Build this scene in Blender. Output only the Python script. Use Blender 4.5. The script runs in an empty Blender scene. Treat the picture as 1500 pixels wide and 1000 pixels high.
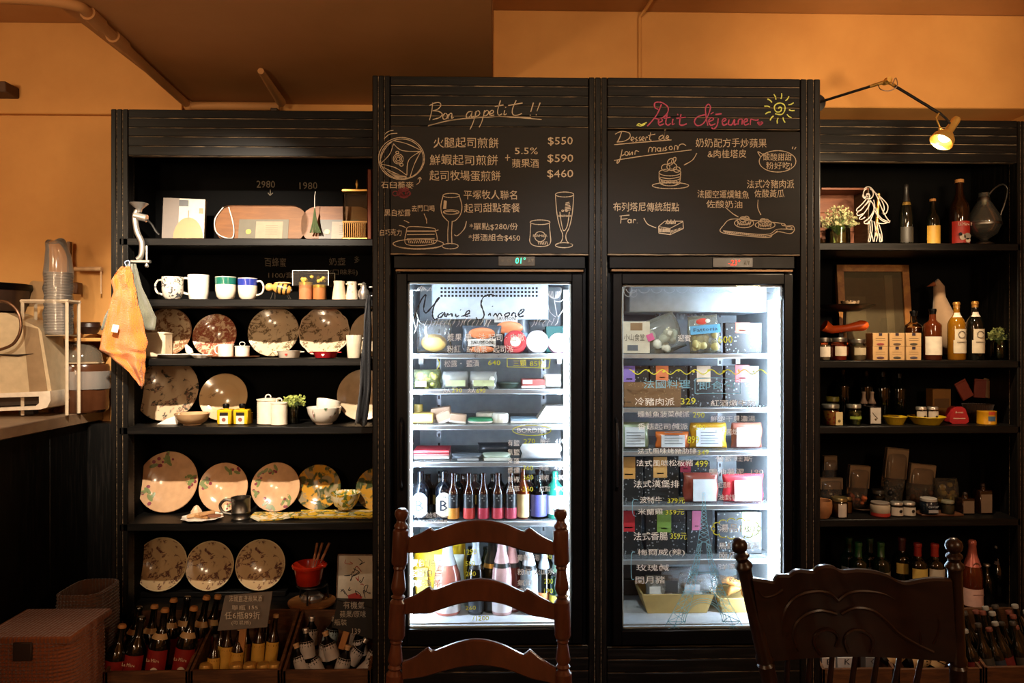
import bpy, bmesh, math, random
from mathutils import Vector, Matrix, noise
random.seed(7)
S = bpy.context.scene; COL = S.collection
F = 1083.0; YAW = math.radians(1.4); CAM = Vector((0, -2.6, 1.35))
FW = Vector((math.sin(YAW), math.cos(YAW), 0)); RT = Vector((math.cos(YAW), -math.sin(YAW), 0)); UP = Vector((0, 0, 1))
# ---------- camera, world, lights, exposure ----------
cd = bpy.data.cameras.new('camera'); cd.lens = 26; cd.sensor_width = 36; cd.clip_start = .05
cam = bpy.data.objects.new('camera', cd); COL.objects.link(cam); cam.location = CAM; cam.rotation_euler = (math.pi / 2, 0, -YAW)
S.camera = cam
w = bpy.data.worlds.new('world'); S.world = w; w.use_nodes = True
w.node_tree.nodes['Background'].inputs[0].default_value = (1, .62, .32, 1); w.node_tree.nodes['Background'].inputs[1].default_value = .02
S.view_settings.view_transform = 'Standard'; S.view_settings.look = 'None'; S.view_settings.exposure = 0; S.view_settings.gamma = 1
S.view_settings.use_curve_mapping = False
S.cycles.max_bounces = 8; S.cycles.transparent_max_bounces = 24; S.cycles.sample_clamp_indirect = 4
S.cycles.use_denoising = True; S.cycles.caustics_reflective = False; S.cycles.caustics_refractive = False

def light(name, kind, loc, aim, power, col, **k):
    l = bpy.data.lights.new(name, kind); l.energy = power; l.color = col
    for a, b in k.items(): setattr(l, a, b)
    o = bpy.data.objects.new(name, l); COL.objects.link(o); o.location = loc
    o.rotation_euler = (Vector(aim) - Vector(loc)).to_track_quat('-Z', 'Y').to_euler()
    return o
WARM = (1, .74, .47)
light('shelf_spot', 'SPOT', (-1.0, -.92, 2.38), (-1.05, .5, 1.42), 380, (1, .86, .68), spot_size=math.radians(52), spot_blend=.75, shadow_soft_size=.018)
light('pendant_light', 'POINT', (-2.0, -3.0, 1.9), (0, 0, 0), 42, WARM, shadow_soft_size=.15)  # three unseen points added as warm ambient fill, no fixtures behind them
light('pendant_light', 'POINT', (1.95, -3.0, 1.9), (0, 0, 0), 42, WARM, shadow_soft_size=.15)
light('pendant_light', 'POINT', (-1.0, -2.2, 1.0), (0, 0, 0), 5, WARM, shadow_soft_size=.25)
light('uplight', 'SPOT', (-1.3, -2.9, 1.6), (-.9, -.3, 2.5), 72, WARM, spot_size=math.radians(110), spot_blend=1, shadow_soft_size=.12)  # two unseen spots added to lift the lowered ceiling and upper walls
light('uplight', 'SPOT', (2.05, -2.9, 2.2), (1.0, .3, 2.6), 72, WARM, spot_size=math.radians(100), spot_blend=1, shadow_soft_size=.12)
light('door_fill', 'SPOT', (.3, -1.9, 2.5), (.38, 0, 1.12), 200, (.98, .97, .95), spot_size=math.radians(44), spot_blend=1, shadow_soft_size=.05)  # unseen spot added so the writing on the glass doors reads brighter
light('wall_washer', 'SPOT', (1.5, -1.0, 1.9), (1.62, .6, 2.42), 88, (1, .74, .44), spot_size=math.radians(60), spot_blend=1, shadow_soft_size=.1)  # three unseen spots added to brighten the back wall
light('wall_washer', 'SPOT', (.1, -1.9, 2.3), (.55, .6, 2.6), 40, (1, .74, .44), spot_size=math.radians(75), spot_blend=1, shadow_soft_size=.1)
light('wall_washer', 'SPOT', (-2.2, -1.1, 2.2), (-2.1, .7, 1.9), 42, (1, .77, .48), spot_size=math.radians(100), spot_blend=1, shadow_soft_size=.1)
light('board_spot', 'SPOT', (1.3, -2.2, 2.5), (.75, 0, 1.95), 24, (1, .8, .6), spot_size=math.radians(40), spot_blend=1, shadow_soft_size=.05)
light('counter_spot', 'SPOT', (-1.35, -1.5, 2.25), (-2.05, .4, 1.2), 110, (1, .86, .66), spot_size=math.radians(34), spot_blend=.8, shadow_soft_size=.03)

# ---------- mapping pixels to planes ----------
def ray(px, py): return FW + RT * ((px - 750) / F) + UP * ((500 - py) / F)
def P(px, py, Y):
    d = ray(px, py); return CAM + d * ((Y - CAM.y) / d.y)
def PZ(px, py, z):
    d = ray(px, py); return CAM + d * ((z - CAM.z) / d.z)
def SC(px, Y): return (Y - CAM.y) / ray(px, 500).y / F
def X(px, Y): return P(px, 500, Y).x
def Z(px, py, Y): return P(px, py, Y).z

# ---------- mesh builder ----------
class MB:
    def __init__(s): s.v = []; s.f = []
    def add(s, vs, fs, M=None):
        n = len(s.v)
        s.v += [(M @ Vector(p)) if M else Vector(p) for p in vs]
        s.f += [tuple(i + n for i in f) for f in fs]; return s
    def box(s, x0, x1, y0, y1, z0, z1, b=0, M=None):
        c = Vector(((x0 + x1) / 2, (y0 + y1) / 2, (z0 + z1) / 2)); h = (abs(x1 - x0) / 2, abs(y1 - y0) / 2, abs(z1 - z0) / 2)
        b = min(b, *(k * .45 for k in h))
        if b <= 0:
            vs = [c + Vector((sx * h[0], sy * h[1], sz * h[2])) for sx in (-1, 1) for sy in (-1, 1) for sz in (-1, 1)]
            return s.add(vs, [(0, 1, 3, 2), (4, 6, 7, 5), (0, 4, 5, 1), (2, 3, 7, 6), (0, 2, 6, 4), (1, 5, 7, 3)], M)
        vs = []; sg = [(sx, sy, sz) for sx in (-1, 1) for sy in (-1, 1) for sz in (-1, 1)]
        for g in sg:
            for a in range(3):
                vs.append(c + Vector([g[k] * (h[k] - (0 if k == a else b)) for k in range(3)]))
        idx = {g: i for i, g in enumerate(sg)}; fs = []
        def face(q):
            n = (vs[q[1]] - vs[q[0]]).cross(vs[q[2]] - vs[q[0]]); m = sum((vs[i] for i in q), Vector()) / len(q) - c
            fs.append(tuple(q) if n.dot(m) > 0 else tuple(reversed(q)))
        for a in range(3):
            o = [k for k in range(3) if k != a]
            for sn in (-1, 1):
                q = []
                for (p, r) in ((-1, -1), (1, -1), (1, 1), (-1, 1)):
                    g = [0] * 3; g[a] = sn; g[o[0]] = p; g[o[1]] = r; q.append(idx[tuple(g)] * 3 + a)
                face(q)
            for p in (-1, 1):
                for r in (-1, 1):
                    g0 = [0] * 3; g0[o[0]] = p; g0[o[1]] = r; g1 = g0[:]; g0[a] = -1; g1[a] = 1
                    i0, i1 = idx[tuple(g0)] * 3, idx[tuple(g1)] * 3
                    face([i0 + o[0], i1 + o[0], i1 + o[1], i0 + o[1]])
        for i in range(8): face([i * 3, i * 3 + 1, i * 3 + 2])
        return s.add(vs, fs, M)
    def lathe(s, prof, n=20, M=None, rf=None):
        vs = []; fs = []; rows = []
        for (r, z) in prof:
            if r < 1e-6: rows.append([len(vs)]); vs.append((0, 0, z))
            else:
                rows.append(list(range(len(vs), len(vs) + n)))
                for k in range(n):
                    a = 2 * math.pi * k / n; q = r * (rf(a, r) if rf else 1); vs.append((q * math.cos(a), q * math.sin(a), z))
        for A, B in zip(rows, rows[1:]):
            for k in range(n):
                j = (k + 1) % n
                if len(A) == 1 and len(B) == 1: break
                if len(A) == 1: fs.append((A[0], B[j], B[k]))
                elif len(B) == 1: fs.append((A[k], A[j], B[0]))
                else: fs.append((A[k], A[j], B[j], B[k]))
        return s.add(vs, fs, M)
    def tube(s, pts, r, n=8, M=None, closed=False):
        pts = [Vector(p) for p in pts]; m = len(pts); rr = r if isinstance(r, (list, tuple)) else [r] * m
        vs = []; fs = []; up = None
        for i, p in enumerate(pts):
            t = (pts[(i + 1) % m] - pts[i - 1]) if closed else (pts[min(i + 1, m - 1)] - pts[max(i - 1, 0)])
            t.normalize()
            if up is None: up = Vector((0, 0, 1)) if abs(t.z) < .9 else Vector((0, 1, 0))
            a = t.cross(up)
            if a.length < 1e-4: a = t.cross(Vector((1, 0, .3)))
            a.normalize(); b = a.cross(t); up = b
            for k in range(n):
                g = 2 * math.pi * k / n; vs.append(p + (a * math.cos(g) + b * math.sin(g)) * rr[i])
        for i in range(m if closed else m - 1):
            for k in range(n):
                j = (k + 1) % n; i2 = (i + 1) % m
                fs.append((i * n + k, i * n + j, i2 * n + j, i2 * n + k))
        if not closed: fs += [tuple(reversed(range(n))), tuple(range((m - 1) * n, m * n))]
        return s.add(vs, fs, M)
    def sph(s, c, r, n=12, M=None):
        r = r if isinstance(r, (list, tuple)) else (r, r, r); k = max(4, n // 2)
        T = Matrix.Translation(c) @ Matrix.Diagonal((*r, 1))
        return s.lathe([(math.sin(math.pi * i / k) if 0 < i < k else 0, -math.cos(math.pi * i / k)) for i in range(k + 1)], n, (M @ T) if M else T)
    def prism(s, pts, y0, y1, M=None):            # outline in (x, z), extruded along y
        n = len(pts); vs = [(x, y0, z) for x, z in pts] + [(x, y1, z) for x, z in pts]
        fs = [tuple(range(n)), tuple(reversed(range(n, 2 * n)))] + [(i, i + n, (i + 1) % n + n, (i + 1) % n) for i in range(n)]
        return s.add(vs, fs, M)
    def loft(s, rows, M=None, closed=True):         # rows of equal point counts
        n = len(rows[0]); vs = [p for r in rows for p in r]; fs = []
        for i in range(len(rows) - 1):
            for k in range(n if closed else n - 1):
                j = (k + 1) % n; fs.append((i * n + k, i * n + j, i * n + n + j, i * n + n + k))
        return s.add(vs, fs, M)
    def mesh(s, name, mt, ang=40, fix=True):
        me = bpy.data.meshes.new(name); me.from_pydata([tuple(v) for v in s.v], [], s.f)
        if fix:
            b = bmesh.new(); b.from_mesh(me); bmesh.ops.recalc_face_normals(b, faces=b.faces); b.to_mesh(me); b.free()
        me.shade_smooth(); me.set_sharp_from_angle(angle=math.radians(ang)); me.materials.append(mt); return me

def T(x=0, y=0, z=0): return Matrix.Translation((x, y, z))
def R(a, ax='X'): return Matrix.Rotation(math.radians(a), 4, ax)
def tag(o, label=None, cat=None, group=None, kind=None):
    if label: o['label'] = label
    if cat: o['category'] = cat
    if group: o['group'] = group
    if kind: o['kind'] = kind
    return o
def thing(name, label, cat, loc=(0, 0, 0), rot=(0, 0, 0), group=None):
    o = bpy.data.objects.new(name, None); COL.objects.link(o); o.location = loc
    o.rotation_euler = [math.radians(a) for a in rot]; o.empty_display_size = .05
    return tag(o, label, cat, group)
def link(name, me, parent=None, loc=(0, 0, 0), rot=(0, 0, 0), label=None):
    o = bpy.data.objects.new(name, me); COL.objects.link(o); o.location = loc; o.rotation_euler = [math.radians(a) for a in rot]
    if parent: o.parent = parent
    if label: o['label'] = label
    return o
def part(name, mb, mt, parent=None, label=None, world=False, ang=40, fix=True, loc=(0, 0, 0)):
    o = link(name, mb.mesh(name, mt, ang, fix), parent, loc, label=label)
    if world:
        q = parent; off = Vector()
        while q: off += q.location; q = q.parent
        o.location = -off
    return o
def struct(name, mb, mt, parent=None):
    o = part(name, mb, mt, parent)
    if not parent: o['kind'] = 'structure'
    return o
MC = {}
def cached(key, fn):
    if key not in MC: MC[key] = fn()
    return MC[key]

# ---------- materials ----------
def L(c):
    if isinstance(c, str): c = tuple(int(c[i:i + 2], 16) for i in (0, 2, 4))
    return tuple((k / 255 / 12.92 if k <= 10 else ((k / 255 + .055) / 1.055) ** 2.4) for k in c) + (1,)
MATS = {}
def mat(c, rough=.5, metal=0, emis=0, spec=.5, coat=0, sheen=0, tl=0):
    key = (c, rough, metal, emis, spec, coat, sheen, tl)
    if key in MATS: return MATS[key]
    m = bpy.data.materials.new('m_%s' % (c,)); m.use_nodes = True; nt = m.node_tree; b = nt.nodes['Principled BSDF']
    b.inputs['Base Color'].default_value = L(c); b.inputs['Roughness'].default_value = rough; b.inputs['Metallic'].default_value = metal
    b.inputs['Specular IOR Level'].default_value = spec; b.inputs['Coat Weight'].default_value = coat; b.inputs['Sheen Weight'].default_value = sheen
    if emis: b.inputs['Emission Color'].default_value = L(c); b.inputs['Emission Strength'].default_value = emis
    else:
        g = Nd(nt); tc = g('TexCoord'); n = g('TexNoise', Scale=35, Detail=3); g.l(tc, 'Object', n, 'Vector')
        mx = g('Mix', data_type='RGBA'); mx.blend_type = 'MULTIPLY'; mx.inputs[0].default_value = .22; mx.inputs[6].default_value = L(c)
        nt.links.new(n.outputs['Color'], mx.inputs[7]); 
        hs = g('HueSaturation'); hs.inputs['Saturation'].default_value = 1; hs.inputs['Value'].default_value = 1.12
        nt.links.new(mx.outputs[2], hs.inputs['Color']); r2 = g('MapRange'); nt.links.new(n.outputs['Fac'], r2.inputs[0])
        r2.inputs[3].default_value = max(0, rough - .06); r2.inputs[4].default_value = min(1, rough + .06)
        nt.links.new(r2.outputs[0], b.inputs['Roughness']); mx.inputs[0].default_value = 0
        cr = g('MapRange'); nt.links.new(n.outputs['Fac'], cr.inputs[0]); cr.inputs[1].default_value = .3; cr.inputs[2].default_value = .7
        cr.inputs[3].default_value = .9; cr.inputs[4].default_value = 1.08; nt.links.new(cr.outputs[0], hs.inputs['Value'])
        nt.links.new(hs.outputs[0], b.inputs['Base Color'])
    if tl:
        t = nt.nodes.new('ShaderNodeBsdfTranslucent'); t.inputs[0].default_value = L(c); x = nt.nodes.new('ShaderNodeMixShader'); x.inputs[0].default_value = tl
        nt.links.new(b.outputs[0], x.inputs[1]); nt.links.new(t.outputs[0], x.inputs[2]); nt.links.new(x.outputs[0], nt.nodes['Material Output'].inputs[0])
    MATS[key] = m; return m
class Nd:
    def __init__(s, nt): s.nt = nt
    def __call__(s, t, data_type=None, **k):
        n = s.nt.nodes.new('ShaderNode' + t)
        if data_type: n.data_type = data_type
        for a, b in k.items(): n.inputs[a].default_value = b
        return n
    def l(s, a, ao, b, bi): s.nt.links.new(a.outputs[ao], b.inputs[bi])
def ramp(g, stops, interp='LINEAR'):
    r = g('ValToRGB'); e = r.color_ramp; e.interpolation = interp
    while len(e.elements) < len(stops): e.elements.new(.5)
    for k, (p, c) in enumerate(stops): e.elements[k].position = p; e.elements[k].color = L(c)
    return r
def glass(c='ffffff', rough=.03, ior=1.45, opac=0):
    key = ('glass', c, rough, ior, opac)
    if key in MATS: return MATS[key]
    m = bpy.data.materials.new('glass'); m.use_nodes = True; nt = m.node_tree; nt.nodes.remove(nt.nodes['Principled BSDF']); g = Nd(nt)
    t = g('BsdfTransparent'); t.inputs[0].default_value = L(c); q = g('BsdfAnisotropic'); q.inputs['Roughness'].default_value = rough
    fr = g('Fresnel', IOR=ior); x = g('MixShader'); g.l(fr, 0, x, 0); g.l(t, 0, x, 1); g.l(q, 0, x, 2); last = x
    if opac:
        d = g('BsdfDiffuse'); d.inputs[0].default_value = L(c); y = g('MixShader'); y.inputs[0].default_value = opac; g.l(x, 0, y, 1); g.l(d, 0, y, 2); last = y
    g.l(last, 0, nt.nodes['Material Output'], 0); MATS[key] = m; return m
def wood(dark, light, scale=(1, 18, 18), rough=.45, thr=(.45, .75), bump=.15, mul=4, spec=.4):
    key = ('wood', dark, light, scale, rough, thr, mul)
    if key in MATS: return MATS[key]
    m = bpy.data.materials.new('wood'); m.use_nodes = True; nt = m.node_tree; g = Nd(nt); b = nt.nodes['Principled BSDF']
    tc = g('TexCoord'); mp = g('Mapping'); mp.inputs['Scale'].default_value = scale; g.l(tc, 'Object', mp, 0)
    n = g('TexNoise', Scale=mul, Detail=6, Roughness=.65, Distortion=.3); g.l(mp, 0, n, 'Vector')
    r = ramp(g, [(thr[0], dark), (thr[1], light)]); g.l(n, 'Fac', r, 0); g.l(r, 0, b, 'Base Color'); b.inputs['Roughness'].default_value = rough; b.inputs['Specular IOR Level'].default_value = spec
    bp = g('Bump', Strength=bump, Distance=.002); g.l(n, 'Fac', bp, 'Height'); g.l(bp, 0, b, 'Normal'); MATS[key] = m; return m
def blotch(base, c1, c2, s1=22, s2=60, t1=.55, t2=.6, rough=.15, ring=None):
    """glazed ceramic printed with a sprigged pattern"""
    key = ('bl', base, c1, c2, s1, s2, t1, t2)
    if key in MATS: return MATS[key]
    m = bpy.data.materials.new('glazed_print'); m.use_nodes = True; nt = m.node_tree; g = Nd(nt); b = nt.nodes['Principled BSDF']
    tc = g('TexCoord'); n1 = g('TexNoise', Scale=s1, Detail=2, Distortion=1.2); n2 = g('TexNoise', Scale=s2, Detail=4, Distortion=2)
    n3 = g('TexNoise', Scale=s2 * 1.7, Detail=2)
    for n in (n1, n2, n3): g.l(tc, 'Object', n, 'Vector')
    r1 = ramp(g, [(t1 - .02, '000000'), (t1 + .05, 'ffffff')]); g.l(n1, 'Fac', r1, 0); r2 = ramp(g, [(t2 - .12, '000000'), (t2 - .04, 'ffffff')]); g.l(n2, 'Fac', r2, 0)
    mu = g('Math'); mu.operation = 'MULTIPLY'; g.l(r1, 0, mu, 0); g.l(r2, 0, mu, 1)
    cc = g('Mix', data_type='RGBA'); cc.inputs[6].default_value = L(c1); cc.inputs[7].default_value = L(c2); r3 = ramp(g, [(.48, '000000'), (.54, 'ffffff')])
    g.l(n3, 'Fac', r3, 0); g.l(r3, 0, cc, 0)
    mx = g('Mix', data_type='RGBA'); mx.inputs[6].default_value = L(base); g.l(mu, 0, mx, 0); nt.links.new(cc.outputs[2], mx.inputs[7])
    nt.links.new(mx.outputs[2], b.inputs['Base Color']); b.inputs['Roughness'].default_value = rough; b.inputs['Coat Weight'].default_value = .3
    MATS[key] = m; return m
def fabric(c, scale=300, rough=.9, s=.6):
    key = ('fab', c, scale)
    if key in MATS: return MATS[key]
    m = bpy.data.materials.new('fabric'); m.use_nodes = True; nt = m.node_tree; g = Nd(nt); b = nt.nodes['Principled BSDF']
    tc = g('TexCoord'); v = g('TexVoronoi', Scale=scale); g.l(tc, 'Object', v, 'Vector'); wv = g('TexWave', Scale=scale * .35, Distortion=2); g.l(tc, 'Object', wv, 'Vector')
    b.inputs['Base Color'].default_value = L(c); b.inputs['Roughness'].default_value = rough; b.inputs['Sheen Weight'].default_value = .3
    a = g('Math'); a.operation = 'ADD'; g.l(v, 'Distance', a, 0); g.l(wv, 'Fac', a, 1)
    bp = g('Bump', Strength=s, Distance=.002); g.l(a, 0, bp, 'Height'); g.l(bp, 0, b, 'Normal'); MATS[key] = m; return m
def speckle(base, dot, scale=90, t=.12, rough=.5):
    key = ('spk', base, dot, scale, t)
    if key in MATS: return MATS[key]
    m = bpy.data.materials.new('speckled_card'); m.use_nodes = True; nt = m.node_tree; g = Nd(nt); b = nt.nodes['Principled BSDF']
    tc = g('TexCoord'); v = g('TexVoronoi', Scale=scale); g.l(tc, 'Object', v, 'Vector'); r = ramp(g, [(t, dot), (t + .05, base)]); g.l(v, 'Distance', r, 0)
    g.l(r, 0, b, 'Base Color'); b.inputs['Roughness'].default_value = rough; MATS[key] = m; return m
BLACK = wood('0a0908', '221e1b', (1.2, 22, 22), .45, (.5, .8), .2, spec=.2)
BLACKV = wood('0a0908', '28231f', (22, 22, 1.2), .45, (.5, .8), .2, spec=.2)
SCUFF = wood('14110f', 'a38c6c', (3, 40, 40), .6, (.42, .66), .2)
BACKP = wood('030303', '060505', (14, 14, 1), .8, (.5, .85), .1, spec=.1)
BOARD = wood('110f0d', '1c1815', (1.5, 2, 5), .75, (.35, .75), .03, 2)
CHALK = mat('b9a88f', .95); CHALKY = mat('d6e070', .95); PINK = mat('b04c68', .95); DIMCHALK = mat('6b6153', .95); REDCHALK = mat('6a2c30', .95); BLUECH = mat('9fb4c0', .95)
GW = mat('fffff8', .8, tl=.45); GY = mat('f2f650', .8, tl=.45); GB = mat('90cfe6', .8, tl=.45); GK = mat('08090c', .6)
GD = glass('d8dde0', .05)
WHITE = mat('efe8da', .2, coat=.3); CREAM = mat('e4d6ba', .35); KRAFT = mat('9a7850', .8); PAPER = mat('d9cfbc', .8); BRASS = mat('dcae5c', .34, .85); STEEL = mat('c8c4bc', .34, .85); PEWTER = mat('77726a', .38, 1)
DKGLASS = mat('0a0c08', .06, coat=.5); BRGLASS = mat('1d0d05', .06, coat=.5); GRGLASS = mat('0c1a10', .06, coat=.5)
RED = mat('b3261c', .4); ORANGE = mat('dd5a1c', .4); GOLDL = mat('c79a3c', .5); DARK = mat('0c0b0b', .4); BLACKPL = mat('040405', .36, spec=.15)
CLEAR = glass('eef2f0'); AMBER = glass('b06a20', .03); FILM = glass('f4f4f4', .08, 1.6, .06)

# ---------- writing and drawing on flat surfaces ----------
def text(s, x0, x1, yc, h, Y, mt, parent, tr=(0, 0, 1), name='lettering', wob=.03, off=0, shear=0, z_off=0):
    """write s so that it spans pixels x0..x1 centred on row yc with glyph height h, on plane Y"""
    ox, oy, k = tr; x0 = ox + x0 / k; x1 = ox + x1 / k; yc = oy + yc / k; h /= k
    c = bpy.data.curves.new('t', 'FONT'); c.body = s; c.resolution_u = 2; c.shear = shear; c.offset = .003 if name == 'painted_lettering' else off; c.size = 1
    o = bpy.data.objects.new('t', c); COL.objects.link(o); bpy.context.view_layer.update()
    me = bpy.data.meshes.new_from_object(o.evaluated_get(bpy.context.evaluated_depsgraph_get())); bpy.data.objects.remove(o); bpy.data.curves.remove(c)
    if not me.vertices: return None
    xs = [v.co.x for v in me.vertices]; ys = [v.co.y for v in me.vertices]
    a, b, lo, hi = min(xs), max(xs), min(ys), max(ys); W = X(x1, Y) - X(x0, Y); H = h * SC((x0 + x1) / 2, Y); A = X(x0, Y); zc = Z((x0 + x1) / 2, yc, Y) - H / 2
    sd = random.uniform(0, 99)
    for v in me.vertices:
        u = (v.co.x - a) / (b - a); t = (v.co.y - lo) / (hi - lo); q = u * W / H
        du = noise.noise(Vector((q * 2.3, t * 2.3, sd))) * wob * 1.6; dt = noise.noise(Vector((q * 2.1, t * 2.1, sd + 9))) * wob * 1.6 + noise.noise(Vector((q * .8, 0, sd))) * wob * 2.5
        v.co = (A + u * W + du * H, Y + z_off, zc + (t + dt) * H)
    me.materials.append(mt); me.name = name; ob = link(name, me, parent)
    off = Vector(); q = parent
    while q: off += q.location; q = q.parent
    ob.location = -off; return ob
def smooth(p, k=5):
    if len(p) < 3: return p
    o = []; p2 = [p[0]] + list(p) + [p[-1]]
    for i in range(1, len(p2) - 2):
        a, b, c, d = (Vector(q) for q in p2[i - 1:i + 3])
        for j in range(k):
            t = j / k; o.append(.5 * ((2 * b) + (c - a) * t + (2 * a - 5 * b + 4 * c - d) * t * t + (3 * b - a - 3 * c + d) * t ** 3))
    o.append(Vector(p[-1])); return o
def ell(cx, cy, rx, ry, a0=0, a1=360, n=20, rot=0):
    r = math.radians(rot); o = []
    for i in range(n + 1):
        a = math.radians(a0 + (a1 - a0) * i / n); x, y = rx * math.cos(a), ry * math.sin(a); o.append((cx + x * math.cos(r) - y * math.sin(r), cy + x * math.sin(r) + y * math.cos(r)))
    return o
def strokes(lines, wpx, Y, mt, parent, tr=(0, 0, 1), name='drawing', var=.3):
    ox, oy, k = tr; mb = MB()
    if name in ('chalk_drawing', 'painted_frame', 'painted_flowers'):
        bb = [[min(x for x, y in l), min(y for x, y in l), max(x for x, y in l), max(y for x, y in l), [l]] for l in lines]; g = 6 * k if k > 1 else 4; ch = True
        while ch:
            ch = False
            for i in range(len(bb)):
                for j in range(i + 1, len(bb)):
                    a, b = bb[i], bb[j]
                    if a[0] - g < b[2] and b[0] - g < a[2] and a[1] - g < b[3] and b[1] - g < a[3]:
                        bb[i] = [min(a[0], b[0]), min(a[1], b[1]), max(a[2], b[2]), max(a[3], b[3]), a[4] + b[4]]; del bb[j]; ch = True; break
                if ch: break
        for q in bb: o = strokes(q[4], wpx, Y, mt, parent, tr, name + '_', var)
        return o
    name = name.rstrip('_')
    for ln in lines:
        pts = smooth([(ox + x / k, oy + y / k) for x, y in ln]); m = len(pts)
        if m < 2: continue
        L_, R_ = [], []
        for i in range(m):
            t = Vector(pts[min(i + 1, m - 1)]) - Vector(pts[max(i - 1, 0)])
            if t.length < 1e-6: t = Vector((1, 0))
            t.normalize(); n = Vector((-t.y, t.x)) * (wpx / 2 * (1 + random.uniform(-var, var)))
            p = Vector(pts[i]); L_.append(P(*(p + n), Y)); R_.append(P(*(p - n), Y))
        mb.add(L_ + R_, [(i, i + 1, m + i + 1, m + i) for i in range(m - 1)])
    me = mb.mesh(name, mt, fix=False); o = link(name, me, parent); off = Vector(); q = parent
    while q: off += q.location; q = q.parent
    o.location = -off; return o
# ================= ROOM =================
def wallmat(c1, c2):
    m = bpy.data.materials.new('plaster'); m.use_nodes = True; nt = m.node_tree; g = Nd(nt); b = nt.nodes['Principled BSDF']
    tc = g('TexCoord'); n = g('TexNoise', Scale=1.6, Detail=8, Roughness=.6); g.l(tc, 'Object', n, 'Vector'); r = ramp(g, [(.35, c1), (.68, c2)]); g.l(n, 'Fac', r, 0)
    g.l(r, 0, b, 'Base Color'); b.inputs['Roughness'].default_value = .75
    n2 = g('TexNoise', Scale=60, Detail=6); g.l(tc, 'Object', n2, 'Vector'); bp = g('Bump', Strength=.12, Distance=.003); g.l(n2, 'Fac', bp, 'Height'); g.l(bp, 0, b, 'Normal'); return m
OCHRE = wallmat('b98040', 'cf9650'); TAN = wallmat('a8753f', 'b98550')
CZ = 2.74; BW = .7; WR = X(1474, BW); WL = -2.75; RB = -4.2
zb = 1.35 + 342 * SC(1300, .5)
struct('wall_back', MB().box(WL - .1, WR + .1, BW, BW + .1, 0, CZ + .1), OCHRE)
struct('wall_left', MB().box(WL - .1, WL, RB, BW, 0, CZ + .1), OCHRE)
struct('wall_right', MB().box(WR, WR + .1, RB, BW, 0, CZ + .1), OCHRE)
struct('wall_front', MB().box(WL - .1, WR + .1, RB - .1, RB, 0, CZ + .1), OCHRE)
struct('floor', MB().box(WL - .1, WR + .1, RB - .1, BW + .1, -.06, 0), wood('2a1a10', '4a3020', (1, 8, 8), .4))
struct('ceiling', MB().box(WL - .1, WR + .1, RB - .1, BW + .1, CZ, CZ + .1), TAN)
xs0 = PZ(275, 155, 2.4).x; xs1 = X(722, .1)
struct('trim_1', MB().box(xs1, WR, .5, BW, zb, CZ, .004), OCHRE)              # beam over the wall on the right
struct('trim_2', MB().box(WL, xs0, .67, BW, zb, CZ, .004), OCHRE)
struct('trim_3', MB().box(xs0, xs1, RB, BW, 2.40, CZ, .004), TAN)             # lowered ceiling
# pipes along the lowered ceiling
pa = thing('ceiling_pipe', 'tan painted pipe running down the left edge of the lowered ceiling', 'pipe')
pts = [PZ(-25, -4, 2.385), PZ(60, 0, 2.385), PZ(110, 8, 2.385), PZ(128, 18, 2.385), PZ(165, 52, 2.385), PZ(220, 104, 2.385), PZ(262, 142, 2.385), PZ(277, 155, 2.38)]
part('pipe', MB().tube(smooth(pts, 4), .017, 12), TAN, pa)
for q in (pts[3], pts[4]):
    part('coupling', MB().tube([q, q + (pts[5] - pts[4]).normalized() * .09], .024, 12), TAN, pa)
pb = thing('ceiling_pipe', 'short horizontal tan pipe along the wall just above the left shelf cabinet', 'pipe')
a, b = P(277, 154, .66), P(410, 143, .66); a.z = b.z = 2.378
part('pipe', MB().tube([a, b], .018, 12), TAN, pb); part('elbow', MB().sph(a, .024, 12), TAN, pb)
part('bracket', MB().box(b.x - .03, b.x, .62, .68, 2.25, 2.36, .003), mat('3a2a1c', .7), pb)
pc = thing('ceiling_pipe', 'short tan pipe stub sticking forward under the lowered ceiling', 'pipe')
a, b = PZ(382, 104, 2.383), PZ(412, 150, 2.38); part('pipe', MB().tube([a, b], [.012, .02], 12), TAN, pc)
pd = thing('wall_conduit', 'thin ochre painted conduit running up the wall above the freezer', 'conduit')
xx = X(937, .49); part('pipe', MB().tube([(xx, .493, 2.2), (xx, .493, CZ - .03), (xx + .02, .46, CZ - .008), (xx + .04, .2, CZ - .008), (xx + .06, -1, CZ - .008)], .007, 8), OCHRE, pd)
pe = thing('wall_bracket', 'dark wooden bracket high on the left wall', 'bracket')
part('arm', MB().box(X(-60, .6), X(13, .6), .58, .70, Z(0, 137, .6), Z(0, 121, .6), .004), mat('4a2f1a', .7), pe)
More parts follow.
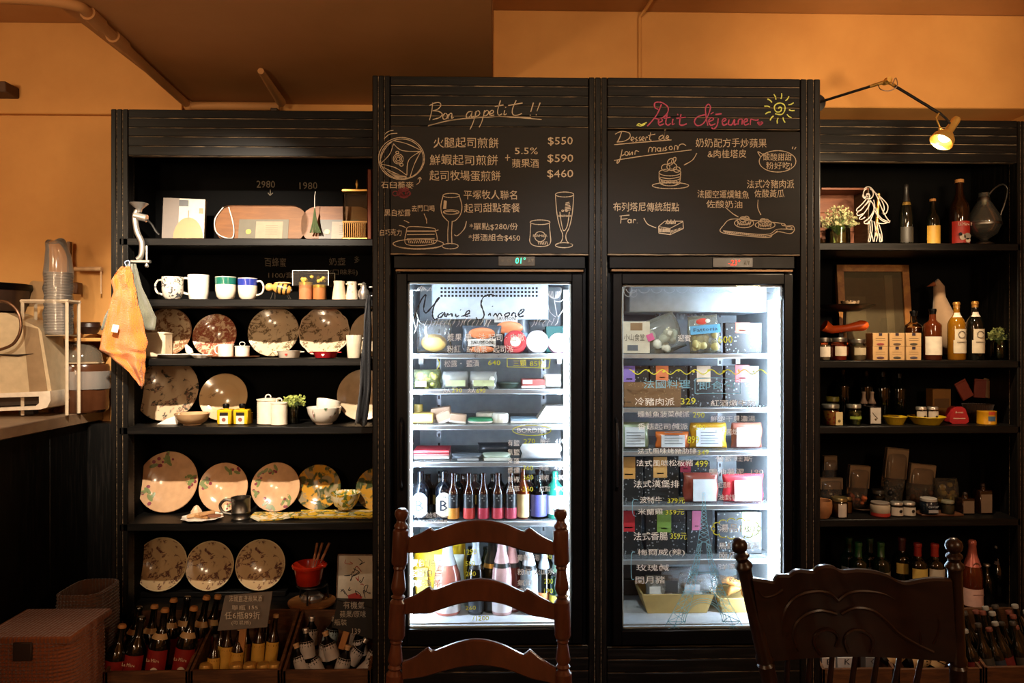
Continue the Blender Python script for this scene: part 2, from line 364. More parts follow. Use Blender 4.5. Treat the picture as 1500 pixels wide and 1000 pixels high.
# ================= CABINETS =================
YS = .35                                                 # front plane of the shelf cabinets
def post(parent, px0, px1, Y, z0, z1, depth=.05, mt=None):
    x0, x1 = X(px0, Y), X(px1, Y); mb = MB(); n = 3; wd = (x1 - x0) / n
    for i in range(n): mb.box(x0 + i * wd + .0008, x0 + (i + 1) * wd - .0008, Y, Y + depth, z0, z1, .003)
    part('post', mb, mt or BLACKV, parent, world=True)
    part('post_core', MB().box(x0 + .001, x1 - .001, Y + .003, Y + depth - .001, z0, z1 - .002), SCUFF, parent, world=True)
def planks(parent, px0, px1, ys, Y, th=.018):
    pm = (px0 + px1) / 2
    x0, x1 = X(px0, Y), X(px1, Y)
    if Y > .1: x0 = max(x0, X(1202, 0) + .003) if px0 > 900 else x0; x1 = min(x1, X(545, 0) - .003) if px1 < 900 else x1
    for a, b in zip(ys, ys[1:]): part('plank', MB().box(x0, x1, Y, Y + th, Z(pm, b, Y) + .0013, Z(pm, a, Y) - .0013, .0022), BLACK, parent, world=True)
    part('plank_backing', MB().box(x0 + .001, x1 - .001, Y + .0032, Y + th + .01, Z(pm, ys[-1], Y), Z(pm, ys[0], Y) - .002), SCUFF, parent, world=True)
LS = [349, 438, 525, 625, 766, 897]; RS = [356, 528, 624, 760, 896]
zt = Z(350, 161, YS)
lc = thing('shelf_cabinet', 'tall black distressed shelf cabinet left of the fridges, filled with crockery', 'shelf', (X(350, YS), YS, 0))
post(lc, 162, 188, YS, 0, zt)
planks(lc, 188, 577, [161, 174, 188, 201, 215, 229], YS)
xl0, xl1 = X(163, YS), X(545, 0) - .003; xi = X(188, YS)
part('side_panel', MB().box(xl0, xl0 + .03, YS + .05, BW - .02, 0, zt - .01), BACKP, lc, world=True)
part('side_panel', MB().box(xl1 - .02, xl1, YS + .03, BW - .02, 0, zt - .01), BLACKV, lc, world=True)
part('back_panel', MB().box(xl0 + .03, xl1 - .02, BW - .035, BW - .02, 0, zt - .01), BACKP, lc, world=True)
part('top_panel', MB().box(xl0, xl1, YS + .03, BW - .02, zt - .03, zt - .01), BLACK, lc, world=True)
LZ = []
for y in LS:
    z = Z(365, y, YS); LZ.append(z); th = 11 * SC(365, YS)
    part('shelf', MB().box(xl0 + .03, xl1 - .02, YS, BW - .035, z - th, z, .003), BLACK, lc, world=True)
ztr = Z(1350, 176, YS)
rc = thing('shelf_cabinet', 'tall black distressed shelf cabinet right of the freezer, filled with jars and bottles', 'shelf', (X(1350, YS), YS, 0))
planks(rc, 1152, 1490, [175, 186, 198, 211, 224, 237], YS)
post(rc, 1490, 1506, YS, 0, ztr)
xr0, xr1 = X(1202, 0) + .003, X(1506, YS)
part('side_panel', MB().box(xr0, xr0 + .02, YS + .03, BW - .02, 0, ztr - .01), BLACKV, rc, world=True)
part('side_panel', MB().box(xr1 - .03, xr1, YS + .05, BW - .02, 0, ztr - .01), BLACKV, rc, world=True)
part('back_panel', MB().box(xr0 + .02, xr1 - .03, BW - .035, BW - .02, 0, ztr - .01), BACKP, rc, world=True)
part('top_panel', MB().box(xr0, xr1, YS + .03, BW - .02, ztr - .03, ztr - .01), BLACK, rc, world=True)
RZ = []
for y in RS:
    z = Z(1340, y, YS); RZ.append(z); th = 11 * SC(1340, YS)
    part('shelf', MB().box(xr0 + .02, xr1 - .03, YS, BW - .035, z - th, z, .003), BLACK, rc, world=True)
# central surround
cc = thing('fridge_surround', 'tall black wooden surround with chalkboard panels housing the two fridges', 'cabinet', (X(870, 0), 0, 0))
ztc = Z(870, 113, 0)
post(cc, 545, 572, 0, 0, ztc, .06); post(cc, 862, 890, 0, 0, ztc, .06); post(cc, 1172, 1202, 0, 0, ztc, .06)
part('side_panel', MB().box(X(545, 0), X(545, 0) + .025, .06, BW - .02, 0, ztc - .005), BLACKV, cc, world=True)
part('side_panel', MB().box(X(1202, 0) - .025, X(1202, 0), .06, BW - .02, 0, ztc - .005), BLACKV, cc, world=True)
part('divider', MB().box(X(864, 0), X(888, 0), .06, BW - .02, 0, ztc - .005), BLACKV, cc, world=True)
part('top_panel', MB().box(X(546, 0), X(1201, 0), .04, BW - .02, ztc - .03, ztc - .008), BLACK, cc, world=True)
planks(cc, 572, 862, [112, 126, 140.6, 154.6, 170, 185.4], 0); planks(cc, 890, 1172, [114, 127, 142, 157, 172, 189], 0)
for x0, x1, y0, y1 in ((572, 862, 186, 371), (890, 1172, 190, 371)):
    part('chalkboard', MB().box(X(x0, 0), X(x1, 0), 0, .02, Z(715, y1, 0), Z(715, y0, 0), .0015), BOARD, cc, world=True)
    part('board_rail', MB().box(X(x0, 0), X(x1, 0), .0, .02, Z(715, y1 + 2.5, 0), Z(715, y1, 0) - .0005, .001), SCUFF, cc, world=True)
for x0, x1 in ((572, 862), (890, 1172)):
    planks(cc, x0, x1, [949, 965, 984, 1003, 1022, 1041, 1062], 0)
# ---------- chalk on the boards ----------
YB = -.0012; TL = (540, 100, 3.571); TR = (880, 100, 3.573)
B1 = [[(335,180),(330,225),(318,272)], [(318,195),(345,182),(370,180),(378,195),(360,215),(335,222),(365,225),(385,240),(370,258),(335,268)],
 [(400,235),(388,250),(392,266),(408,262),(412,245),(402,234)], [(418,240),(415,265)], [(416,252),(428,236),(436,240),(434,262),(445,255)],
 [(538,226),(520,230),(510,250),(520,260),(535,245),(542,225),(538,255),(550,250)], [(562,225),(548,280),(530,320)], [(556,235),(572,222),(582,235),(570,250),(555,250)],
 [(607,220),(592,280),(578,308)], [(602,232),(620,220),(628,232),(614,248),(600,248)], [(634,240),(652,232),(650,220),(636,226),(634,245),(657,245)],
 [(690,168),(675,220),(680,245),(698,238)], [(660,200),(705,192)], [(712,220),(708,243),(722,238)], [(716,203),(718,207)], [(772,168),(752,215),(756,243),(780,245),(802,236)], [(730,195),(805,182)],
 [(862,180),(848,228)], [(845,243),(846,248)], [(897,180),(880,225)], [(876,240),(877,246)],
 [(310,303),(400,278),(520,262),(700,255),(830,262),(905,268)], [(312,300),(450,268),(640,256),(850,258)]]
strokes(B1, 1.3, YB, CHALK, cc, TL, 'chalk_title')
G = [ell(172,472,120,110,0,360,30), ell(174,474,112,104,20,380,30), [(130,395),(175,430),(270,435)], [(270,435),(210,480),(200,560)], [(200,560),(140,520),(62,500)], [(62,500),(110,450),(130,395)],
 [(130,378),(200,395),(275,430)], [(275,432),(240,500),(215,575)], [(205,575),(120,540),(55,505)], [(55,500),(80,430),(120,385)], ell(155,474,26,26,0,360,14), ell(155,474,18,18,0,360,12), ell(155,474,10,10,0,360,10), ell(150,440,8,6), ell(172,505,9,7),
 [(80,370),(110,345),(150,340)], [(85,345),(105,330),(130,324)], [(250,608),(266,595),(268,572)], [(257,580),(268,570),(277,581)]]
for i in range(9): G.append([(95 + i * 4, 535 + i * 2), (150 + i * 6, 575 - i)]); 
strokes(G, 1.0, YB, CHALK, cc, TL, 'chalk_drawing')
strokes([ell(185,650,30 - 6 * i,28 - 5 * i, 30 * i, 330 + 30 * i, 12) for i in range(4)] + [ell(140 + 22 * i,655,14,12,0,360,8) for i in range(4)], 1.2, YB, REDCHALK, cc, TL, 'chalk_drawing')
W = [ell(432,665,43,11), [(390,665),(378,720),(385,765),(410,795),(418,800)], [(475,668),(488,720),(480,765),(455,795),(438,800)], [(418,800),(414,860),(415,920)], [(437,800),(434,860),(436,920)], ell(427,930,42,14), ell(432,752,41,12), ell(430,755,34,8),
 ell(260,918,132,25,0,360,26), ell(262,922,125,24,0,180,20), [(198,850),(215,828),(330,835),(350,850),(346,915),(200,922),(198,850)], [(200,870),(345,868)], [(200,892),(345,890)], [(198,850),(350,850)], [(200,853),(350,853)], [(350,850),(365,845)],
 ell(897,805,52,12), [(848,812),(845,870),(843,905),(860,925),(900,932),(940,925),(952,905),(950,870),(945,812)], ell(897,880,28,26,0,360,16), ell(1025,660,48,13), [(977,665),(985,760),(1000,830),(1015,870),(1008,905),(980,922)],
 [(1073,665),(1065,760),(1050,830),(1032,870),(1038,905),(1068,922)], ell(1022,925,45,13), [(1000,750),(1010,820),(1022,850),(1040,820),(1050,750)], ell(1015,745,5,4), ell(1035,745,5,4), [(990,772),(1060,772)],
 [(512,800),(500,840),(465,875),(448,870)], [(160,822),(180,826),(195,835)], [(185,795),(200,802),(212,808)], [(290,760),(302,790),(304,812)], [(727,452),(726,484)], [(714,468),(740,466)]]
for i in range(14): W.append([(205 + i * 10, 895 + (i % 3) * 3), (212 + i * 10, 915)])
for i in range(10): W.append([(395 + i * 4, 690 + i), (392 + i * 4, 735)]) if i < 4 else W.append([(850 + i * 9, 905), (855 + i * 9, 922)])
for i in range(6): W.append([(1050 + i * 2, 700 + 8 * i), (1030 - i, 705 + 8 * i)])
strokes(W, 1.05, YB, CHALK, cc, TL, 'chalk_drawing')
for s, x0, x1, y, h in (('火腿起司煎餅',340,680,390,55), ('鮮蝦起司煎餅',320,675,480,55), ('起司牧場蛋煎餅',318,690,562,54), ('5.5%',765,885,432,34), ('蘋果酒',750,890,497,46), ('$550',938,1068,382,46), ('$590',936,1070,473,46), ('$460',934,1070,554,46),
    ('平塚牧人聯名',497,775,662,48), ('起司甜點套餐',500,792,730,48), ('*單點$280/份',528,780,828,38), ('*搭酒組合$450',524,792,885,38), ('石臼蕎麥',65,235,610,36), ('黑白松露',83,220,755,36), ('去門口喝',225,345,732,34), ('白巧克力',60,172,858,34), ('FERMIER',860,935,876,12), ('BRETON',995,1055,772,11)):
    text(s, x0, x1, y, h, YB, CHALK, cc, TL, 'chalk_lettering')
PT = [[(300,215),(283,205),(285,180),(320,180),(352,205),(345,240),(310,265),(285,262)], [(318,188),(295,240),(265,280),(243,303)], [(302,285),(322,275),(314,262),(302,275),(307,298),(332,290)], [(348,240),(340,285),(352,298),(366,288)], [(330,262),(365,256)], [(378,265),(374,292),(386,290)], [(400,240),(405,244)],
 [(420,240),(412,290),(428,298),(450,290)], [(395,262),(445,256)], [(545,243),(505,255),(490,280),(505,300),(535,290),(560,250),(574,205),(562,188),(548,210),(552,260),(560,300)], [(565,280),(590,268),(580,258),(565,275),(575,298),(600,290)], [(575,240),(590,230)], [(615,262),(608,300),(590,318),(580,310)], [(600,242),(632,238)],
 [(640,280),(655,270),(648,262),(635,275),(642,298),(662,290)], [(672,268),(668,292),(685,295),(700,268),(698,295),(712,290)], [(718,295),(722,270),(740,268),(738,295)], [(750,283),(768,274),(760,264),(748,278),(755,297),(775,290)], [(782,297),(785,268),(800,270),(815,272),(826,268)], [(832,298),(820,285),(828,282),(833,288),(840,281),(847,286),(832,298)], [(826,287),(841,287)], [(829,291),(838,291)]]
strokes(PT, 1.7, YB, PINK, cc, TR, 'chalk_title')
SU = [[(930,212),(936,203),(946,210),(940,226),(920,228),(908,210),(915,190),(940,182),(962,195),(962,222),(945,242),(912,238)]]
for a in range(12):
    r = math.radians(a * 30 + 8); c_, s_ = math.cos(r), math.sin(r); SU.append([(935 + 50 * c_, 210 + 50 * s_), (935 + 64 * c_ - 3 * s_, 210 + 64 * s_ + 3 * c_), (935 + 80 * c_, 210 + 80 * s_)])
SU += [[(188,300),(200,290),(212,296),(225,290),(240,284)], [(195,300),(212,302),(232,292)]]
strokes(SU, 1.6, YB, CHALKY, cc, TR, 'chalk_drawing')
D = [[(110,330),(98,365),(85,388)], [(75,345),(110,330),(150,340),(150,365),(120,382),(88,385)], [(160,375),(175,368),(165,360),(158,375),(172,383)], [(190,360),(182,370),(192,378),(180,383)], [(208,358),(200,368),(210,376),(198,381)], [(215,372),(228,366),(220,358),(213,372),(226,379)], [(234,378),(238,360),(246,362)], [(262,335),(255,370),(265,377)], [(248,352),(285,345)],
 [(325,350),(308,358),(305,372),(318,370),(332,350),(338,320),(330,368),(338,372)], [(342,366),(356,360),(348,352),(341,366),(358,373)], [(70,400),(200,388),(370,375)], [(112,425),(105,460),(95,490),(85,497),(88,478)], ell(135,446,9,10), [(150,434),(150,454),(165,437),(165,454)], [(178,452),(182,432),(200,436)],
 [(248,440),(255,415),(268,418),(268,438),(275,415),(288,418),(286,438)], ell(304,425,8,9), [(313,415),(314,436)], [(328,415),(325,434)], [(345,410),(336,418),(346,426),(333,432)], ell(366,417,8,9), [(384,430),(388,406),(400,408),(401,426),(412,402),(430,396),(446,405)], [(70,482),(150,470),(250,455),(475,427)], [(100,462),(130,448)]]
strokes(D, 1.2, YB, CHALK, cc, TR, 'chalk_title')
E = [ell(362,595,55,20,0,180), [(305,545),(308,590),(330,612)], [(418,540),(414,590),(388,612)], ell(362,545,57,18), ell(340,520,22,18), ell(372,515,26,20), ell(398,530,18,14), ell(365,490,14,20,0,360,14,40), ell(382,482,9,18,0,360,12,30), ell(362,575,53,14,0,180), ell(365,614,95,16,0,360,24),
 [(310,570),(360,578),(414,568)], [(502,445),(480,480),(435,507)], ell(925,487,96,56,0,360,26), [(835,462),(822,436),(850,452)], [(1002,422),(1006,410)], [(1014,424),(1022,412)],
 [(107,772),(104,812)], [(98,773),(150,768)], [(106,790),(140,787)], ell(150,800,8,9), [(159,790),(160,810)], [(170,810),(172,792),(184,794)], [(190,808),(191,810)], [(225,783),(245,815),(290,835)],
 [(302,828),(335,800)], [(335,800),(430,800)], [(430,800),(432,838)], [(432,838),(365,870)], [(365,870),(303,862)], [(303,862),(302,828)], [(302,828),(362,838)], [(362,838),(430,802)], [(362,838),(365,870)],
 [(640,825),(680,790),(790,795),(950,812),(965,825),(1005,825),(1012,848),(990,865),(930,855),(900,870),(860,885),(640,862),(638,825)], [(640,850),(860,870),(925,842),(1008,845)], ell(985,835,16,6), [(642,856),(860,878),(925,850)], ell(750,810,50,24), ell(750,800,36,18), ell(745,790,18,14), ell(762,786,14,12), ell(860,820,52,20), ell(858,808,34,16), ell(850,798,16,12), ell(868,800,12,10),
 [(655,730),(690,760),(720,778)], [(823,688),(822,730),(838,768)], [(945,812),(950,822),(962,824)]]
for i in range(12): E.append([(306 + i * 5, 835 + (i % 2) * 4), (307 + i * 5, 858)]); E.append([(315 + i * 8, 585 + 3 * (i % 3)), (325 + i * 7, 603)])
for i in range(8): E.append([(340 + i * 7, 815), (350 + i * 6, 792 + 5 * (i % 3))]); E.append([(715 + i * 9, 822), (722 + i * 9, 800 + 4 * (i % 3))]); E.append([(825 + i * 9, 830), (830 + i * 9, 812)]); E.append([(370 + i * 7, 848 + i * -2), (372 + i * 7, 862 - 3 * i)])
for i in range(22): E.append([(650 + i * 10, 854 + i), (654 + i * 10, 862 + i)])
strokes(E, 1.1, YB, CHALK, cc, TR, 'chalk_drawing')
for s, x0, x1, y, h in (('奶奶配方手炒蘋果',497,868,390,48), ('&肉桂塔皮',560,762,447,44), ('酸酸甜甜',850,998,464,38), ('粉好吃!',865,1000,509,38), ('法式冷豬肉派',765,1012,605,45), ('佐酸黃瓜',803,960,655,42), ('法國空運燻鮭魚',505,775,659,43), ('佐酸奶油',552,740,711,40), ('布列塔尼傳統甜點',65,410,725,47)):
    text(s, x0, x1, y, h, YB, CHALK, cc, TR, 'chalk_lettering')
# faint chalk prices on the back panels of the shelf cabinets
yb = BW - .037
for s, x0, x1, y, h in (('2980',376,403,270,10), ('↓',392,400,282,9), ('1980',439,465,272,10), ('百蜂蜜',388,419,384,13), ('1100/套',393,430,403,9), ('奶壺',482,506,383,11), ('多',519,527,380,10), ('(口味料)',483,524,399,10)):
    text(s, x0, x1, y, h, yb, DIMCHALK, lc, name='chalk_lettering')
for s, x0, x1, y, h in (('OK',1464,1478,436,10), ('370',1452,1467,458,11)): text(s, x0, x1, y, h, yb, DIMCHALK, rc, name='chalk_lettering')

# ================= FRIDGES =================
INW = mat('a6aeb2', .5); LED = mat('dcebff', emis=120); SILV = mat('a9abad', .3, .6)
def fridge(name, label, px, gx, gy, gyb, shelves, led_cols, floor_y, inner):
    """px outer frame x0,x1; gx glass x0,x1; gy top, gyb bottom rows of the glass"""
    X0, X1 = X(px[0], 0), X(px[1], 0); pm = (px[0] + px[1]) / 2
    f = thing(name, label, 'fridge', ((X0 + X1) / 2, 0, 0))
    def zz(y, Y=.0): return Z(pm, y, Y)
    gx0, gx1 = X(gx[0], 0), X(gx[1], 0); zt_, zb_ = zz(gy), zz(gyb)
    # case
    c = MB(); D1 = .62; t = .025
    c.box(X0, X0 + t, .045, D1, .1, zz(374)).box(X1 - t, X1, .045, D1, .1, zz(374)).box(X0, X1, D1, D1 + .02, .1, zz(374)).box(X0 + t, X1 - t, .045, D1, zz(374) - .02, zz(374)).box(X0 + t, X1 - t, .045, D1, .1, .14)
    part('case', c, BLACKPL, f, world=True)
    hd = part('header', MB().box(X0 + .004, X1 - .004, .012, .06, zz(393), zz(374), .003), BLACKPL, f, world=True)
    part('header_strip', MB().box(X0 + .012, X1 - .012, .008, .03, zz(397.5), zz(394), .001), mat('6b5136', .35, .6), f, world=True)
    # door
    d = part('door', MB().box(X(px[0] + 6, 0), gx0, .0, .045, zz(944), zz(400), .004).box(gx1, X(px[1] - 6, 0), .0, .045, zz(944), zz(400), .004).box(gx0 - .004, gx1 + .004, .0, .045, zt_, zz(400), .004).box(gx0 - .004, gx1 + .004, .0, .045, zz(944), zb_, .004), BLACKPL, f, world=True)
    gk = MB(); b = .006
    for a in ((gx0, gx0 + b, zb_, zt_), (gx1 - b, gx1, zb_, zt_), (gx0, gx1, zt_ - b, zt_), (gx0, gx1, zb_, zb_ + b)): gk.box(a[0], a[1], .018, .03, a[2], a[3])
    part('gasket', gk, mat('c9cdd2', .4), d, world=True)
    part('glass_pane', MB().box(gx0, gx1, .012, .017, zb_, zt_), glass('f6fafa', .02, 1.35), d, world=True)
    hx = X(px[0] + 13, -.02); part('handle', MB().tube([(hx, 0, zz(612)), (hx, -.022, zz(618)), (hx, -.026, zz(665)), (hx, -.022, zz(710)), (hx, 0, zz(716))], .0055, 8), mat('2a2a2c', .2, .8), d, world=True)
    # liner
    zf = Z(pm, floor_y, .08); ztop = zz(gy - 10)
    ln = MB(); i0, i1 = gx0 - .012, gx1 + .012
    ln.box(i0 - .008, i0, .05, .6, zf - .01, ztop).box(i1, i1 + .008, .05, .6, zf - .01, ztop).box(i0, i1, .55, .6, zf - .01, ztop).box(i0, i1, .05, .6, ztop, ztop + .01)
    part('liner', ln, INW if not inner else mat(inner, .5), f, world=True)
    part('floor_tray', MB().box(i0, i1, .05, .55, zf - .012, zf, .002), mat('c9ccd0', .4), f, world=True)
    for (a, bb, y0, y1) in led_cols:
        part('light_strip', MB().box(X(a, .055), X(bb, .055), .052, .062, zz(y1, .06), zz(y0, .06)), LED, f, label='white glowing vertical light strip', world=True)
    SZ = []
    for y0 in shelves:
        z = Z(pm, y0, .1); SZ.append(z)
        s = part('shelf', MB().box(i0 + .004, i1 - .004, .1, .53, z - .008, z), glass('dfe6ea', .1, 1.4, .15), f, world=True)
        part('shelf_edge', MB().box(i0 + .004, i1 - .004, .088, .1, z - 7 * SC(pm, .1), z + .001, .003), SILV, s, world=True)
        for sx in (i0, i1 - .02): part('bracket', MB().box(sx, sx + .02, .5, .545, z - .05, z - .008), STEEL, s, world=True)
    for sx in (.12, .86):
        mb = MB().box(i0 + (i1 - i0) * sx, i0 + (i1 - i0) * sx + .02, .542, .55, zf + .05, ztop - .2); part('shelf_rail', mb, mat('b4b8bb', .3, .5), f, world=True)
        part('rail_slots', joinboxes([(i0 + (i1 - i0) * sx + .006, i0 + (i1 - i0) * sx + .014, .541, .543, zf + .08 + k * .04, zf + .095 + k * .04) for k in range(28)]), DARK, f, world=True)
    return f, d, SZ, zf
def joinboxes(bs):
    m = MB()
    for b in bs: m.box(*b)
    return m
FL, DL, SL, ZL = fridge('display_fridge', 'black upright display fridge with glass door, left, full of cheeses and bottles', (574, 860), (597, 837), 413, 921, [518, 570, 622, 676, 763], [(598, 604, 425, 905), (826, 835, 425, 905)], 906, None)
FR, DR, SR, ZR = fridge('display_freezer', 'black upright display freezer with glass door, right, with packed meals and a drawn tower', (891, 1168), (912, 1148), 417, 922, [518, 597, 660, 739, 818], [(1126, 1146, 440, 905)], 908, None)
# evaporator cover and perforations of the left fridge
ev = part('fan_cover', MB().box(X(633, .3), X(803, .3), .28, .55, Z(715, 468, .28), Z(715, 415, .28), .004), mat('ccd3d6', .4), FL, world=True)
hl = MB()
for r in range(3):
    for k in range(27): px = 647 + k * 5.35; py = 422 + r * 5.6; c = P(px, py, .279); hl.box(c.x - .0042, c.x + .0042, .2785, .2802, c.z - .0042, c.z + .0042)
hh = part('vent_holes', hl, DARK, ev, world=True); hh['kind'] = 'stuff'
part('fan_cover', MB().box(X(915, .3), X(1136, .3), .2, .55, Z(1030, 457, .2), Z(1030, 412, .2), .004), mat('b9c4c8', .4), FR, world=True)
fg = part('fan_grille', joinboxes([(X(958 + k * 5.2, .4), X(961 + k * 5.2, .4), .38, .39, Z(1000, 468, .4), Z(1000, 457, .4)) for k in range(14)]), mat('a0a4a6', .4), FR, world=True)
# displays
part('control_panel', MB().box(X(730, 0), X(784, 0), .008, .014, Z(757, 389, 0), Z(757, 375, 0), .001), mat('3c3222', .3), FL, world=True)
text('01°', 755, 770, 381.5, 9, .0065, mat('2fe0a0', emis=3), FL, name='digital_readout', wob=0, shear=.1)
text('※ ☼', 734, 749, 381.5, 6, .0065, mat('5a5038', .5), FL, name='panel_marks', wob=0); text('▲▼', 773, 782, 381.5, 6, .0065, mat('5a5038', .5), FL, name='panel_marks', wob=0)
part('control_panel', MB().box(X(1045, 0), X(1104, 0), .008, .014, Z(1075, 391, 0), Z(1075, 377, 0), .001), mat('120e0c', .3), FR, world=True)
text('-23°', 1067, 1084, 384.5, 8, .0065, mat('ff2a18', emis=3), FR, name='digital_readout', wob=0, shear=.1)
text('▲▼', 1090, 1099, 384.5, 7, .0065, mat('6a6458', .5), FR, name='panel_marks', wob=0)
# ---------- writing on the glass doors ----------
YG = .0105; TG = (560, 360, 4.839); TF = (890, 550, 5.0)
MS = [[(228,515),(245,460),(275,385),(308,345),(300,400),(293,450),(310,475),(345,440),(405,368),(385,385),(360,450),(358,500),(375,522),(392,512)], [(432,470),(402,488),(396,508),(420,502),(442,470),(444,498),(452,502)], [(455,505),(462,478),(470,490),(492,480),(495,502)], [(520,480),(524,503),(545,492)], [(553,452),(556,456)], [(560,500),(585,492),(618,475),(614,458),(596,470),(590,497),(624,496)],
 [(800,355),(765,345),(718,362),(700,410),(712,450),(722,490),(705,520),(672,520),(666,505)], [(750,495),(762,478),(768,498)], [(780,426),(783,430)], [(785,500),(805,478),(813,498),(833,476),(848,498)], [(888,474),(868,488),(875,500),(898,492),(900,476),(888,474)], [(915,498),(925,476),(942,478),(944,500),(955,498)], [(958,492),(985,478),(1006,452),(988,452),(965,480),(975,502),(1002,495)]]
strokes(MS, 1.9, YG, GK, DL, TG, 'painted_lettering', .45)
FLW = [ell(1220,310,48 - 12 * i,64,10,170,12) for i in range(4)] + [[(1218,375),(1225,420),(1240,500)], [(1220,390),(1260,395),(1290,372)], [(1175,420),(1190,470),(1230,505)], [(1320,360),(1290,440),(1245,505)], [(1165,430),(1160,500),(1200,540)], [(1170,300),(1175,345),(1218,375)], [(1268,300),(1262,345),(1218,375)]]
for k in range(34):
    x = 300 + k * 28; y = 545 + 8 * math.sin(k * 1.7)
    if not 760 < x < 1040: FLW.append([(x, y + 22), (x + 8 + 10 * math.sin(k), y), (x + 22, y - 26)])
for k in range(9): FLW.append([(225 + k * 13, 312 + 12 * math.sin(k * 2)), (240 + k * 13, 300 + 14 * math.cos(k)), (262 + k * 11, 318)])
FLW += [[(250,520),(245,570),(225,620)], [(180,400),(215,500),(240,600)], [(240,470),(265,540),(300,560)]]
strokes(FLW, .8, YG, GW, DL, TG, 'painted_flowers')
for s, x0, x1, y, h, m in (('漿果 黑 · 法 起司 · 白黴 · 橙香',655,800,494,11,GW), ('粉紅 · 紅蘋果 · 起司派',655,752,511,11,GW), ('松露・ 鹽漬',651,702,532,10,GW), ('640',715,733,531,7,GY), ('三顆',752,771,532,9,GY), ('85折',776,799,532,9,GY), ('大人',649,660,571.5,7,GW), ('290',662,677,571.5,6,GY), ('大人',685,696,571.5,7,GW), ('690',698,711,572,6,GY),
    ('BORDIER',758,802,630,7,GW), ('270',767,784,646,7,GY), ('柚子',791,806,646,8,GW), ('410',813,827,646,7,GW), ('360',766,781,685,7,GY), ('海藻',790,804,685,8,GW), ('430',812,827,685,7,GW), ('360',766,781,699,7,GY), ('辣椒',790,804,699,8,GW), ('430',812,827,699,7,GW), ('360',766,781,716,7,GY), ('紅甜',790,806,716,8,GW), ('490',811,827,716,7,GW),
    ('天氣好適合喝氣泡酒',607,655,754,8,GW), ('夏伯利白酒',604,648,824,11,GW), ('亞柏白',604,648,839,11,GW), ('薄酒萊',604,648,854,11,GW), ('1290',680,698,808,8,GY), ('500',682,696,825,7,GY), ('200',682,697,840,7,GY), ('260',682,697,890,6,GY), ('/1200',692,716,905,7,GY), ('葡萄氣泡',758,790,816,9,GW), ('200',794,808,815,7,GY), ('粉紅 火山水',758,812,837,9,GW), ('氣泡',758,780,853,9,GW), ('200',797,810,851,7,GY), ('190',797,810,865,7,GY), ('香檳',758,776,865,8,GW), ('法國蘋果氣泡酒推薦',607,655,764,6,GW)):
    text(s, x0, x1, y, h, YG, m, DL, name='painted_lettering')
for k, (a, b_) in enumerate(zip('有無海煙辣香', '鹽鹽藻燻椒草')):
    text(a, 744, 751, 648 + k * 13.5, 9, YG, GW, DL, name='painted_lettering'); text(b_, 752.5, 761, 648 + k * 13.5, 9, YG, GW, DL, name='painted_lettering')
strokes([ell(779,630,28,7.5,0,360,20), [(743,525),(806,526)], [(806,526),(804,539)], [(804,539),(743,537)], [(743,537),(743,525)], [(640,524),(644,532),(640,541)]], 1.0, YG, GY, DL, name='painted_frame')
LT = [('法國料理',262,605,62,62,GB), ('即食包',670,935,72,62,GB), ('冷豬肉派',200,490,190,56,GW), ('329',535,645,188,46,GY), ('紅酒燉牛肉',755,1080,200,46,GW), ('燻鮭魚菠菜鹹派',220,600,283,46,GW), ('290',625,710,288,40,GY), ('香菇起司鹹派',220,590,372,46,GW), ('290',640,715,378,40,GY), ('鮮蝦干貝濃湯',755,1080,315,42,GW), ('899',585,670,470,54,GY), ('牛肝菌燉飯',780,1000,410,44,GW),
    ('法式風味烤豬肋排',220,650,552,42,GW), ('349',660,740,562,34,GY), ('法式風味松板豬',210,625,640,48,GW), ('499',640,735,646,48,GY), ('普羅旺斯',790,1060,610,40,GW), ('鴨油薯泥',745,1000,702,44,GW), ('190',1050,1140,705,36,GW), ('法式漢堡排',190,525,792,52,GW), ('波特牛',235,400,910,48,GW), ('379元',440,565,915,42,GY), ('紅酒燉',810,900,800,44,GW), ('油封鴨',810,960,890,44,GW)]
for s, x0, x1, y, h, m in LT: text(s, x0, x1, y, h, YG, m, DR, TF, 'painted_lettering')
for s, x0, x1, y, h, m in (('米蘭雞',934,971,749,9,GW), ('359元',975,1002,750,8,GY), ('法式香腸',928,978,785,12,GW), ('359元',982,1006,785,10,GY), ('梅爾威(辣)',934,1003,809,11,GW), ('玫瑰鹹',932,980,831,10,GW), ('閏月豬',931,974,849,11,GW), ('湯品',1053,1081,773,12,GW), ('180',1084,1106,774,10,GW), ('馬鈴薯濃湯',1053,1112,799,10,GW), ('南瓜湯',1053,1095,813,10,GW), ('洋蔥湯',1053,1095,830,9,GW), ('蘑菇',1052,1080,847,10,GW), ('迎賓',993,1012,495,10,GW), ('600',1052,1073,497,10,GY)):
    text(s, x0, x1, y, h, YG, m, DR, name='painted_lettering')
wv = [[(922 + i * 24 + j * 4, 548 - 7 * abs(math.cos((j) * math.pi / 6)) ** 2) for j in range(7)] for i in range(9)]
strokes(wv + [ell(928 + 22 * k, 544 - 1.5 * (k % 2), 1.1, 1.1, 0, 360, 6) for k in range(9)], 1.3, YG, GY, DR, name='painted_garland')
cl = []
for i in range(14):
    a = 2 * math.pi * i / 14; cl.append(ell(1078 + 30 * math.cos(a), 774 + 11 * math.sin(a), 6, 4.2, math.degrees(a) - 80, math.degrees(a) + 80, 8))
strokes(cl, 1.2, YG, GY, DR, name='painted_cloud')
strokes([[(1018,555),(1018,576)], [(1018,576),(1084,576)], [(1084,576),(1084,556)], [(1084,556),(1050,553),(1018,555)], [(935,732),(927,733),(927,752),(932,756)], [(930,808),(925,812),(925,845),(929,848)]], .9, YG, GB, DR, name='painted_frame')
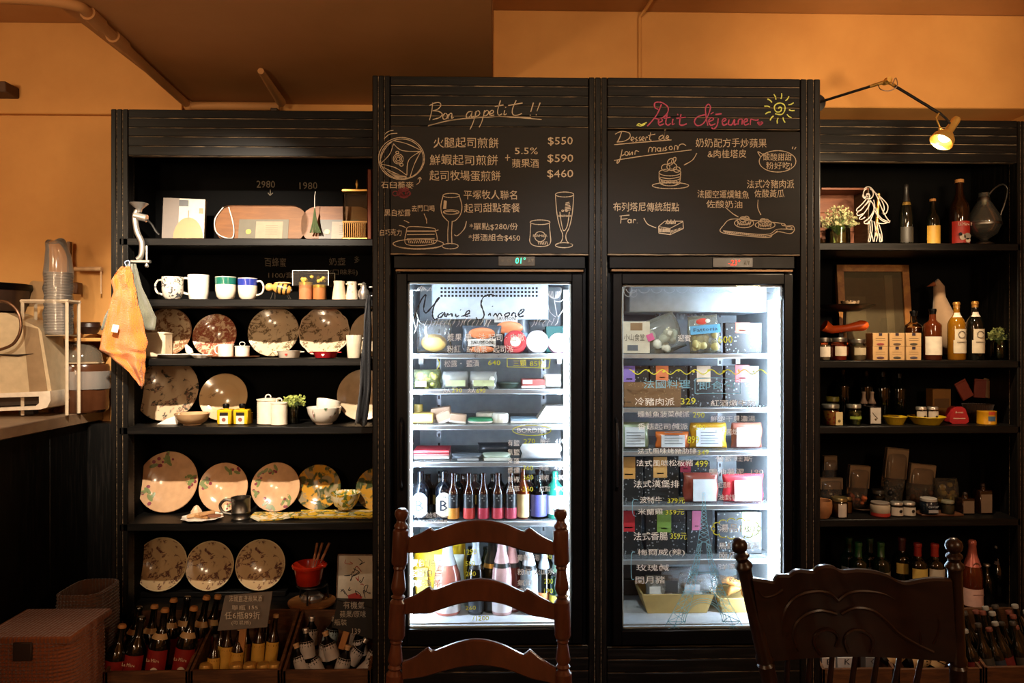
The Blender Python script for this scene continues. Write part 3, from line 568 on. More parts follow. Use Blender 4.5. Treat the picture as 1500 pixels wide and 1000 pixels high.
# the painted lattice tower
def edge(y):      # half width of the outline
    t = [(725, 1.5), (760, 4), (790, 8), (818, 13), (838, 20), (868, 30), (890, 42), (919, 58)]
    for (a, wa), (b_, wb) in zip(t, t[1:]):
        if y <= b_: return wa + (wb - wa) * (y - a) / (b_ - a)
    return 58
def inner(y): return 0 if y < 793 else edge(y) * (.42 + .12 * (y - 793) / 126)
TW = []; cx = 1031
for sg in (-1, 1):
    TW.append([(cx + sg * edge(y), y) for y in range(725, 920, 12)]); TW.append([(cx + sg * inner(y), y) for y in range(793, 920, 12)])
    y = 735.
    while y < 912:
        st = 4 + (y - 730) * .055; a0, a1 = edge(y), edge(y + st); b0, b1 = inner(y), inner(y + st)
        if y < 793: TW += [[(cx - a0, y), (cx + a1, y + st)]] if sg < 0 else [[(cx + a0, y), (cx - a1, y + st)]]
        else: TW += [[(cx + sg * a0, y), (cx + sg * b1, y + st)], [(cx + sg * b0, y), (cx + sg * a1, y + st)], [(cx + sg * a0, y), (cx + sg * b0, y)], [(cx + sg * (a0 + b0) / 2, y), (cx + sg * (a1 + b1) / 2, y + st)]]
        y += st
for y in (836, 839, 866, 870): TW.append([(cx - edge(y) - 2, y), (cx + edge(y) + 2, y)])
for k in range(16): TW.append([(cx - 30 + k * 4, 866), (cx - 28 + k * 4, 870)])
for r in (33, 30, 27): TW.append([(cx + r * math.cos(math.radians(a)), 911 - (r + 2) * math.sin(math.radians(a))) for a in range(0, 181, 15)])
TW += [ell(cx, 723, 2, 2, 0, 360, 8)]
strokes(TW, .75, YG, GB, DR, name='painted_tower', var=.2)
sc_ = [ell(925 + 18.5 * k, 422, 8, 7, 10, 170, 8) for k in range(12)]
strokes(sc_, .7, YG, mat('c8d4d8', .8, tl=.5), DR, name='painted_garland')
strokes([ell(1141, 430, 8 - 2 * k, 10 - 2 * k, 0, 360, 10) for k in range(3)] + [ell(920, 426, 6, 8, 0, 360, 10), ell(928, 430, 5, 5)], .6, YG, mat('c8d4d8', .8, tl=.5), DR, name='painted_flowers')
# ================= TABLEWARE AND GOODS: BUILDERS =================
def at(px, Y, z): return Vector((X(px, Y), Y, z))
def H(px, ytop, Y, z): return P(px, ytop, Y).z - z
def rr(prof, R_, H_): return [(r * R_, z * H_) for r, z in prof]
PLATE = [(0, 0), (.55, 0), (.6, .035), (.74, .07), (.97, .13), (1, .145), (.985, .165), (.74, .105), (.62, .075), (.56, .04), (0, .038)]
def psurf(q):
    t = [(0, .038), (.56, .04), (.62, .075), (.74, .105), (.985, .165), (1.2, .2)]
    for (a, za), (b, zb) in zip(t, t[1:]):
        if q <= b: return za + (zb - za) * (q - a) / (b - a)
    return .2
def plate(px, d, Y, zs, mt, label, group, tilt=14, scallop=0, rim=None, sprigs=None, dy=0):
    r = d / 2 * SC(px, Y); al = math.radians(tilt)
    rf = (lambda a, q: 1 + (scallop * math.cos(a * 12) if q > r * .9 else 0)) if scallop else None
    o = thing('plate', label, 'plate', (X(px, Y), Y, zs + r * math.cos(al) + .0015 + dy), (90 - tilt, 0, 0), group)
    part('dish', MB().lathe([(a * r, b * r) for a, b in PLATE], 40, rf=rf), mt, o, ang=60)
    if rim: part('rim_band', MB().lathe([(r * 1.002, r * .142), (r * 1.005, r * .15), (r * .985, r * .168), (r * .96, r * .161)], 40, rf=rf), rim, o)
    if sprigs:
        lf, br = MB(), MB()
        for (a, q, s) in sprigs:
            a = math.radians(a)
            def leaf(mb, ca, cq, ln, wd, ang, n=8):
                cx, cy = cq * math.cos(ca), cq * math.sin(ca); v = []
                def pt(u, w_):
                    x = cx + u * math.cos(ang) - w_ * math.sin(ang); y = cy + u * math.sin(ang) + w_ * math.cos(ang)
                    return (x * r, y * r, (psurf(math.hypot(x, y)) + .006) * r)
                v.append(pt(0, 0))
                for k in range(n):
                    t = 2 * math.pi * k / n; v.append(pt(ln * math.cos(t), wd * math.sin(t)))
                mb.add(v, [(0, k + 1, (k + 1) % n + 1) for k in range(n)])
            for k in range(4): g = a + random.uniform(-.2, .2) * s; leaf(lf, g, q + random.uniform(-.08, .08) * s, .085 * s, .035 * s, random.uniform(0, 6))
            for k in range(4): g = a + random.uniform(-.22, .22) * s; leaf(br, g, q + random.uniform(-.09, .09) * s, .034 * s, .034 * s, 0)
        part('painted_leaves', lf, mat('6f7a48', .3), o, fix=False); part('painted_berries', br, mat('7a2f3c', .3), o, fix=False)
    return o
def vessel(name, cat, px, ytop, wpx, Y, zs, prof, mt, label, group=None, n=28, handle=None, band=None, rot=0, extra=None, base_only=False):
    """turned vessel: prof in (radius, height) fractions; handle = side(+1/-1), band = (z0, z1, material)"""
    Rr = wpx / 2 * SC(px, Y); Hh = H(px, ytop, Y, zs); o = thing(name, label, cat, at(px, Y, zs + .001), (0, 0, rot), group)
    part('body', MB().lathe(rr(prof, Rr, Hh), n), mt, o, ang=50)
    if band:
        z0, z1, bm = band; mb = MB(); q = [(pr[0], pr[1]) for pr in prof]
        def rad(z):
            for (a, za), (b, zb) in zip(q, q[1:]):
                if za <= z <= zb and zb > za: return a + (b - a) * (z - za) / (zb - za)
            return 1
        part('colour_band', mb.lathe([(rad(z0 + (z1 - z0) * k / 4) * Rr * 1.006, (z0 + (z1 - z0) * k / 4) * Hh) for k in range(5)], n), bm, o)
    if handle:
        sd, sz = (handle, 1) if not isinstance(handle, tuple) else handle
        pts = smooth([(Rr * .92 * sd, Hh * .85), ((Rr + .016 * sz) * sd, Hh * .86), ((Rr + .028 * sz) * sd, Hh * .62), ((Rr + .02 * sz) * sd, Hh * .32), (Rr * .9 * sd, Hh * .22)], 4)
        part('handle', MB().tube([(p[0], 0, p[1]) for p in pts], .0042 * sz, 8), mt, o)
    return o
MUG = [(0, 0), (.8, 0), (.86, .04), (.95, .3), (1, .97), (.985, 1), (.94, .98), (.9, .3), (.8, .1), (0, .08)]
CUPR = [(0, 0), (.6, 0), (.66, .03), (.85, .14), (.97, .4), (1, .97), (.985, 1), (.94, .98), (.92, .4), (.78, .16), (0, .1)]
BOWL = [(0, 0), (.5, 0), (.5, .07), (.72, .22), (.92, .62), (1, .98), (.98, 1), (.94, .96), (.86, .62), (.66, .28), (0, .18)]
WINE = [(0, 0), (.92, 0), (1, .02), (1, .58), (.97, .63), (.8, .70), (.45, .77), (.36, .81), (.33, .95), (.38, .955), (.38, .985), (.32, 1), (0, 1)]
CHAMP = [(0, 0), (.92, 0), (1, .02), (1, .46), (.93, .55), (.66, .68), (.42, .8), (.34, .92), (.38, .93), (.38, .985), (.3, 1), (0, 1)]
BEER = [(0, 0), (.92, 0), (1, .02), (1, .55), (.93, .62), (.62, .70), (.42, .78), (.36, .95), (.42, .955), (.42, 1), (0, 1)]
BORD = [(0, 0), (.94, 0), (1, .015), (1, .66), (.95, .70), (.6, .75), (.38, .79), (.35, .95), (.4, .955), (.4, .99), (0, 1)]
SHORT = [(0, 0), (.94, 0), (1, .02), (1, .5), (.9, .6), (.55, .72), (.38, .8), (.36, .94), (.42, .95), (.42, 1), (0, 1)]
def rad_at(prof, z):
    for (a, za), (b, zb) in zip(prof, prof[1:]):
        if za <= z <= zb and zb > za: return a + (b - a) * (z - za) / (zb - za)
    return 1
def arc(prof, Rr, Hh, z0, z1, a, n=12, k=1.012):
    vs = []; rows = 5
    for j in range(rows + 1):
        z = z0 + (z1 - z0) * j / rows; r = rad_at(prof, z) * Rr * k
        for i in range(n + 1):
            t = math.radians(-90 - a + 2 * a * i / n); vs.append((r * math.cos(t), r * math.sin(t), z * Hh))
    m = MB(); m.add(vs, [(j * (n + 1) + i, j * (n + 1) + i + 1, (j + 1) * (n + 1) + i + 1, (j + 1) * (n + 1) + i) for j in range(rows) for i in range(n)]); return m
def flat_text(s, w_, h_, loc, mt, parent, name='lettering'):
    key = ('ft', s, round(w_, 4), round(h_, 4), mt.name)
    def mk():
        c = bpy.data.curves.new('t', 'FONT'); c.body = s; c.resolution_u = 1; o = bpy.data.objects.new('t', c); COL.objects.link(o); bpy.context.view_layer.update()
        me = bpy.data.meshes.new_from_object(o.evaluated_get(bpy.context.evaluated_depsgraph_get())); bpy.data.objects.remove(o)
        xs = [v.co.x for v in me.vertices] or [0, 1]; ys = [v.co.y for v in me.vertices] or [0, 1]
        for v in me.vertices: v.co = ((v.co.x - (min(xs) + max(xs)) / 2) / (max(xs) - min(xs)) * w_, 0, (v.co.y - (min(ys) + max(ys)) / 2) / (max(ys) - min(ys)) * h_)
        me.materials.append(mt); return me
    return link(name, cached(key, mk), parent, loc)
def bottle(px, ytop, wpx, Y, zs, prof, gm, label, cat='bottle', group=None, lab=None, lab2=None, cap=None, name='bottle', rot=(0, 0, 0), loc=None, Hh=None, txt=None, la=75, liquid=None):
    Rr = wpx / 2 * SC(px, Y); Hh = Hh or H(px, ytop, Y, zs); pk = id(prof)
    o = thing(name, label, cat, loc or at(px, Y, zs + .001), rot, group); k = (pk, round(Rr, 3), round(Hh, 2))
    Rr, Hh = k[1] + .0002, Hh
    k = (pk, round(Rr, 4), round(Hh, 3))
    link('glass_body', cached(('gb', k, gm.name), lambda: MB().lathe(rr(prof, Rr, Hh), 16).mesh('glass_body', gm, 50)), o)
    if liquid: link('liquid', cached(('lq', k, liquid.name), lambda: MB().lathe([(0, .004)] + [(r * Rr * .93, z * Hh) for r, z in prof[2:] if z < .7] + [(0, .7 * Hh)], 16).mesh('liquid', liquid, 50)), o)
    for q, nm in ((lab, 'label'), (lab2, 'neck_label')):
        if q: z0, z1, lm = q; link(nm, cached((nm, k, z0, z1, lm.name, la), lambda: arc(prof, Rr, Hh, z0, z1, la).mesh(nm, lm, 50, False)), o)
    if cap:
        z0, cm = cap; link('cap', cached(('cp', k, z0, cm.name), lambda: MB().lathe([(rad_at(prof, z0) * Rr * 1.05, z0 * Hh)] + [(r * Rr * 1.07, z * Hh) for r, z in prof if z > z0 and r > 0] + [(prof[-2][0] * Rr, 1.006 * Hh), (0, 1.006 * Hh)], 14).mesh('cap', cm, 50)), o)
    if txt: s_, tw, th, tz, tm = txt; flat_text(s_, tw * Rr, th * Hh, (0, -rad_at(prof, tz) * Rr * 1.02 - .0012, tz * Hh), tm, o)
    return o
def jar(px, ytop, wpx, Y, zs, label, lid, fill, lab=None, group=None, gm=None, name='jar', lidh=.18, cat='jar', txt=None, tag_=None):
    Rr = wpx / 2 * SC(px, Y); Hh = H(px, ytop, Y, zs); o = thing(name, label, cat, at(px, Y, zs + .001), (0, 0, 0), group); t = 1 - lidh
    prof = [(0, 0), (.92, 0), (1, .05), (1, t - .12), (.9, t - .03), (.88, t), (0, t)]
    part('glass_body', MB().lathe(rr(prof, Rr, Hh), 20), gm or CLEAR, o, ang=50)
    if fill: part('contents', MB().lathe([(0, .01 * Hh), (Rr * .9, .02 * Hh), (Rr * .94, .3 * Hh), (Rr * .93, (t - .14) * Hh), (0, (t - .12) * Hh)], 18), fill, o, ang=50)
    if lid: part('lid', MB().lathe([(Rr * .9, t * Hh - .001), (Rr * .95, t * Hh), (Rr * .95, Hh * .97), (Rr * .9, Hh), (0, Hh)], 20), lid, o)
    if lab: part('label', arc(prof, Rr, Hh, lab[0], lab[1], lab[3] if len(lab) > 3 else 60), lab[2], o, fix=False)
    if txt: flat_text(txt[0], Rr * txt[1], Hh * txt[2], (0, -Rr * 1.03 - .001, Hh * txt[3]), txt[4], o)
    return o
def boxy(name, cat, px0, px1, ytop, Y, zs, dep, mt, label, group=None, rot=(0, 0, 0), b=.001, parts=(), dx=0):
    """a box standing on zs whose front face spans the pixels; parts = (name, u0, u1, v0, v1, material[, text]) on its front"""
    pm = (px0 + px1) / 2; Wd = (px1 - px0) * SC(pm, Y); Hh = H(pm, ytop, Y, zs)
    o = thing(name, label, cat, at(pm, Y, zs + .001), rot, group); part('box', MB().box(-Wd / 2, Wd / 2, 0, dep, 0, Hh, b), mt, o)
    for q in parts:
        nm, u0, u1, v0, v1, m = q[:6]; part(nm, MB().box((u0 - .5) * Wd, (u1 - .5) * Wd, -.0012, .0005, v0 * Hh, v1 * Hh), m, o)
        if len(q) > 6: flat_text(q[6], (u1 - u0) * Wd * .8, (v1 - v0) * Hh * (q[7] if len(q) > 7 else .5), ((u0 + u1) / 2 * Wd - Wd / 2, -.002, (v0 + v1) / 2 * Hh), DARK, o)
    return o
def pouch(name, cat, px0, px1, ytop, Y, zs, dep, mt, label, group=None, rot=(0, 0, 0), fill=None, fz=.75, header=None, lab=None, bulge=1, seed=1):
    """soft bag: bulging middle, pinched top seam; optional contents, paper header and label"""
    pm = (px0 + px1) / 2; Wd = (px1 - px0) * SC(pm, Y); Hh = H(pm, ytop, Y, zs); rnd = random.Random(seed)
    o = thing(name, label, cat, at(pm, Y, zs + .001), rot, group)
    def body(k, z0, z1, top):
        rows = []; n = 20
        for j in range(9):
            t = j / 8; z = z0 + (z1 - z0) * t; d = dep / 2 * (math.sin(math.pi * (.12 + .88 * (1 - t) if top else .5)) ** .6 if top else 1) * k * bulge
            if j == 8: d = .002
            if j == 0: d *= .5
            wq = Wd / 2 * k * (1 - .04 * math.sin(t * 9 + seed)); r = []
            for i in range(n):
                a = 2 * math.pi * i / n; c_, s_ = math.cos(a), math.sin(a); wr = 1 + .12 * noise.noise(Vector((3 * c_ + seed, 3 * s_, t * 7)))
                r.append((math.copysign(abs(c_) ** .6, c_) * wq * (1 - .04 * rnd.random()), math.copysign(abs(s_) ** .9, s_) * d * wr, z))
            rows.append(r)
        m = MB().loft(rows); b = len(rows[0]); m.f.append(tuple(range(b))); m.f.append(tuple(range(8 * b, 9 * b))); return m
    part('wrapper', body(1, 0, Hh, True), mt, o, ang=180)
    if fill:
        m = MB()
        for i in range(14): m.sph(((rnd.random() - .5) * Wd * .7, (rnd.random() - .6) * dep * .6, Hh * (.12 + (fz - .2) * rnd.random())), [Wd * rnd.uniform(.1, .17) for _ in range(3)], 8)
        q = part('contents', m, fill, o, ang=180); q['kind'] = 'stuff'
    if header:
        hz, hm = header; part('paper_header', MB().box(-Wd * .5, Wd * .5, -dep * .2 - .003, -dep * .2, hz * Hh, Hh * 1.01, .0005, T(0, 0, 0)).box(-Wd * .5, Wd * .5, .002, .004, hz * Hh, Hh * 1.01).box(-Wd * .5, Wd * .5, -dep * .2 - .003, .004, Hh * 1.0, Hh * 1.015), hm, o)
    if lab:
        u0, u1, v0, v1, lm = lab[:5]; part('label', MB().box((u0 - .5) * Wd, (u1 - .5) * Wd, -dep * .56 * bulge - .002, -dep * .56 * bulge, v0 * Hh, v1 * Hh), lm, o)
        if len(lab) > 5: flat_text(lab[5], (u1 - u0) * Wd * .8, (v1 - v0) * Hh * .45, (((u0 + u1) / 2 - .5) * Wd, -dep * .56 * bulge - .004, (v0 + v1) / 2 * Hh), DARK, o)
    return o
def foliage(parent, c, r, n, m1, m2, seed=3, up=.6):
    rnd = random.Random(seed); st, lf = MB(), MB()
    for i in range(n):
        a = rnd.uniform(0, 6.28); q = r * math.sqrt(rnd.random()); e = Vector((c[0] + q * math.cos(a), c[1] + q * .7 * math.sin(a), c[2] + r * rnd.uniform(-.1, 1) * (1.1 - .4 * q / r)))
        st.tube([Vector(c) + Vector((0, 0, -r * up)), (Vector(c) + e) / 2 + Vector((0, 0, -r * .1)), e], .0007, 4)
        for k in range(4):
            d = Vector((rnd.uniform(-1, 1), rnd.uniform(-1, 1), rnd.uniform(-.3, 1))).normalized() * .012; w_ = d.cross(Vector((0, 1, .3))).normalized() * .0035; b = e + d * .2
            lf.add([b, b + d * .5 + w_, b + d, b + d * .5 - w_], [(0, 1, 2, 3)])
    part('stems', st, m1, parent)['kind'] = 'stuff'; part('blossoms', lf, m2, parent, fix=False)['kind'] = 'stuff'
def vase(px, ytop, wpx, Y, zs, label, fr, m2, name='flower_jar', gm=None, seed=3, n=40):
    """glass jar with sprigs; fr = pixel radius of the flower head"""
    Rr = wpx / 2 * SC(px, Y); Hh = H(px, ytop, Y, zs); o = thing(name, label, 'plant', at(px, Y, zs + .001))
    part('glass_jar', MB().lathe(rr([(0, 0), (.9, 0), (1, .06), (1, .85), (.88, .93), (.9, 1), (.84, .99), (.92, .84), (.92, .1), (0, .06)], Rr, Hh), 20), gm or glass('cfd8c0', .05), o)
    foliage(o, (0, 0, Hh * 1.02), fr * SC(px, Y), n, mat('56683a', .7), m2, seed, .5); return o
# ================= LEFT CABINET =================
z = LZ[0]
o = thing('gift_box', 'white carton printed with a yellow dome, leaning on the top left shelf', 'box', at(268, .47, z + .002), (-9, 0, 10))
bw, bh = 58 * SC(268, .47), 66 * SC(268, .47)
part('carton', MB().box(-bw / 2, bw / 2, 0, .035, 0, bh, .001), mat('a89c8c', .5), o)
part('printed_shadow_panel', MB().box(-bw * .5, -bw * .12, -.001, .001, 0, bh), mat('5a4c40', .5), o)  # shadow across the carton's left side, painted as a darker strip
part('printed_dome', MB().prism([(bw * .12 + bw * .36 * math.cos(a * math.pi / 12), bh * .06 + bh * .5 * math.sin(a * math.pi / 12)) for a in range(13)], -.002, 0), mat('a8672c', .5), o)
part('spoon_print', MB().box(bw * .1, bw * .12, -.0028, -.001, bh * .52, bh * .72), mat('6b5136', .5), o)
part('sticker', MB().box(bw * .36, bw * .46, -.002, 0, bh * .66, bh * .78), mat('b0603a', .5), o)
part('dark_tab', MB().box(-bw * .12, bw * .1, -.002, 0, bh * .82, bh * .96), DARK, o)
def board(px0, px1, label, shrink):
    pm = (px0 + px1) / 2; Wd = (px1 - px0) * SC(pm, .46); hh = 55 * SC(pm, .46); o = thing('bread_board', label, 'board', at(pm, .46, z + .002), (-12, 0, 0), 'bread boards in sleeves')
    r = hh * .42; pts = [(Wd / 2 - r + r * math.cos(math.radians(a)), (hh - r if a < 90 else r * 1) + r * math.sin(math.radians(a))) for a in range(-90, 0, 15)]
    pts = []
    for (cx_, cz_, a0) in ((Wd / 2 - r, r, -90), (Wd / 2 - r, hh - r, 0), (-Wd / 2 + r, hh - r, 90), (-Wd / 2 + r, r, 180)):
        pts += [(cx_ + r * math.cos(math.radians(a0 + t)), cz_ + r * math.sin(math.radians(a0 + t))) for t in range(0, 91, 15)]
    part('board', MB().prism(pts, 0, .016), wood('6e4424', '86562e', (2, 8, 14), .5, bump=.05), o)
    part('label_card', MB().box(-Wd * .24, Wd * .3, -.002, 0, .002, hh * .62), mat('5c5850', .5), o); part('label_print', MB().box(-.02, Wd * .24, -.003, -.001, .01, hh * .56), mat('94897a', .6), o)
    part('gold_seal', MB().lathe([(0, 0), (.011, 0), (.011, .001), (0, .001)], 16, T(-Wd * .13, -.003, hh * .27) @ R(90)), mat('d6a94c', .4), o)
    for k in range(5): flat_text('▬▬▬▬', .05, .0025, (Wd * .12, -.0035, hh * (.2 + .06 * k)), mat('7a7468', .6), o, 'print_line')
    if shrink:
        part('plastic_sleeve', MB().prism([(x * 1.02, q * 1.01) for x, q in pts], -.006, .019), glass('f2efe8', .06, 1.4), o)
        part('cord_loop', MB().tube(smooth([(-Wd * .42, -.007, hh * .95), (-Wd * .5, -.007, hh * .6), (-Wd * .46, -.01, hh * .2), (-Wd * .3, -.01, .01), (-Wd * .29, -.008, hh * .4), (-Wd * .36, -.008, hh * .95)], 4), .0022, 6), mat('cfc8be', .3), o)
    return o
board(314, 448, 'wooden bread board in clear film with grey label and cord, below price 2980', True)
board(440, 545, 'second wooden bread board with grey label, partly behind the gold glass bottle', False)
o = thing('rosemary_bunch', 'hanging bunch of green rosemary on a white string between the bread boards', 'herb', P(461, 305, .44)); mb = MB(); rnd = random.Random(2)
for k in range(16):
    dx = rnd.uniform(-.022, .026); mb.tube(smooth([(0, 0, 0), (dx * .4, -.003, -.06), (dx, 0, -.10)], 3), .0022, 5)
part('sprigs', mb, mat('3c4a26', .8), o)['kind'] = 'stuff'; part('string', MB().tube([(0, 0, 0), (0, 0, .05), (.0005, .01, .07)], .0012, 5), WHITE, o)
o = thing('glass_bottle', 'ornate square glass bottle with gold base and collar at the right of the top shelf', 'bottle', at(523, .44, z + .001)); q = SC(523, .44); wd, hh = 19 * q, 86 * q
part('glass_body', MB().box(-wd, wd, -.03, .03, .03, hh * .82, .006), glass('e8e4d4', .03, 1.5), o)
part('gold_base', MB().box(-wd - .002, wd + .002, -.032, .032, 0, .014, .004), BRASS, o)
part('gold_grille', joinboxes([(-wd + .004 + k * .0078, -wd + .007 + k * .0078, -.034, -.03, .012, .075) for k in range(12)] + [(-wd, wd, -.034, -.03, .072, .078)]), mat('7a5420', .3, .6), o)
part('amber_contents', MB().box(-wd + .004, wd - .004, -.026, .026, .012, .07, .003), AMBER, o)
part('gold_collar', MB().box(-wd - .003, wd + .003, -.033, .033, hh * .82, hh * .87, .003), BRASS, o)
part('finial', MB().lathe([(0, hh * .86), (.008, hh * .87), (.004, hh * .92), (.007, hh * .97), (.003, hh * 1.04), (0, hh * 1.06)], 12), BRASS, o)
o = thing('copper_mould', 'narrow copper mould leaning by the gold glass bottle against the surround', 'mould', at(541, .40, z + .001)); part('body', MB().box(-.008, .012, -.01, .03, 0, 104 * SC(541, .4), .006), mat('5a2a18', .4, .6), o)
# meat grinder clamped on the shelf
o = thing('meat_grinder', 'silver hand meat grinder with flared hopper clamped to the left end of the shelves', 'grinder', P(206, 384, .33)); q = SC(206, .33)
part('hopper', MB().lathe([(0, 74 * q), (3.5 * q, 73 * q), (4.5 * q, 78 * q), (11 * q, 84 * q), (13 * q, 86 * q), (12.3 * q, 86.5 * q), (4 * q, 80 * q), (0, 79 * q)], 20, T(-2 * q, 0, 0)), STEEL, o)
part('neck', MB().tube(smooth([(-4 * q, 0, 76 * q), (-8 * q, 0, 66 * q), (-5 * q, 0, 45 * q), (2 * q, 0, 28 * q), (1 * q, 0, 10 * q), (-4 * q, 0, 4 * q)], 5), 4 * q, 10), STEEL, o)
part('barrel', MB().tube([(-8 * q, 0, 68 * q), (9 * q, 0, 64 * q)], 5.5 * q, 12), STEEL, o)
part('clamp_bar', MB().box(-14 * q, 14 * q, -.008, .012, -1 * q, 3 * q, .002), STEEL, o)
part('clamp_screw', MB().tube([(9 * q, 0, -3 * q), (9 * q, 0, 24 * q)], 1.6 * q, 8).sph((9 * q, 0, -5 * q), 3 * q, 10), STEEL, o)
part('crank', MB().tube(smooth([(9 * q, .005, 62 * q), (16 * q, .0, 56 * q), (22 * q, 0, 46 * q), (27 * q, 0, 40 * q)], 4), 1.5 * q, 8), mat('2c2a28', .4, .7), o)
# row 2
z = LZ[1]
vessel('mug', 'mug', 253, 406, 30, .42, z, CUPR, blotch('d9d0c0', '3a4048', '5a5a5a', 30, 50, .5, .55), 'blue and white patterned mug, leftmost of the mug row', 'mugs in a row', handle=(-1, 1.0))
vessel('mug', 'mug', 291, 403, 30, .44, z, MUG, mat('efe9da', .15, coat=.4), 'plain white tall mug with its handle to the left', 'mugs in a row', handle=(-1, 1.1))
vessel('mug', 'mug', 331, 406, 30, .43, z, CUPR, mat('eadfca', .15, coat=.4), 'cream mug with a teal green band under the rim', 'mugs in a row', band=(.66, .985, mat('1e6a5a', .2, coat=.3)))
vessel('mug', 'mug', 363, 408, 28, .43, z, CUPR, mat('eadfca', .15, coat=.4), 'cream mug with a cobalt blue band under the rim', 'mugs in a row', handle=(1, .9), band=(.66, .985, mat('2a3a96', .2, coat=.3)))
o = thing('bee_figurine', 'wooden striped bee figurine standing on thin metal legs', 'figurine', at(408, .43, z)); q = SC(408, .43)
part('body', MB().sph((0, 0, 0), (15 * q, 8 * q, 9 * q), 18, T(5 * q, 0, 17 * q) @ R(12, 'Y')), mat('c9944a', .4), o); part('head', MB().sph((-13 * q, 0, 19 * q), 6.2 * q, 14), mat('d8a860', .4), o)
for k in range(4):
    c_ = -4 + k * 6.0; f_ = math.sqrt(1 - (c_ / 15) ** 2); part('stripe', MB().lathe([(9.2 * q * f_, -1.3 * q), (9.4 * q * f_, 0), (9.0 * q * f_, 1.3 * q)], 16, T(5 * q, 0, 17 * q) @ R(12, 'Y') @ T(c_ * q, 0, 0) @ R(90, 'Y') @ Matrix.Diagonal((1, .88, 1, 1))), DARK, o)
part('wing', MB().sph((6 * q, -.002, 25 * q), (13 * q, 5 * q, 1.8 * q), 12), mat('e0c080', .4), o)
for a, b in ((-8, -12), (-5, -5), (11, 16), (13, 19)): part('leg', MB().tube([(a * q, 0, 11 * q), (b * q, 0, 0)], .0016, 5), PEWTER, o)
o = thing('display_case', 'clear acrylic case with gold and red printed tins inside, on the mug shelf', 'box', at(456, .42, z + .001)); q = SC(456, .42)
part('acrylic_case', MB().box(-27 * q, 25 * q, 0, .12, 21 * q, 43 * q, .001), glass('f6f6f0', .03, 1.5, .02), o)
fe = MB(); e = .0012
for sx in (-27 * q, 25 * q):
    for sy in (0, .12): fe.box(sx - e, sx + e, sy - e, sy + e, 21 * q, 43 * q)
for sy in (0, .12): fe.box(-27 * q, 25 * q, sy - e, sy + e, 43 * q - e, 43 * q + e)
part('case_edges', fe, mat('f4f0e2', .2), o)
for k, (x0, x1, h_, c_) in enumerate(((-21, -2, 27, 'b87a52'), (-1, 19, 23, 'a86a3c'))):
    t = part('tin', MB().lathe([(0, 0), (9.5 * q, 0), (9.8 * q, .002), (9.8 * q, h_ * q), (0, h_ * q)], 20, T((x0 + x1) / 2 * q, .04, 0)), mat(c_, .35), o); part('tin_lid', MB().lathe([(10 * q, (h_ - 4) * q), (10.1 * q, h_ * q), (0, (h_ + .6) * q)], 20, T((x0 + x1) / 2 * q, .04, 0)), mat('c9a24a', .3, .6), t)
m_ = MB(); rnd = random.Random(4)
for k in range(12): m_.sph((rnd.uniform(-22, 20) * q, .03 + rnd.random() * .05, (28 + rnd.random() * 8) * q), 3.2 * q, 7)
part('yellow_sachets', m_, mat('d9b84a', .4), o)['kind'] = 'stuff'
CREAMER = [(0, 0), (1, 0), (.98, .1), (.72, .8), (.8, 1), (.72, .98), (.6, .7), (0, .1)]
vessel('creamer', 'jug', 497, 412, 21, .43, z, CREAMER, mat('d8c2a4', .25, coat=.3), 'small cream milk jug with looped handle, right of the acrylic case', 'small milk jugs', handle=(1, .8))
vessel('creamer', 'jug', 516, 413, 19, .44, z, CREAMER, blotch('dccab0', '8a5a3a', '9a7048', 30, 50, .55, .6), 'small cream milk jug with brown print, second from the right', 'small milk jugs', handle=(1, .7))
o = vessel('creamer', 'jug', 533, 418, 17, .40, z, [(0, 0), (.7, 0), (1, .35), (.9, .6), (.5, .8), (.6, 1), (.5, .97), (0, .2)], STEEL, 'shiny silver milk jug at the right end of the mug shelf', 'small milk jugs', handle=(1, .7)); part('knob', MB().lathe([(0, .05), (.006, .055), (.01, .065), (0, .072)], 12), STEEL, o)
# row 3
z = LZ[2]; g3 = 'plates leaning on the third shelf'
BRN = blotch('c9b292', '7a5038', '8a6a4c', 26, 55, .48, .5)
plate(246, 73, .56, z, BRN, 'brown transferware plate behind the orange towel and square canister', g3, rim=mat('8a6448', .3))
plate(316, 64, .57, z, blotch('cdb192', '8a4a38', '94654a', 30, 60, .42, .46), 'small plate with dense reddish brown flowers, third shelf', g3)
plate(402, 74, .57, z, blotch('c8b596', '7a6a50', '6a5a48', 24, 70, .52, .54), 'pale plate with faint sepia branches behind the white heart ramekin', g3)
plate(476, 74, .57, z, blotch('cbb697', '76664c', '6a5a48', 24, 70, .53, .54), 'scalloped pale plate behind the red heart ramekin', g3, scallop=.022, rim=mat('ddccb0', .2))
plate(548, 68, .56, z, mat('cdb99a', .2, coat=.3), 'plain pale plate half hidden behind the dark apron, third shelf', g3)
o = thing('canister', 'square cream canister beside the orange towel', 'canister', at(226, .44, z + .001)); q = SC(226, .44); part('body', MB().box(-19 * q, 15 * q, 0, .08, 0, 38 * q, .008), mat('d0bea0', .3), o); part('rim', MB().box(-19.6 * q, 15.6 * q, -.001, .081, 35 * q, 37 * q, .002), mat('dccdb2', .3), o)
def wavy(px, w_, Y, zz_, label, mt, hh=.012, group=None):
    r = w_ / 2 * SC(px, Y); o = thing('fluted_dish', label, 'dish', at(px, Y, zz_ + .001), group=group)
    part('dish', MB().lathe([(0, 0), (r * .7, 0), (r, hh), (r * .98, hh * 1.15), (r * .66, hh * .3), (0, hh * .25)], 40, rf=lambda a, q: 1 + .05 * math.cos(a * 10) * (q > r * .8)), mt, o); return o
wavy(262, 58, .47, z, 'wavy edged cream dish below the brown plates, left one', WHITE, .014, 'wavy dishes'); wavy(296, 30, .42, z, 'small wavy edged cream dish next to the wooden tray', WHITE, .012, 'wavy dishes')
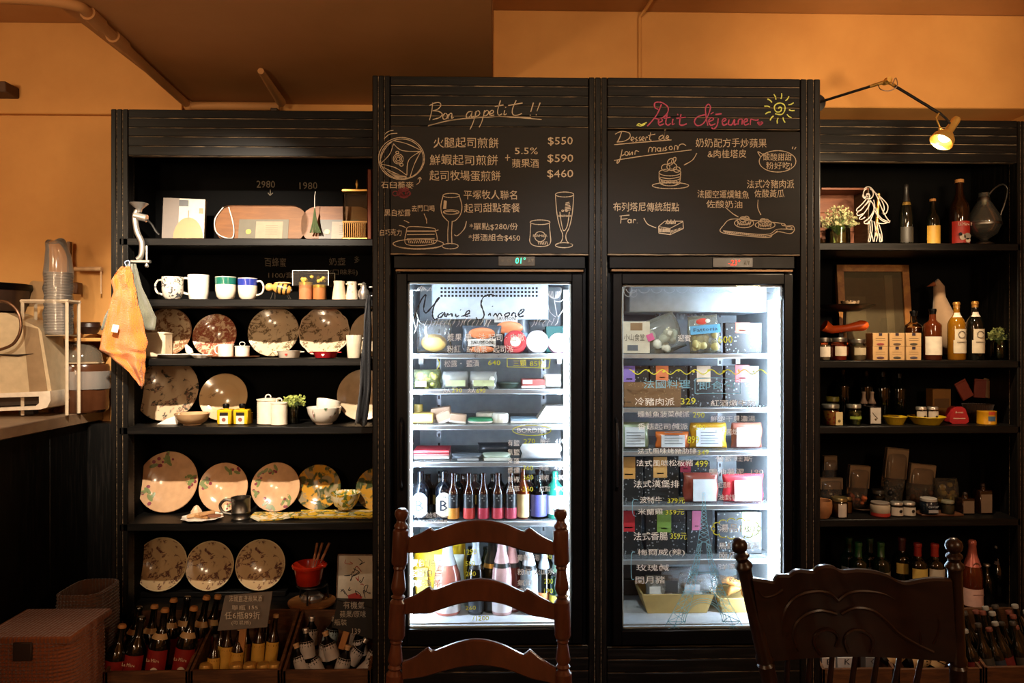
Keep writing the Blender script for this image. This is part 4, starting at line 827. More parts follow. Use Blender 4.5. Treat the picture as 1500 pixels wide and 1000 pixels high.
o = thing('salt_shaker', 'small tilted white bird shaped salt shaker between the brown plates', 'shaker', at(280, .50, z + .016), (0, -30, 0)); q = SC(280, .5); part('body', MB().lathe([(0, 0), (4 * q, .001), (5 * q, 6 * q), (3 * q, 12 * q), (2 * q, 15 * q), (0, 16 * q)], 16), WHITE, o)
o = thing('wooden_tray', 'thin round wooden tray under the sugar pots, third shelf', 'tray', at(343, .44, z + .001)); q = SC(343, .44); part('tray', MB().lathe([(0, 0), (30 * q, 0), (36 * q, 2.4 * q), (34 * q, 2.6 * q), (29 * q, 1 * q), (0, 1 * q)], 36), wood('7a4a28', '9a6438', (3, 12, 3), .4, bump=.05), o)
zt2 = z + 1.3 * q
vessel('sugar_bowl', 'pot', 331, 504, 22, .44, zt2, [(0, 0), (.9, 0), (1, .1), (1, .85), (1.08, 1), (1, .97), (.9, .2), (0, .1)], WHITE, 'small white open pot on the wooden tray', handle=(-1, .5))
o = vessel('sugar_bowl', 'pot', 355, 506, 20, .44, zt2, [(0, 0), (.9, 0), (1, .1), (1, .92), (0, .95)], WHITE, 'small white lidded pot with a ring knob on the wooden tray'); q = SC(355, .44)
part('lid', MB().lathe([(10.6 * q, 14.5 * q), (10.8 * q, 16 * q), (0, 17 * q)], 20), WHITE, o); part('knob', MB().tube([(4 * q * math.cos(a * .5), 0, 19 * q + 3 * q * math.sin(a * .5)) for a in range(13)], .0015, 6), WHITE, o)
def ramekin(px0, px1, ytop, mt, label, hm):
    pm = (px0 + px1) / 2; o = vessel('ramekin', 'dish', pm, ytop, (px1 - px0) * .8, .43, z, [(0, 0), (.78, 0), (.82, .06), (.97, .9), (1.03, 1), (.95, .98), (.8, .2), (0, .15)], mt, label, 'heart ramekins'); q = SC(pm, .43); r = (px1 - px0) * .4 * q; hh = H(pm, ytop, .43, z)
    for sd in (-1, 1): part('ear', MB().box(sd * r * .95, sd * r * 1.28, -.008, .008, hh * .78, hh * .95, .002), mt, o)
    part('heart', MB().prism([(.006 * (16 * math.sin(t) ** 3) / 16, hh * .5 + .006 * (13 * math.cos(t) - 5 * math.cos(2 * t) - 2 * math.cos(3 * t) - math.cos(4 * t)) / 16) for t in [i * .4 for i in range(16)]], -r * .93, -r * .9), hm, o)
ramekin(402, 445, 514, mat('ddd2c0', .2, coat=.3), 'white eared ramekin with a small red heart', RED); ramekin(454, 500, 515, mat('b8242c', .2, coat=.3), 'red eared ramekin with a white heart', WHITE)
vessel('mug', 'mug', 519, 491, 24, .42, z, [(0, 0), (.78, 0), (.82, .05), (.9, .5), (1, .97), (.98, 1), (.93, .98), (.8, .4), (0, .1)], mat('dccdb4', .2, coat=.3), 'tall cream latte mug beside the dark apron', handle=(1, .8))
# row 4
z = LZ[3]; g4 = 'plates leaning on the fourth shelf'
plate(247, 92, .57, z, blotch('bba486', '4a4a42', '8a6a58', 18, 45, .53, .52), 'large plate scattered with grey flower sprigs, fourth shelf', g4)
plate(329, 70, .57, z, blotch('c2a880', '5a5646', '7a6a52', 12, 45, .62, .56), 'ochre cream plate with sparse grey branches behind the yellow bottles', g4)
plate(533, 76, .56, z, mat('c6ad8c', .2, coat=.3), 'plain beige plate at the right end of the fourth shelf', g4)
o = thing('cake_slice_dish', 'white wedge shaped dish in front of the large sprig plate', 'dish', at(246, .44, z + .001)); q = SC(246, .44); part('dish', MB().prism([(-16 * q, 0), (14 * q, 0), (17 * q, 16 * q), (10 * q, 12 * q), (-2 * q, 8 * q)], 0, .04), WHITE, o)
vessel('bowl', 'bowl', 282, 605, 50, .43, z, BOWL, mat('b8946c', .3, coat=.3), 'shallow tan bowl in front of the large plate')
for k, (px, lb) in enumerate(((327, 'square yellow oil bottle with round black stopper, left one'), (351, 'square yellow oil bottle with round black stopper, right one'))):
    o = thing('oil_bottle', lb, 'bottle', at(px + 1, .42, z + .001), group='square yellow bottles'); q = SC(px, .42)
    part('glass_body', MB().box(-10.5 * q, 10.5 * q, 0, .05, 0, 22 * q, .004), mat('d0a81c', .12, coat=.4), o); part('neck', MB().lathe([(4 * q, 20 * q), (3.4 * q, 25 * q), (0, 25 * q)], 12, T(0, .025, 0)), mat('d0a81c', .12), o)
    part('stopper', MB().lathe([(0, 23 * q), (4.5 * q, 24 * q), (5 * q, 28 * q), (4 * q, 30 * q), (0, 30.5 * q)], 14, T(0, .025, 0)), BLACKPL, o)
    part('label', MB().box(-6 * q, 6 * q, -.0012, .001, 1 * q, 13 * q), PAPER, o); part('label_top', MB().box(-6 * q, 6 * q, -.0013, .001, 13 * q, 18 * q), DARK, o); part('label_crest', MB().lathe([(0, 0), (3 * q, 0), (3 * q, .001), (0, .001)], 10, T(0, -.0015, 7.5 * q) @ R(90)), mat('8a4a38', .5), o)
o = boxy('oil_box', 'box', 355, 366, 605, .45, z, .04, mat('c89a1c', .4), 'small yellow carton with printed label right of the yellow bottles', parts=[('label', .2, .9, .1, .9, mat('d6c07a', .5))])
def ribbed(px, w_, ytop, label, zb=0):
    Rr = w_ / 2 * SC(px, .43); Hh = H(px, ytop, .43, z); pr = [(0, 0), (Rr * .92, 0), (Rr, .004)]
    for k in range(11): a = Hh * (.05 + .08 * k); pr += [(Rr, a), (Rr * .955, a + Hh * .04)]
    o = thing('canister', label, 'canister', at(px, .45 if w_ > 26 else .41, z + .001), group='ribbed white canisters'); part('body', MB().lathe(pr + [(Rr, Hh * .94), (0, Hh * .95)], 28), mat('e0d4be', .3), o, ang=60)
    part('lid', MB().lathe([(Rr * 1.03, Hh * .93), (Rr * 1.04, Hh * .97), (Rr * .5, Hh), (0, Hh)], 28), mat('e6dac6', .3), o); part('lid_loop', MB().tube([(.011 * math.cos(a * .5), 0, Hh + .004 + .011 * math.sin(a * .5)) for a in range(13)], .0026, 6), mat('e6dac6', .3), o)
ribbed(393, 32, 584, 'larger ribbed white canister with loop lid, behind the smaller one'); ribbed(409, 24, 588, 'smaller ribbed white canister with loop lid, in front')
vase(430, 593, 19, .46, z, 'small green glass jar of tiny yellow green flowers beside the ribbed canisters', 15, mat('a8b45a', .7), seed=5, n=55)
vessel('bowl', 'bowl', 477, 586, 36, .47, z + .018, BOWL, mat('e4dccc', .2, coat=.3), 'white bowl tilted inside the rose bowl', rot=0).rotation_euler = (math.radians(-14), math.radians(8), 0)
o = vessel('bowl', 'bowl', 475, 596, 50, .44, z, BOWL, blotch('dfd6c6', '8a2c34', '4a6a40', 12, 30, .58, .5), 'white bowl painted with a red rose and green leaves, fourth shelf')
# row 5
z = LZ[4]; g5 = 'berry plates leaning on the fifth shelf'; BEI = mat('c29a74', .18, coat=.4); RIM = mat('a87e5c', .2)
plate(248, 88, .56, z, BEI, 'large beige plate with berry sprigs, leftmost on the fifth shelf', g5, sprigs=[(115, .76, 1.8), (5, .78, 1.7), (215, .76, 1.8), (95, .8, 1.2)])
plate(329, 71, .56, z, BEI, 'medium beige plate with berry sprigs behind the pewter tankard', g5, sprigs=[(65, .78, 1.8), (165, .76, 2), (300, .8, 1.4)])
plate(405, 71, .56, z, BEI, 'medium beige plate with berry sprigs behind the lemon spoon rest', g5, sprigs=[(110, .78, 1.8), (150, .8, 1.4), (185, .78, 1.6), (250, .78, 1.9), (315, .78, 1.8)])
LEM = blotch('8a7a5a', 'b8862c', '3c4628', 13, 16, .42, .46); LEM2 = blotch('d9cfae', 'd0a02a', '5a6a2c', 22, 30, .45, .48)
plate(467, 66, .58, z, LEM, 'dark glazed plate printed with lemons, fifth shelf', 'lemon tableware'); plate(553, 62, .57, z, LEM, 'lemon printed plate cut off by the surround, fifth shelf right end', 'lemon tableware')
vessel('bowl', 'bowl', 506, 721, 44, .5, z + .022, BOWL, LEM2, 'small yellow lemon bowl standing behind the lemon platter', 'lemon tableware')
o = thing('serving_platter', 'rectangular white platter with yellow lemons and yellow rim, fifth shelf', 'platter', at(500, .45, z + .001), group='lemon tableware'); q = SC(500, .45)
part('platter', MB().box(-64 * q, 52 * q, -.05, .06, .004, .012, .004).box(-58 * q, 46 * q, -.04, .05, 0, .006), LEM2, o); part('yellow_rim', joinboxes([(-64 * q, 52 * q, -.053, -.049, .009, .014), (-64 * q, 52 * q, .059, .063, .009, .014)]), mat('c8a428', .25), o)
for k, x in enumerate((-40, -18, 4, 26, 40)):
    part('lemon_print', MB().lathe([(0, 0), (8 * q, 0), (8 * q, .0008), (0, .0008)], 12, T(x * q, .0 + (k % 2) * .02 - .01, .0125) @ Matrix.Diagonal((1, .75, 1, 1))), mat('d8ac28', .3), o); part('leaf_print', MB().lathe([(0, 0), (5 * q, 0), (5 * q, .0006), (0, .0006)], 8, T((x + 11) * q, .01, .0125) @ Matrix.Diagonal((1, .4, 1, 1))), mat('3f5a2c', .3), o)
o = thing('spoon_rest', 'lemon painted ceramic spoon rest with wavy edge in front of the berry plate', 'spoon rest', at(404, .42, z + .001), group='lemon tableware'); q = SC(404, .42)
part('rest', MB().loft([[(x * q, yy, zz_) for x, yy, zz_ in ((-34, -.03, .016), (-20, -.045, .004), (8, -.035, .006), (34, -.02, .016), (36, .03, .02), (8, .045, .014), (-20, .05, .016), (-34, .03, .02))], [(x * q, yy, zz_ - .004) for x, yy, zz_ in ((-34, -.03, .016), (-20, -.045, .004), (8, -.035, .006), (34, -.02, .016), (36, .03, .02), (8, .045, .014), (-20, .05, .016), (-34, .03, .02))]]), LEM2, o)
o.children[0].data.polygons  # closed below
mb = MB(); ring = [(-34, -.03, .0165), (-20, -.045, .0045), (8, -.035, .0065), (34, -.02, .0165), (36, .03, .0205), (8, .045, .0145), (-20, .05, .0165), (-34, .03, .0205)]
mb.add([(0, 0, .008)] + [(x * q, a, b) for x, a, b in ring], [(0, k + 1, (k + 1) % 8 + 1) for k in range(8)]); part('painted_bowl', mb, LEM2, o, fix=False)
wavy(297, 58, .42, z, 'fluted cream dish holding brown biscuits, fifth shelf', WHITE, .01)
for k, (px, dz, ry, w_) in enumerate(((296, .012, 10, 20), (284, .016, -8, 18), (314, .014, 5, 18), (303, .024, -4, 22))):
    o = thing('biscuit', ['brown sponge biscuit lying in the middle of the fluted dish', 'pale sponge biscuit at the left of the fluted dish', 'dark brown biscuit at the right end of the fluted dish', 'topmost sponge biscuit across the pile in the fluted dish'][k], 'biscuit', at(px, .42, z + dz), (0, ry, 10 * k), 'biscuits in the fluted dish'); q = SC(px, .42); part('biscuit', MB().box(-w_ / 2 * q, w_ / 2 * q, -.014, .014, -.005, .006, .004), mat(['a87848', 'c9a070', '7a4a30', 'b88858'][k], .8), o)
o = thing('shell_ornament', 'small white shell shaped ornament standing behind the biscuits', 'ornament', at(288, .48, z)); part('shell', MB().lathe([(0, 0), (.018, .004), (.02, .02), (.008, .04), (0, .045)], 14, rf=lambda a, q: 1 + .12 * math.cos(7 * a)), mat('d8bc9a', .4), o)
TANK = [(0, 0), (.9, 0), (.92, .06), (.88, .08), (.88, .3), (.92, .32), (.92, .36), (.88, .38), (.88, .92), (.95, .96), (.95, 1), (.86, .98), (.84, .1), (0, .08)]
vessel('tankard', 'mug', 353, 728, 30, .42, z, TANK, PEWTER, 'pewter tankard with curled handle, fifth shelf', handle=(-1, 1.5))
# row 6
z = LZ[5]; g6 = 'grape plates leaning on the lowest shelf'; GRP = blotch('b89c74', '5c3a34', '6e5240', 22, 55, .52, .54)
for px, d, lb in ((238, 76, 'cream plate with dark grape clusters, leftmost on the lowest shelf'), (309, 70, 'cream plate with dark grape clusters, middle of the lowest shelf'), (383, 72, 'cream plate with dark grape clusters, right one behind the grey sign')):
    plate(px, d, .56, z, GRP, lb, g6, rim=mat('c8b48c', .25), dy=.025)
o = thing('plate_rail', 'long low wooden rail that raises the grape plates', 'rail', at(310, .56, z + .001)); part('rail', MB().box(-.32, .32, -.03, .06, 0, .022, .003), BLACK, o)
o = thing('fondue_stand', 'black and chrome fondue burner stand on a round wooden base', 'stand', at(457, .44, z + .001)); q = SC(457, .44)
part('wooden_base', MB().lathe([(0, 0), (32 * q, 0), (34 * q, .006), (34 * q, .014), (0, .016)], 32), wood('8a5a30', 'b07c48', (3, 14, 3), .4, bump=.05), o)
part('burner', MB().lathe([(0, .016), (15 * q, .016), (17 * q, .03), (12 * q, .045), (0, .046)], 24), STEEL, o)
for k in range(3): a = k * 2.09 + .5; part('leg', MB().tube([(24 * q * math.cos(a), 24 * q * math.sin(a), .016), (22 * q * math.cos(a), 22 * q * math.sin(a), .075)], .004, 8), DARK, o)
part('ring', MB().tube([(20 * q * math.cos(a * .3), 20 * q * math.sin(a * .3), .078) for a in range(21)], .0045, 8, closed=True), DARK, o)
o = vessel('fondue_pot', 'pot', 453, 825, 46, .44, z + .082, [(0, 0), (.72, 0), (.78, .05), (.94, .8), (1.06, .84), (1.08, .95), (1.0, 1), (.95, .96), (.72, .2), (0, .1)], mat('a42410', .2, coat=.4), 'red enamel fondue pot standing on the burner stand')
q = SC(453, .44); part('spout_handle', MB().box(15 * q, 27 * q, -.03, -.002, 27 * q, 31 * q, .004), mat('a42410', .2, coat=.4), o)
for k, (dx, lb) in enumerate(((8, 'left one'), (13, 'middle one'), (20, 'right one'))):
    o = thing('fondue_fork', 'fondue fork with wooden handle sticking out of the red pot, ' + lb, 'fork', P(453 + dx * .5, 838, .44), group='fondue forks'); q = SC(453, .44); d = Vector((dx * q, 0, 44 * q))
    part('shaft', MB().tube([(0, 0, 0), d * .45], .0012, 5), STEEL, o); part('handle', MB().tube([d * .42, d * .98], .0052, 8), wood('7a4a2c', '96623c', (5, 5, 20), .5, bump=.03), o)
o = thing('picture_tile', 'white picture tile with loose red and black figure sketch leaning in the lowest shelf corner', 'picture', P(519, 884, .5), (-8, 0, -4)); q = SC(519, .5)
part('tile', MB().box(-26 * q, 28 * q, 0, .012, 0, 70 * q, .001), mat('b8a890', .5), o); part('frame', joinboxes([(-27 * q, -25.5 * q, -.004, .014, 0, 70 * q), (-27 * q, 28 * q, -.004, .014, 68.5 * q, 70.5 * q)]), mat('6a4a30', .5), o)
sk = MB(); rs_ = MB(); rnd = random.Random(8)
for k in range(16):
    x, zz_ = rnd.uniform(-20, 22) * q, rnd.uniform(12, 62) * q; (rs_ if k % 4 == 0 else sk).tube(smooth([(x + rnd.uniform(-6, 6) * q, -.001, zz_ + rnd.uniform(-6, 6) * q) for _ in range(4)], 4), .0013, 4)
part('ink_sketch', sk, mat('1c1a20', .6), o); part('red_sketch', rs_, mat('a8302a', .6), o)
part('red_patch', MB().prism([(-8 * q, 4 * q), (6 * q, 2 * q), (12 * q, 10 * q), (2 * q, 16 * q), (-10 * q, 12 * q)], -.001, 0), mat('a82a24', .6), o)
# hanging textiles
def cloth(name, label, rows, Y, mt, amp, nf, group=None, cat='towel', seed=0, tagp=None):
    o = thing(name, label, cat, P((rows[0][1] + rows[0][2]) / 2, rows[0][0], Y), group=group); n = 26; front, back = [], []
    rr_ = []
    for (a, b) in zip(rows, rows[1:]):
        for k in range(4): t = k / 4; rr_.append([a[i] + (b[i] - a[i]) * t for i in range(3)])
    rr_.append(list(rows[-1])); lo = o.location
    for j, (y, a, b) in enumerate(rr_):
        f, bk = [], []
        for i in range(n + 1):
            t = i / n; ph = t * nf * 2 * math.pi + seed + .6 * math.sin(j * .35); d = amp * (.25 + .75 * j / len(rr_)) * math.sin(ph) + .012 * noise.noise(Vector((t * 4, j * .25, seed)))
            edge_ = .6 * math.sin(j * .9 + seed) * (1 if i in (0, n) else 0)
            p = P(a + (b - a) * t + edge_, y + 2.5 * math.sin(t * 7 + seed) * (j == len(rr_) - 1), Y + d - .01 * (1 - abs(2 * t - 1))) - lo; f.append(p); bk.append(p + Vector((0, .005, 0)))
        front.append(f); back.append(bk)
    m = MB(); m.loft([f + list(reversed(b)) for f, b in zip(front, back)]); w_ = 2 * (n + 1); m.f.append(tuple(range(w_))); m.f.append(tuple(range(w_ * (len(front) - 1), w_ * len(front))))
    part('cloth', m, mt, o, ang=180); return o
cloth('towel', 'grey green cloth hanging behind the orange towel', [(386, 187, 198), (420, 176, 208), (450, 160, 221), (465, 153, 229), (481, 147, 226)], .315, fabric('6a6a58', 250), .010, 2.5, 'towels on the grinder', seed=1)
o = cloth('towel', 'orange knitted towel hanging from the grinder on the cabinet post', [(390, 178, 191), (401, 168, 194), (412, 163, 196), (427, 166, 199), (450, 160, 204), (480, 152.5, 211), (500, 147.5, 216), (512, 145.5, 214), (520, 158, 213), (532, 173, 213), (545, 189, 212), (558, 200, 211), (567, 205, 209)], .285, fabric('d97c1c', 260, s=1), .012, 1.6, 'towels on the grinder', seed=4)
q = SC(168, .27); part('care_label', MB().box(-4.5 * q, 4.5 * q, -.001, .001, -5.5 * q, 5.5 * q, 0, T(*(P(169, 481, .262) - o.location)) @ R(12, 'Y')), mat('e6dccb', .7), o); part('hanging_loop', MB().tube(smooth([P(186, 391, .285) - o.location, P(183, 384, .30) - o.location, P(189, 382, .31) - o.location, P(190, 391, .285) - o.location], 4), .0022, 6), mat('8a98b0', .7), o)
cloth('apron', 'dark navy cloth hanging at the right side of the crockery shelves', [(432, 537, 543), (470, 533, 544), (520, 530, 544), (570, 526, 543), (622, 520, 538)], .30, fabric('0e1119', 200), .008, 1.5, cat='apron', seed=3)

# ---------- signs and crates at the bottom of the left cabinet ----------
o = thing('price_sign', 'grey tilted price sign on a wooden peg offering six bottles, left crates', 'sign', P(360, 897, .12)); q = SC(360, .12); 
M_ = T(0, 0, 0) @ R(-3, 'Y') @ R(-8); part('board', MB().prism([(-41 * q, -23 * q), (31 * q, -22 * q), (39 * q, 28 * q), (-30 * q, 26 * q)], 0, .006, M_), mat('6b645c', .7), o)
part('peg', MB().box(-7 * q, 3 * q, .004, .012, -60 * q, -15 * q, .002, T(0, 0, 0) @ R(6, 'Y')), wood('9a6a3c', 'b88450', (8, 8, 1), .6, bump=.05), o)
for s, x0, x1, y, h in (('法國直送蘋果酒', 336, 384, 876, 9), ('單瓶 155', 340, 378, 889, 7), ('任6瓶89折', 330, 382, 900, 11), ('(可混搭)', 340, 368, 911, 7)): text(s, x0, x1, y, h, .108 if y > 880 else .112, mat('cfc8b8', .9), o, name='chalk_lettering', z_off=-.006 if y > 890 else -.002)
o = thing('slate_sign', 'black tilted slate sign with chalk writing above the right crate', 'sign', P(512, 903, .1)); q = SC(512, .1)
part('slate', MB().prism([(-26 * q, -15 * q), (-17 * q, 24 * q), (42 * q, 10 * q), (36 * q, -34 * q)], 0, .006), mat('181818', .6), o)
for s, x0, x1, y, h in (('有機氣', 503, 534, 886, 11), ('蘋果/原味', 498, 536, 899, 10), ('瓶裝', 490, 508, 911, 9), ('139', 516, 528, 924, 8)): text(s, x0, x1, y, h, .096, mat('a8a294', .9), o, name='chalk_lettering')
part('peg', MB().box(-2 * q, 7 * q, .004, .012, -50 * q, -20 * q, .002, R(18, 'Y')), wood('9a6a3c', 'b88450', (8, 8, 1), .6, bump=.05), o)
CW = wood('4a2f1c', '7a5230', (1.5, 12, 12), .6, bump=.2)
def crate(px0, px1, ylip, Y, dep, label, group, back=.12):
    x0, x1 = X(px0, Y) + .003, X(px1, Y) - .003; zt_ = Z((px0 + px1) / 2, ylip, Y); o = thing('wooden_crate', label, 'crate', ((x0 + x1) / 2, Y, 0), group=group); c_ = (x0 + x1) / 2; hw = (x1 - x0) / 2
    for a, b in ((0.002, zt_ * .48), (zt_ * .5, zt_)): part('front_board', MB().box(-hw, hw, 0, .012, a, b, .002), CW, o)
    for s in (-1, 1): part('side_board', MB().prism([(0, .002), (dep, .002), (dep, zt_ + back), (0, zt_)], -.005, .005, T(s * (hw - .005), 0, 0) @ R(90, 'Z')), CW, o)
    part('back_board', MB().box(-hw, hw, dep, dep + .01, .002, zt_ + back, .002), CW, o); part('bottom', MB().box(-hw + .01, hw - .01, .012, dep, .002, .012), CW, o)
    return x0, x1, zt_
gc = 'crates under the crockery shelves'
cs = [crate(152, 277, 983, .05, .26, 'wooden crate of red labelled cider bottles, left of three', gc), crate(277, 412, 981, .05, .26, 'wooden crate of small gold labelled bottles, middle of three', gc), crate(413, 544, 981, .05, .26, 'wooden crate of small white labelled bottles, right of three', gc)]
REDL = mat('841c18', .45); CORKM = mat('a8743c', .7)
ORD = ['first', 'second', 'third', 'fourth', 'fifth', 'sixth', 'seventh', 'eighth', 'ninth', 'tenth']
zc = cs[0][2]
for k, (px, yt, Y, lean) in enumerate(((178, 916, .10, 9), (205, 905, .12, 8), (238, 893, .12, 7), (280, 890, .12, 9), (199, 890, .2, 8), (222, 888, .2, 6), (250, 879, .22, 4), (270, 876, .24, 5), (296, 874, .2, 9), (313, 872, .24, 11))):
    bx = px - lean * (1.3 if k < 4 else 1.0); h_ = Z(px, yt, Y) - (zc - .13)
    o = bottle(px, yt, 30 if k < 4 else 27, Y, 0, WINE, DKGLASS, 'cider bottle with red label, left crate, ' + ('%s from left in the front row' % ORD[k] if k < 4 else '%s from left in the back row' % ORD[k - 4]), loc=(X(bx - lean, Y), Y, zc - .14), Hh=h_ + .01, rot=(-4, lean, 0), lab=(.3, .58, REDL), cap=(.965, CORKM) if k % 3 != 1 else (.8, DKGLASS), group='cider bottles in the left crate', name='cider_bottle', lab2=None if k < 2 else (.69, .745, mat('b89a6a', .5)), la=70)
    if k < 4: flat_text('La Mère', .045, .012, (0, -.0445, h_ * .5), mat('e0c8a8', .6), o); part('label_print', MB().lathe([(0, 0), (.014, 0), (.014, .0008), (0, .0008)], 12, T(.008, -.0425, h_ * .38) @ R(90)), mat('cfc0a8', .6), o)
for k, (px, yt, Y, lean, c) in enumerate(((314, 936, .1, 2, 0), (333, 912, .12, 4, 1), (350, 925, .12, 4, 1), (380, 908, .16, 3, 1), (402, 906, .17, 5, 1), (361, 914, .2, 4, 1), (322, 918, .2, 0, 0), (391, 915, .22, 4, 1))):
    bottle(px, yt, 19, Y, 0, BEER, BRGLASS, 'small dark bottle with gold label in the middle crate, %s of eight' % ORD[k], loc=(X(px - lean * 1.6, Y), Y, zc - .09), Hh=Z(px, yt, Y) - zc + .10, rot=(-5, lean, 0), lab=(.25, .6, GOLDL), cap=(.96, mat('c8a878', .4)) if c else (.96, DARK), group='small bottles in the middle crate', name='beer_bottle')
for k, px in enumerate((302, 346, 366, 386, 402)):
    o = thing('corked_jar', 'gold topped squat bottle lying low in the middle crate, %s from the left' % ORD[k], 'bottle', at(px, .085, zc - .06), group='gold tops in the middle crate'); q = SC(px, .085)
    part('body', MB().lathe([(0, 0), (8 * q, 0), (8.5 * q, .05), (0, .05)], 18), BRGLASS, o); part('gold_top', MB().lathe([(9.6 * q, .04), (9.8 * q, .062), (8.5 * q, .07), (4 * q, .074), (0, .075)], 18), mat('c0964a', .35, .4), o)
rnd = random.Random(11); WL_ = mat('a8a4a0', .5)
for k, (px, py, Y, a) in enumerate(((452, 948, .1, -8), (447, 968, .085, -20), (480, 930, .16, 12), (490, 950, .12, -20), (510, 955, .12, 35), (530, 945, .14, -10), (525, 970, .09, 50), (497, 972, .09, 15), (470, 972, .09, -30), (540, 962, .12, 20), (455, 930, .2, 0), (520, 932, .2, 10), (475, 952, .14, 5))):
    p = P(px, py, Y); bottle(px, py, 21, Y, 0, SHORT, BLACKPL, 'small black bottle with crumpled white label in the right crate, %s' % ['tall at the left', 'low at the left front', 'centre back with blue tint', 'centre leaning left', 'leaning right mid crate', 'right back', 'lying at the right front', 'front centre', 'front left of centre', 'rightmost', 'upright far left back', 'upright behind the peg', 'upright centre'][k], loc=p - Vector((0, 0, .05)), Hh=.115, rot=(-10, a, 0), lab=(.12, .62, WL_ if k != 2 else mat('8fa8b4', .5)), cap=(.86, mat('b89468', .5) if k % 2 else STEEL), group='small bottles in the right crate', name='vinegar_bottle', la=100)
# ================= RIGHT CABINET =================
z = RZ[0]
o = thing('wooden_crate', 'open wooden crate standing on its side behind the flowers, top right shelf', 'crate', at(1232, .5, z + .001)); q = SC(1232, .5)
for a, b in ((0, 28), (28.6, 56), (56.6, 86)): part('board', MB().box(-32 * q, 38 * q, .10, .112, a * q, b * q, .001), wood('6a3a22', '8a5030', (2, 12, 12), .6, bump=.1), o)
part('top_board', MB().box(-32 * q, 38 * q, -.02, .10, 83 * q, 86 * q, .001), wood('6a3a22', '8a5030', (2, 12, 12), .6, bump=.1), o); part('side_board', MB().box(36 * q, 38 * q, -.02, .10, 0, 83 * q, .001), wood('5a4a3a', '7a6a54', (12, 2, 12), .6, bump=.1), o)
vase(1227, 332, 34, .46, z, 'glass vase of pale green and white dried flowers, top right shelf', 27, mat('86825a', .8), seed=9, n=110)
o = thing('wire_parrot', 'white wire parrot sculpture on the top right shelf', 'sculpture', P(1280, 354, .42)); q = SC(1280, .42); wm = mat('a89e96', .4); K = 3.571
PAR = [ell(292,728,26,28,-40,250,14), [(268,720),(262,740),(272,752),(280,738),(290,730),(300,740),(292,755),(282,750)], ell(290,735,9,9,0,360,8), [(268,705),(285,692),(305,696),(325,720),(345,760),(360,800),(385,850),(405,875)], [(300,700),(330,725),(350,740),(385,775),(395,800),(385,830),(370,835)], [(350,745),(370,780),(375,810),(365,830)],
 [(285,750),(265,775),(245,795),(230,810),(235,820),(255,812)], [(300,752),(280,780),(255,810),(232,830),(240,842),(262,832)], [(305,760),(290,800),(265,835),(245,855),(255,862),(275,850)], [(320,760),(325,800),(300,850),(270,875),(280,885),(300,872)], [(275,790),(300,765),(320,790),(318,830),(295,880),(285,885)],
 [(325,815),(345,850),(370,872),(400,878),(405,870)], [(330,800),(340,830),(365,860),(395,872)], [(340,880),(370,884),(402,876)], [(298,870),(302,920),(292,975)], [(310,865),(312,920),(300,978)], [(322,872),(330,920),(322,978)], [(335,875),(345,930),(352,978)], [(345,880),(362,935),(364,978)], [(300,925),(310,940),(318,978)], [(330,920),(340,945),(334,978)], [(292,975),(300,978),(306,950)], [(352,978),(360,975),(350,935)]]
for ln in PAR:
    pts = smooth([(1190 + x / K, 80 + y / K) for x, y in ln], 3); part('wire', MB().tube([P(a[0], a[1], .42 + .006 * math.sin(i * .3)) - o.location for i, a in enumerate(pts)], .0021, 6), wm, o)
part('brass_tube', MB().tube([P(1283, 346, .44) - o.location, P(1287, 284, .44) - o.location], .006, 10), BRASS, o)
bottle(1327, 271, 19, .44, z, CHAMP, DKGLASS, 'tall dark bottle with black and gold foil, top right shelf', lab=(.0, .30, mat('2c2822', .5)), lab2=(.66, .71, mat('9a7a3c', .3, .6)), cap=(.72, mat('1c1a18', .4)), group='bottles on the top right shelf')
bottle(1366, 292, 20, .44, z, BEER, DKGLASS, 'short dark bottle with a yellow label, top right shelf', lab=(.03, .42, mat('c79a3c', .5)), cap=(.95, CORKM), group='bottles on the top right shelf')
bottle(1405, 264, 27, .44, z, BEER, BRGLASS, 'large dark bottle with red and white label, beside the pewter carafe', lab=(.03, .36, mat('b02a20', .5)), lab2=(.0301, .032, PAPER), cap=(.955, CORKM), group='bottles on the top right shelf', txt=('La Mère P', 1.5, .05, .31, mat('e8d8c4', .6)))
o = bpy.data.objects[[k for k in bpy.data.objects.keys() if k.startswith('bottle')][-1]]
q = SC(1405, .44)
for x, zz_, r, c_ in ((-4, 10, 4.5, 'cfc3b0'), (3, 11, 5, '9a9488'), (-7, 14, 2.6, '1c2230'), (4, 5, 3.4, 'd8c8b0')): part('label_print', MB().lathe([(0, 0), (r * q, 0), (r * q, .001), (0, .001)], 12, T(x * q, -13.9 * q, zz_ * q + .004) @ R(90)), mat(c_, .6), o)
o = vessel('carafe', 'carafe', 1441, 283, 46, .43, z, [(0, 0), (.55, 0), (.5, .05), (.22, .09), (.25, .12), (.75, .22), (1, .40), (.96, .52), (.6, .72), (.34, .86), (.3, 1), (.26, 1), (.3, .86), (.55, .72), (.9, .5), (.9, .4), (.6, .2), (0, .14)], glass('e2e2da', .1, 1.6, .04), 'glass carafe with pewter top and tall curved handle, top right shelf')
q = SC(1441, .43); part('pewter_foot', MB().lathe([(0, 0), (14 * q, 0), (13 * q, 3 * q), (6 * q, 7 * q), (0, 8 * q)], 20), PEWTER, o); part('pewter_band', MB().lathe([(23.3 * q, 29 * q), (23.6 * q, 31 * q), (23.2 * q, 33 * q)], 24), PEWTER, o)
part('pewter_spout', MB().lathe([(7.5 * q, 58 * q), (8.6 * q, 62 * q), (8 * q, 70 * q), (4 * q, 76 * q), (0, 77 * q)], 18), PEWTER, o)
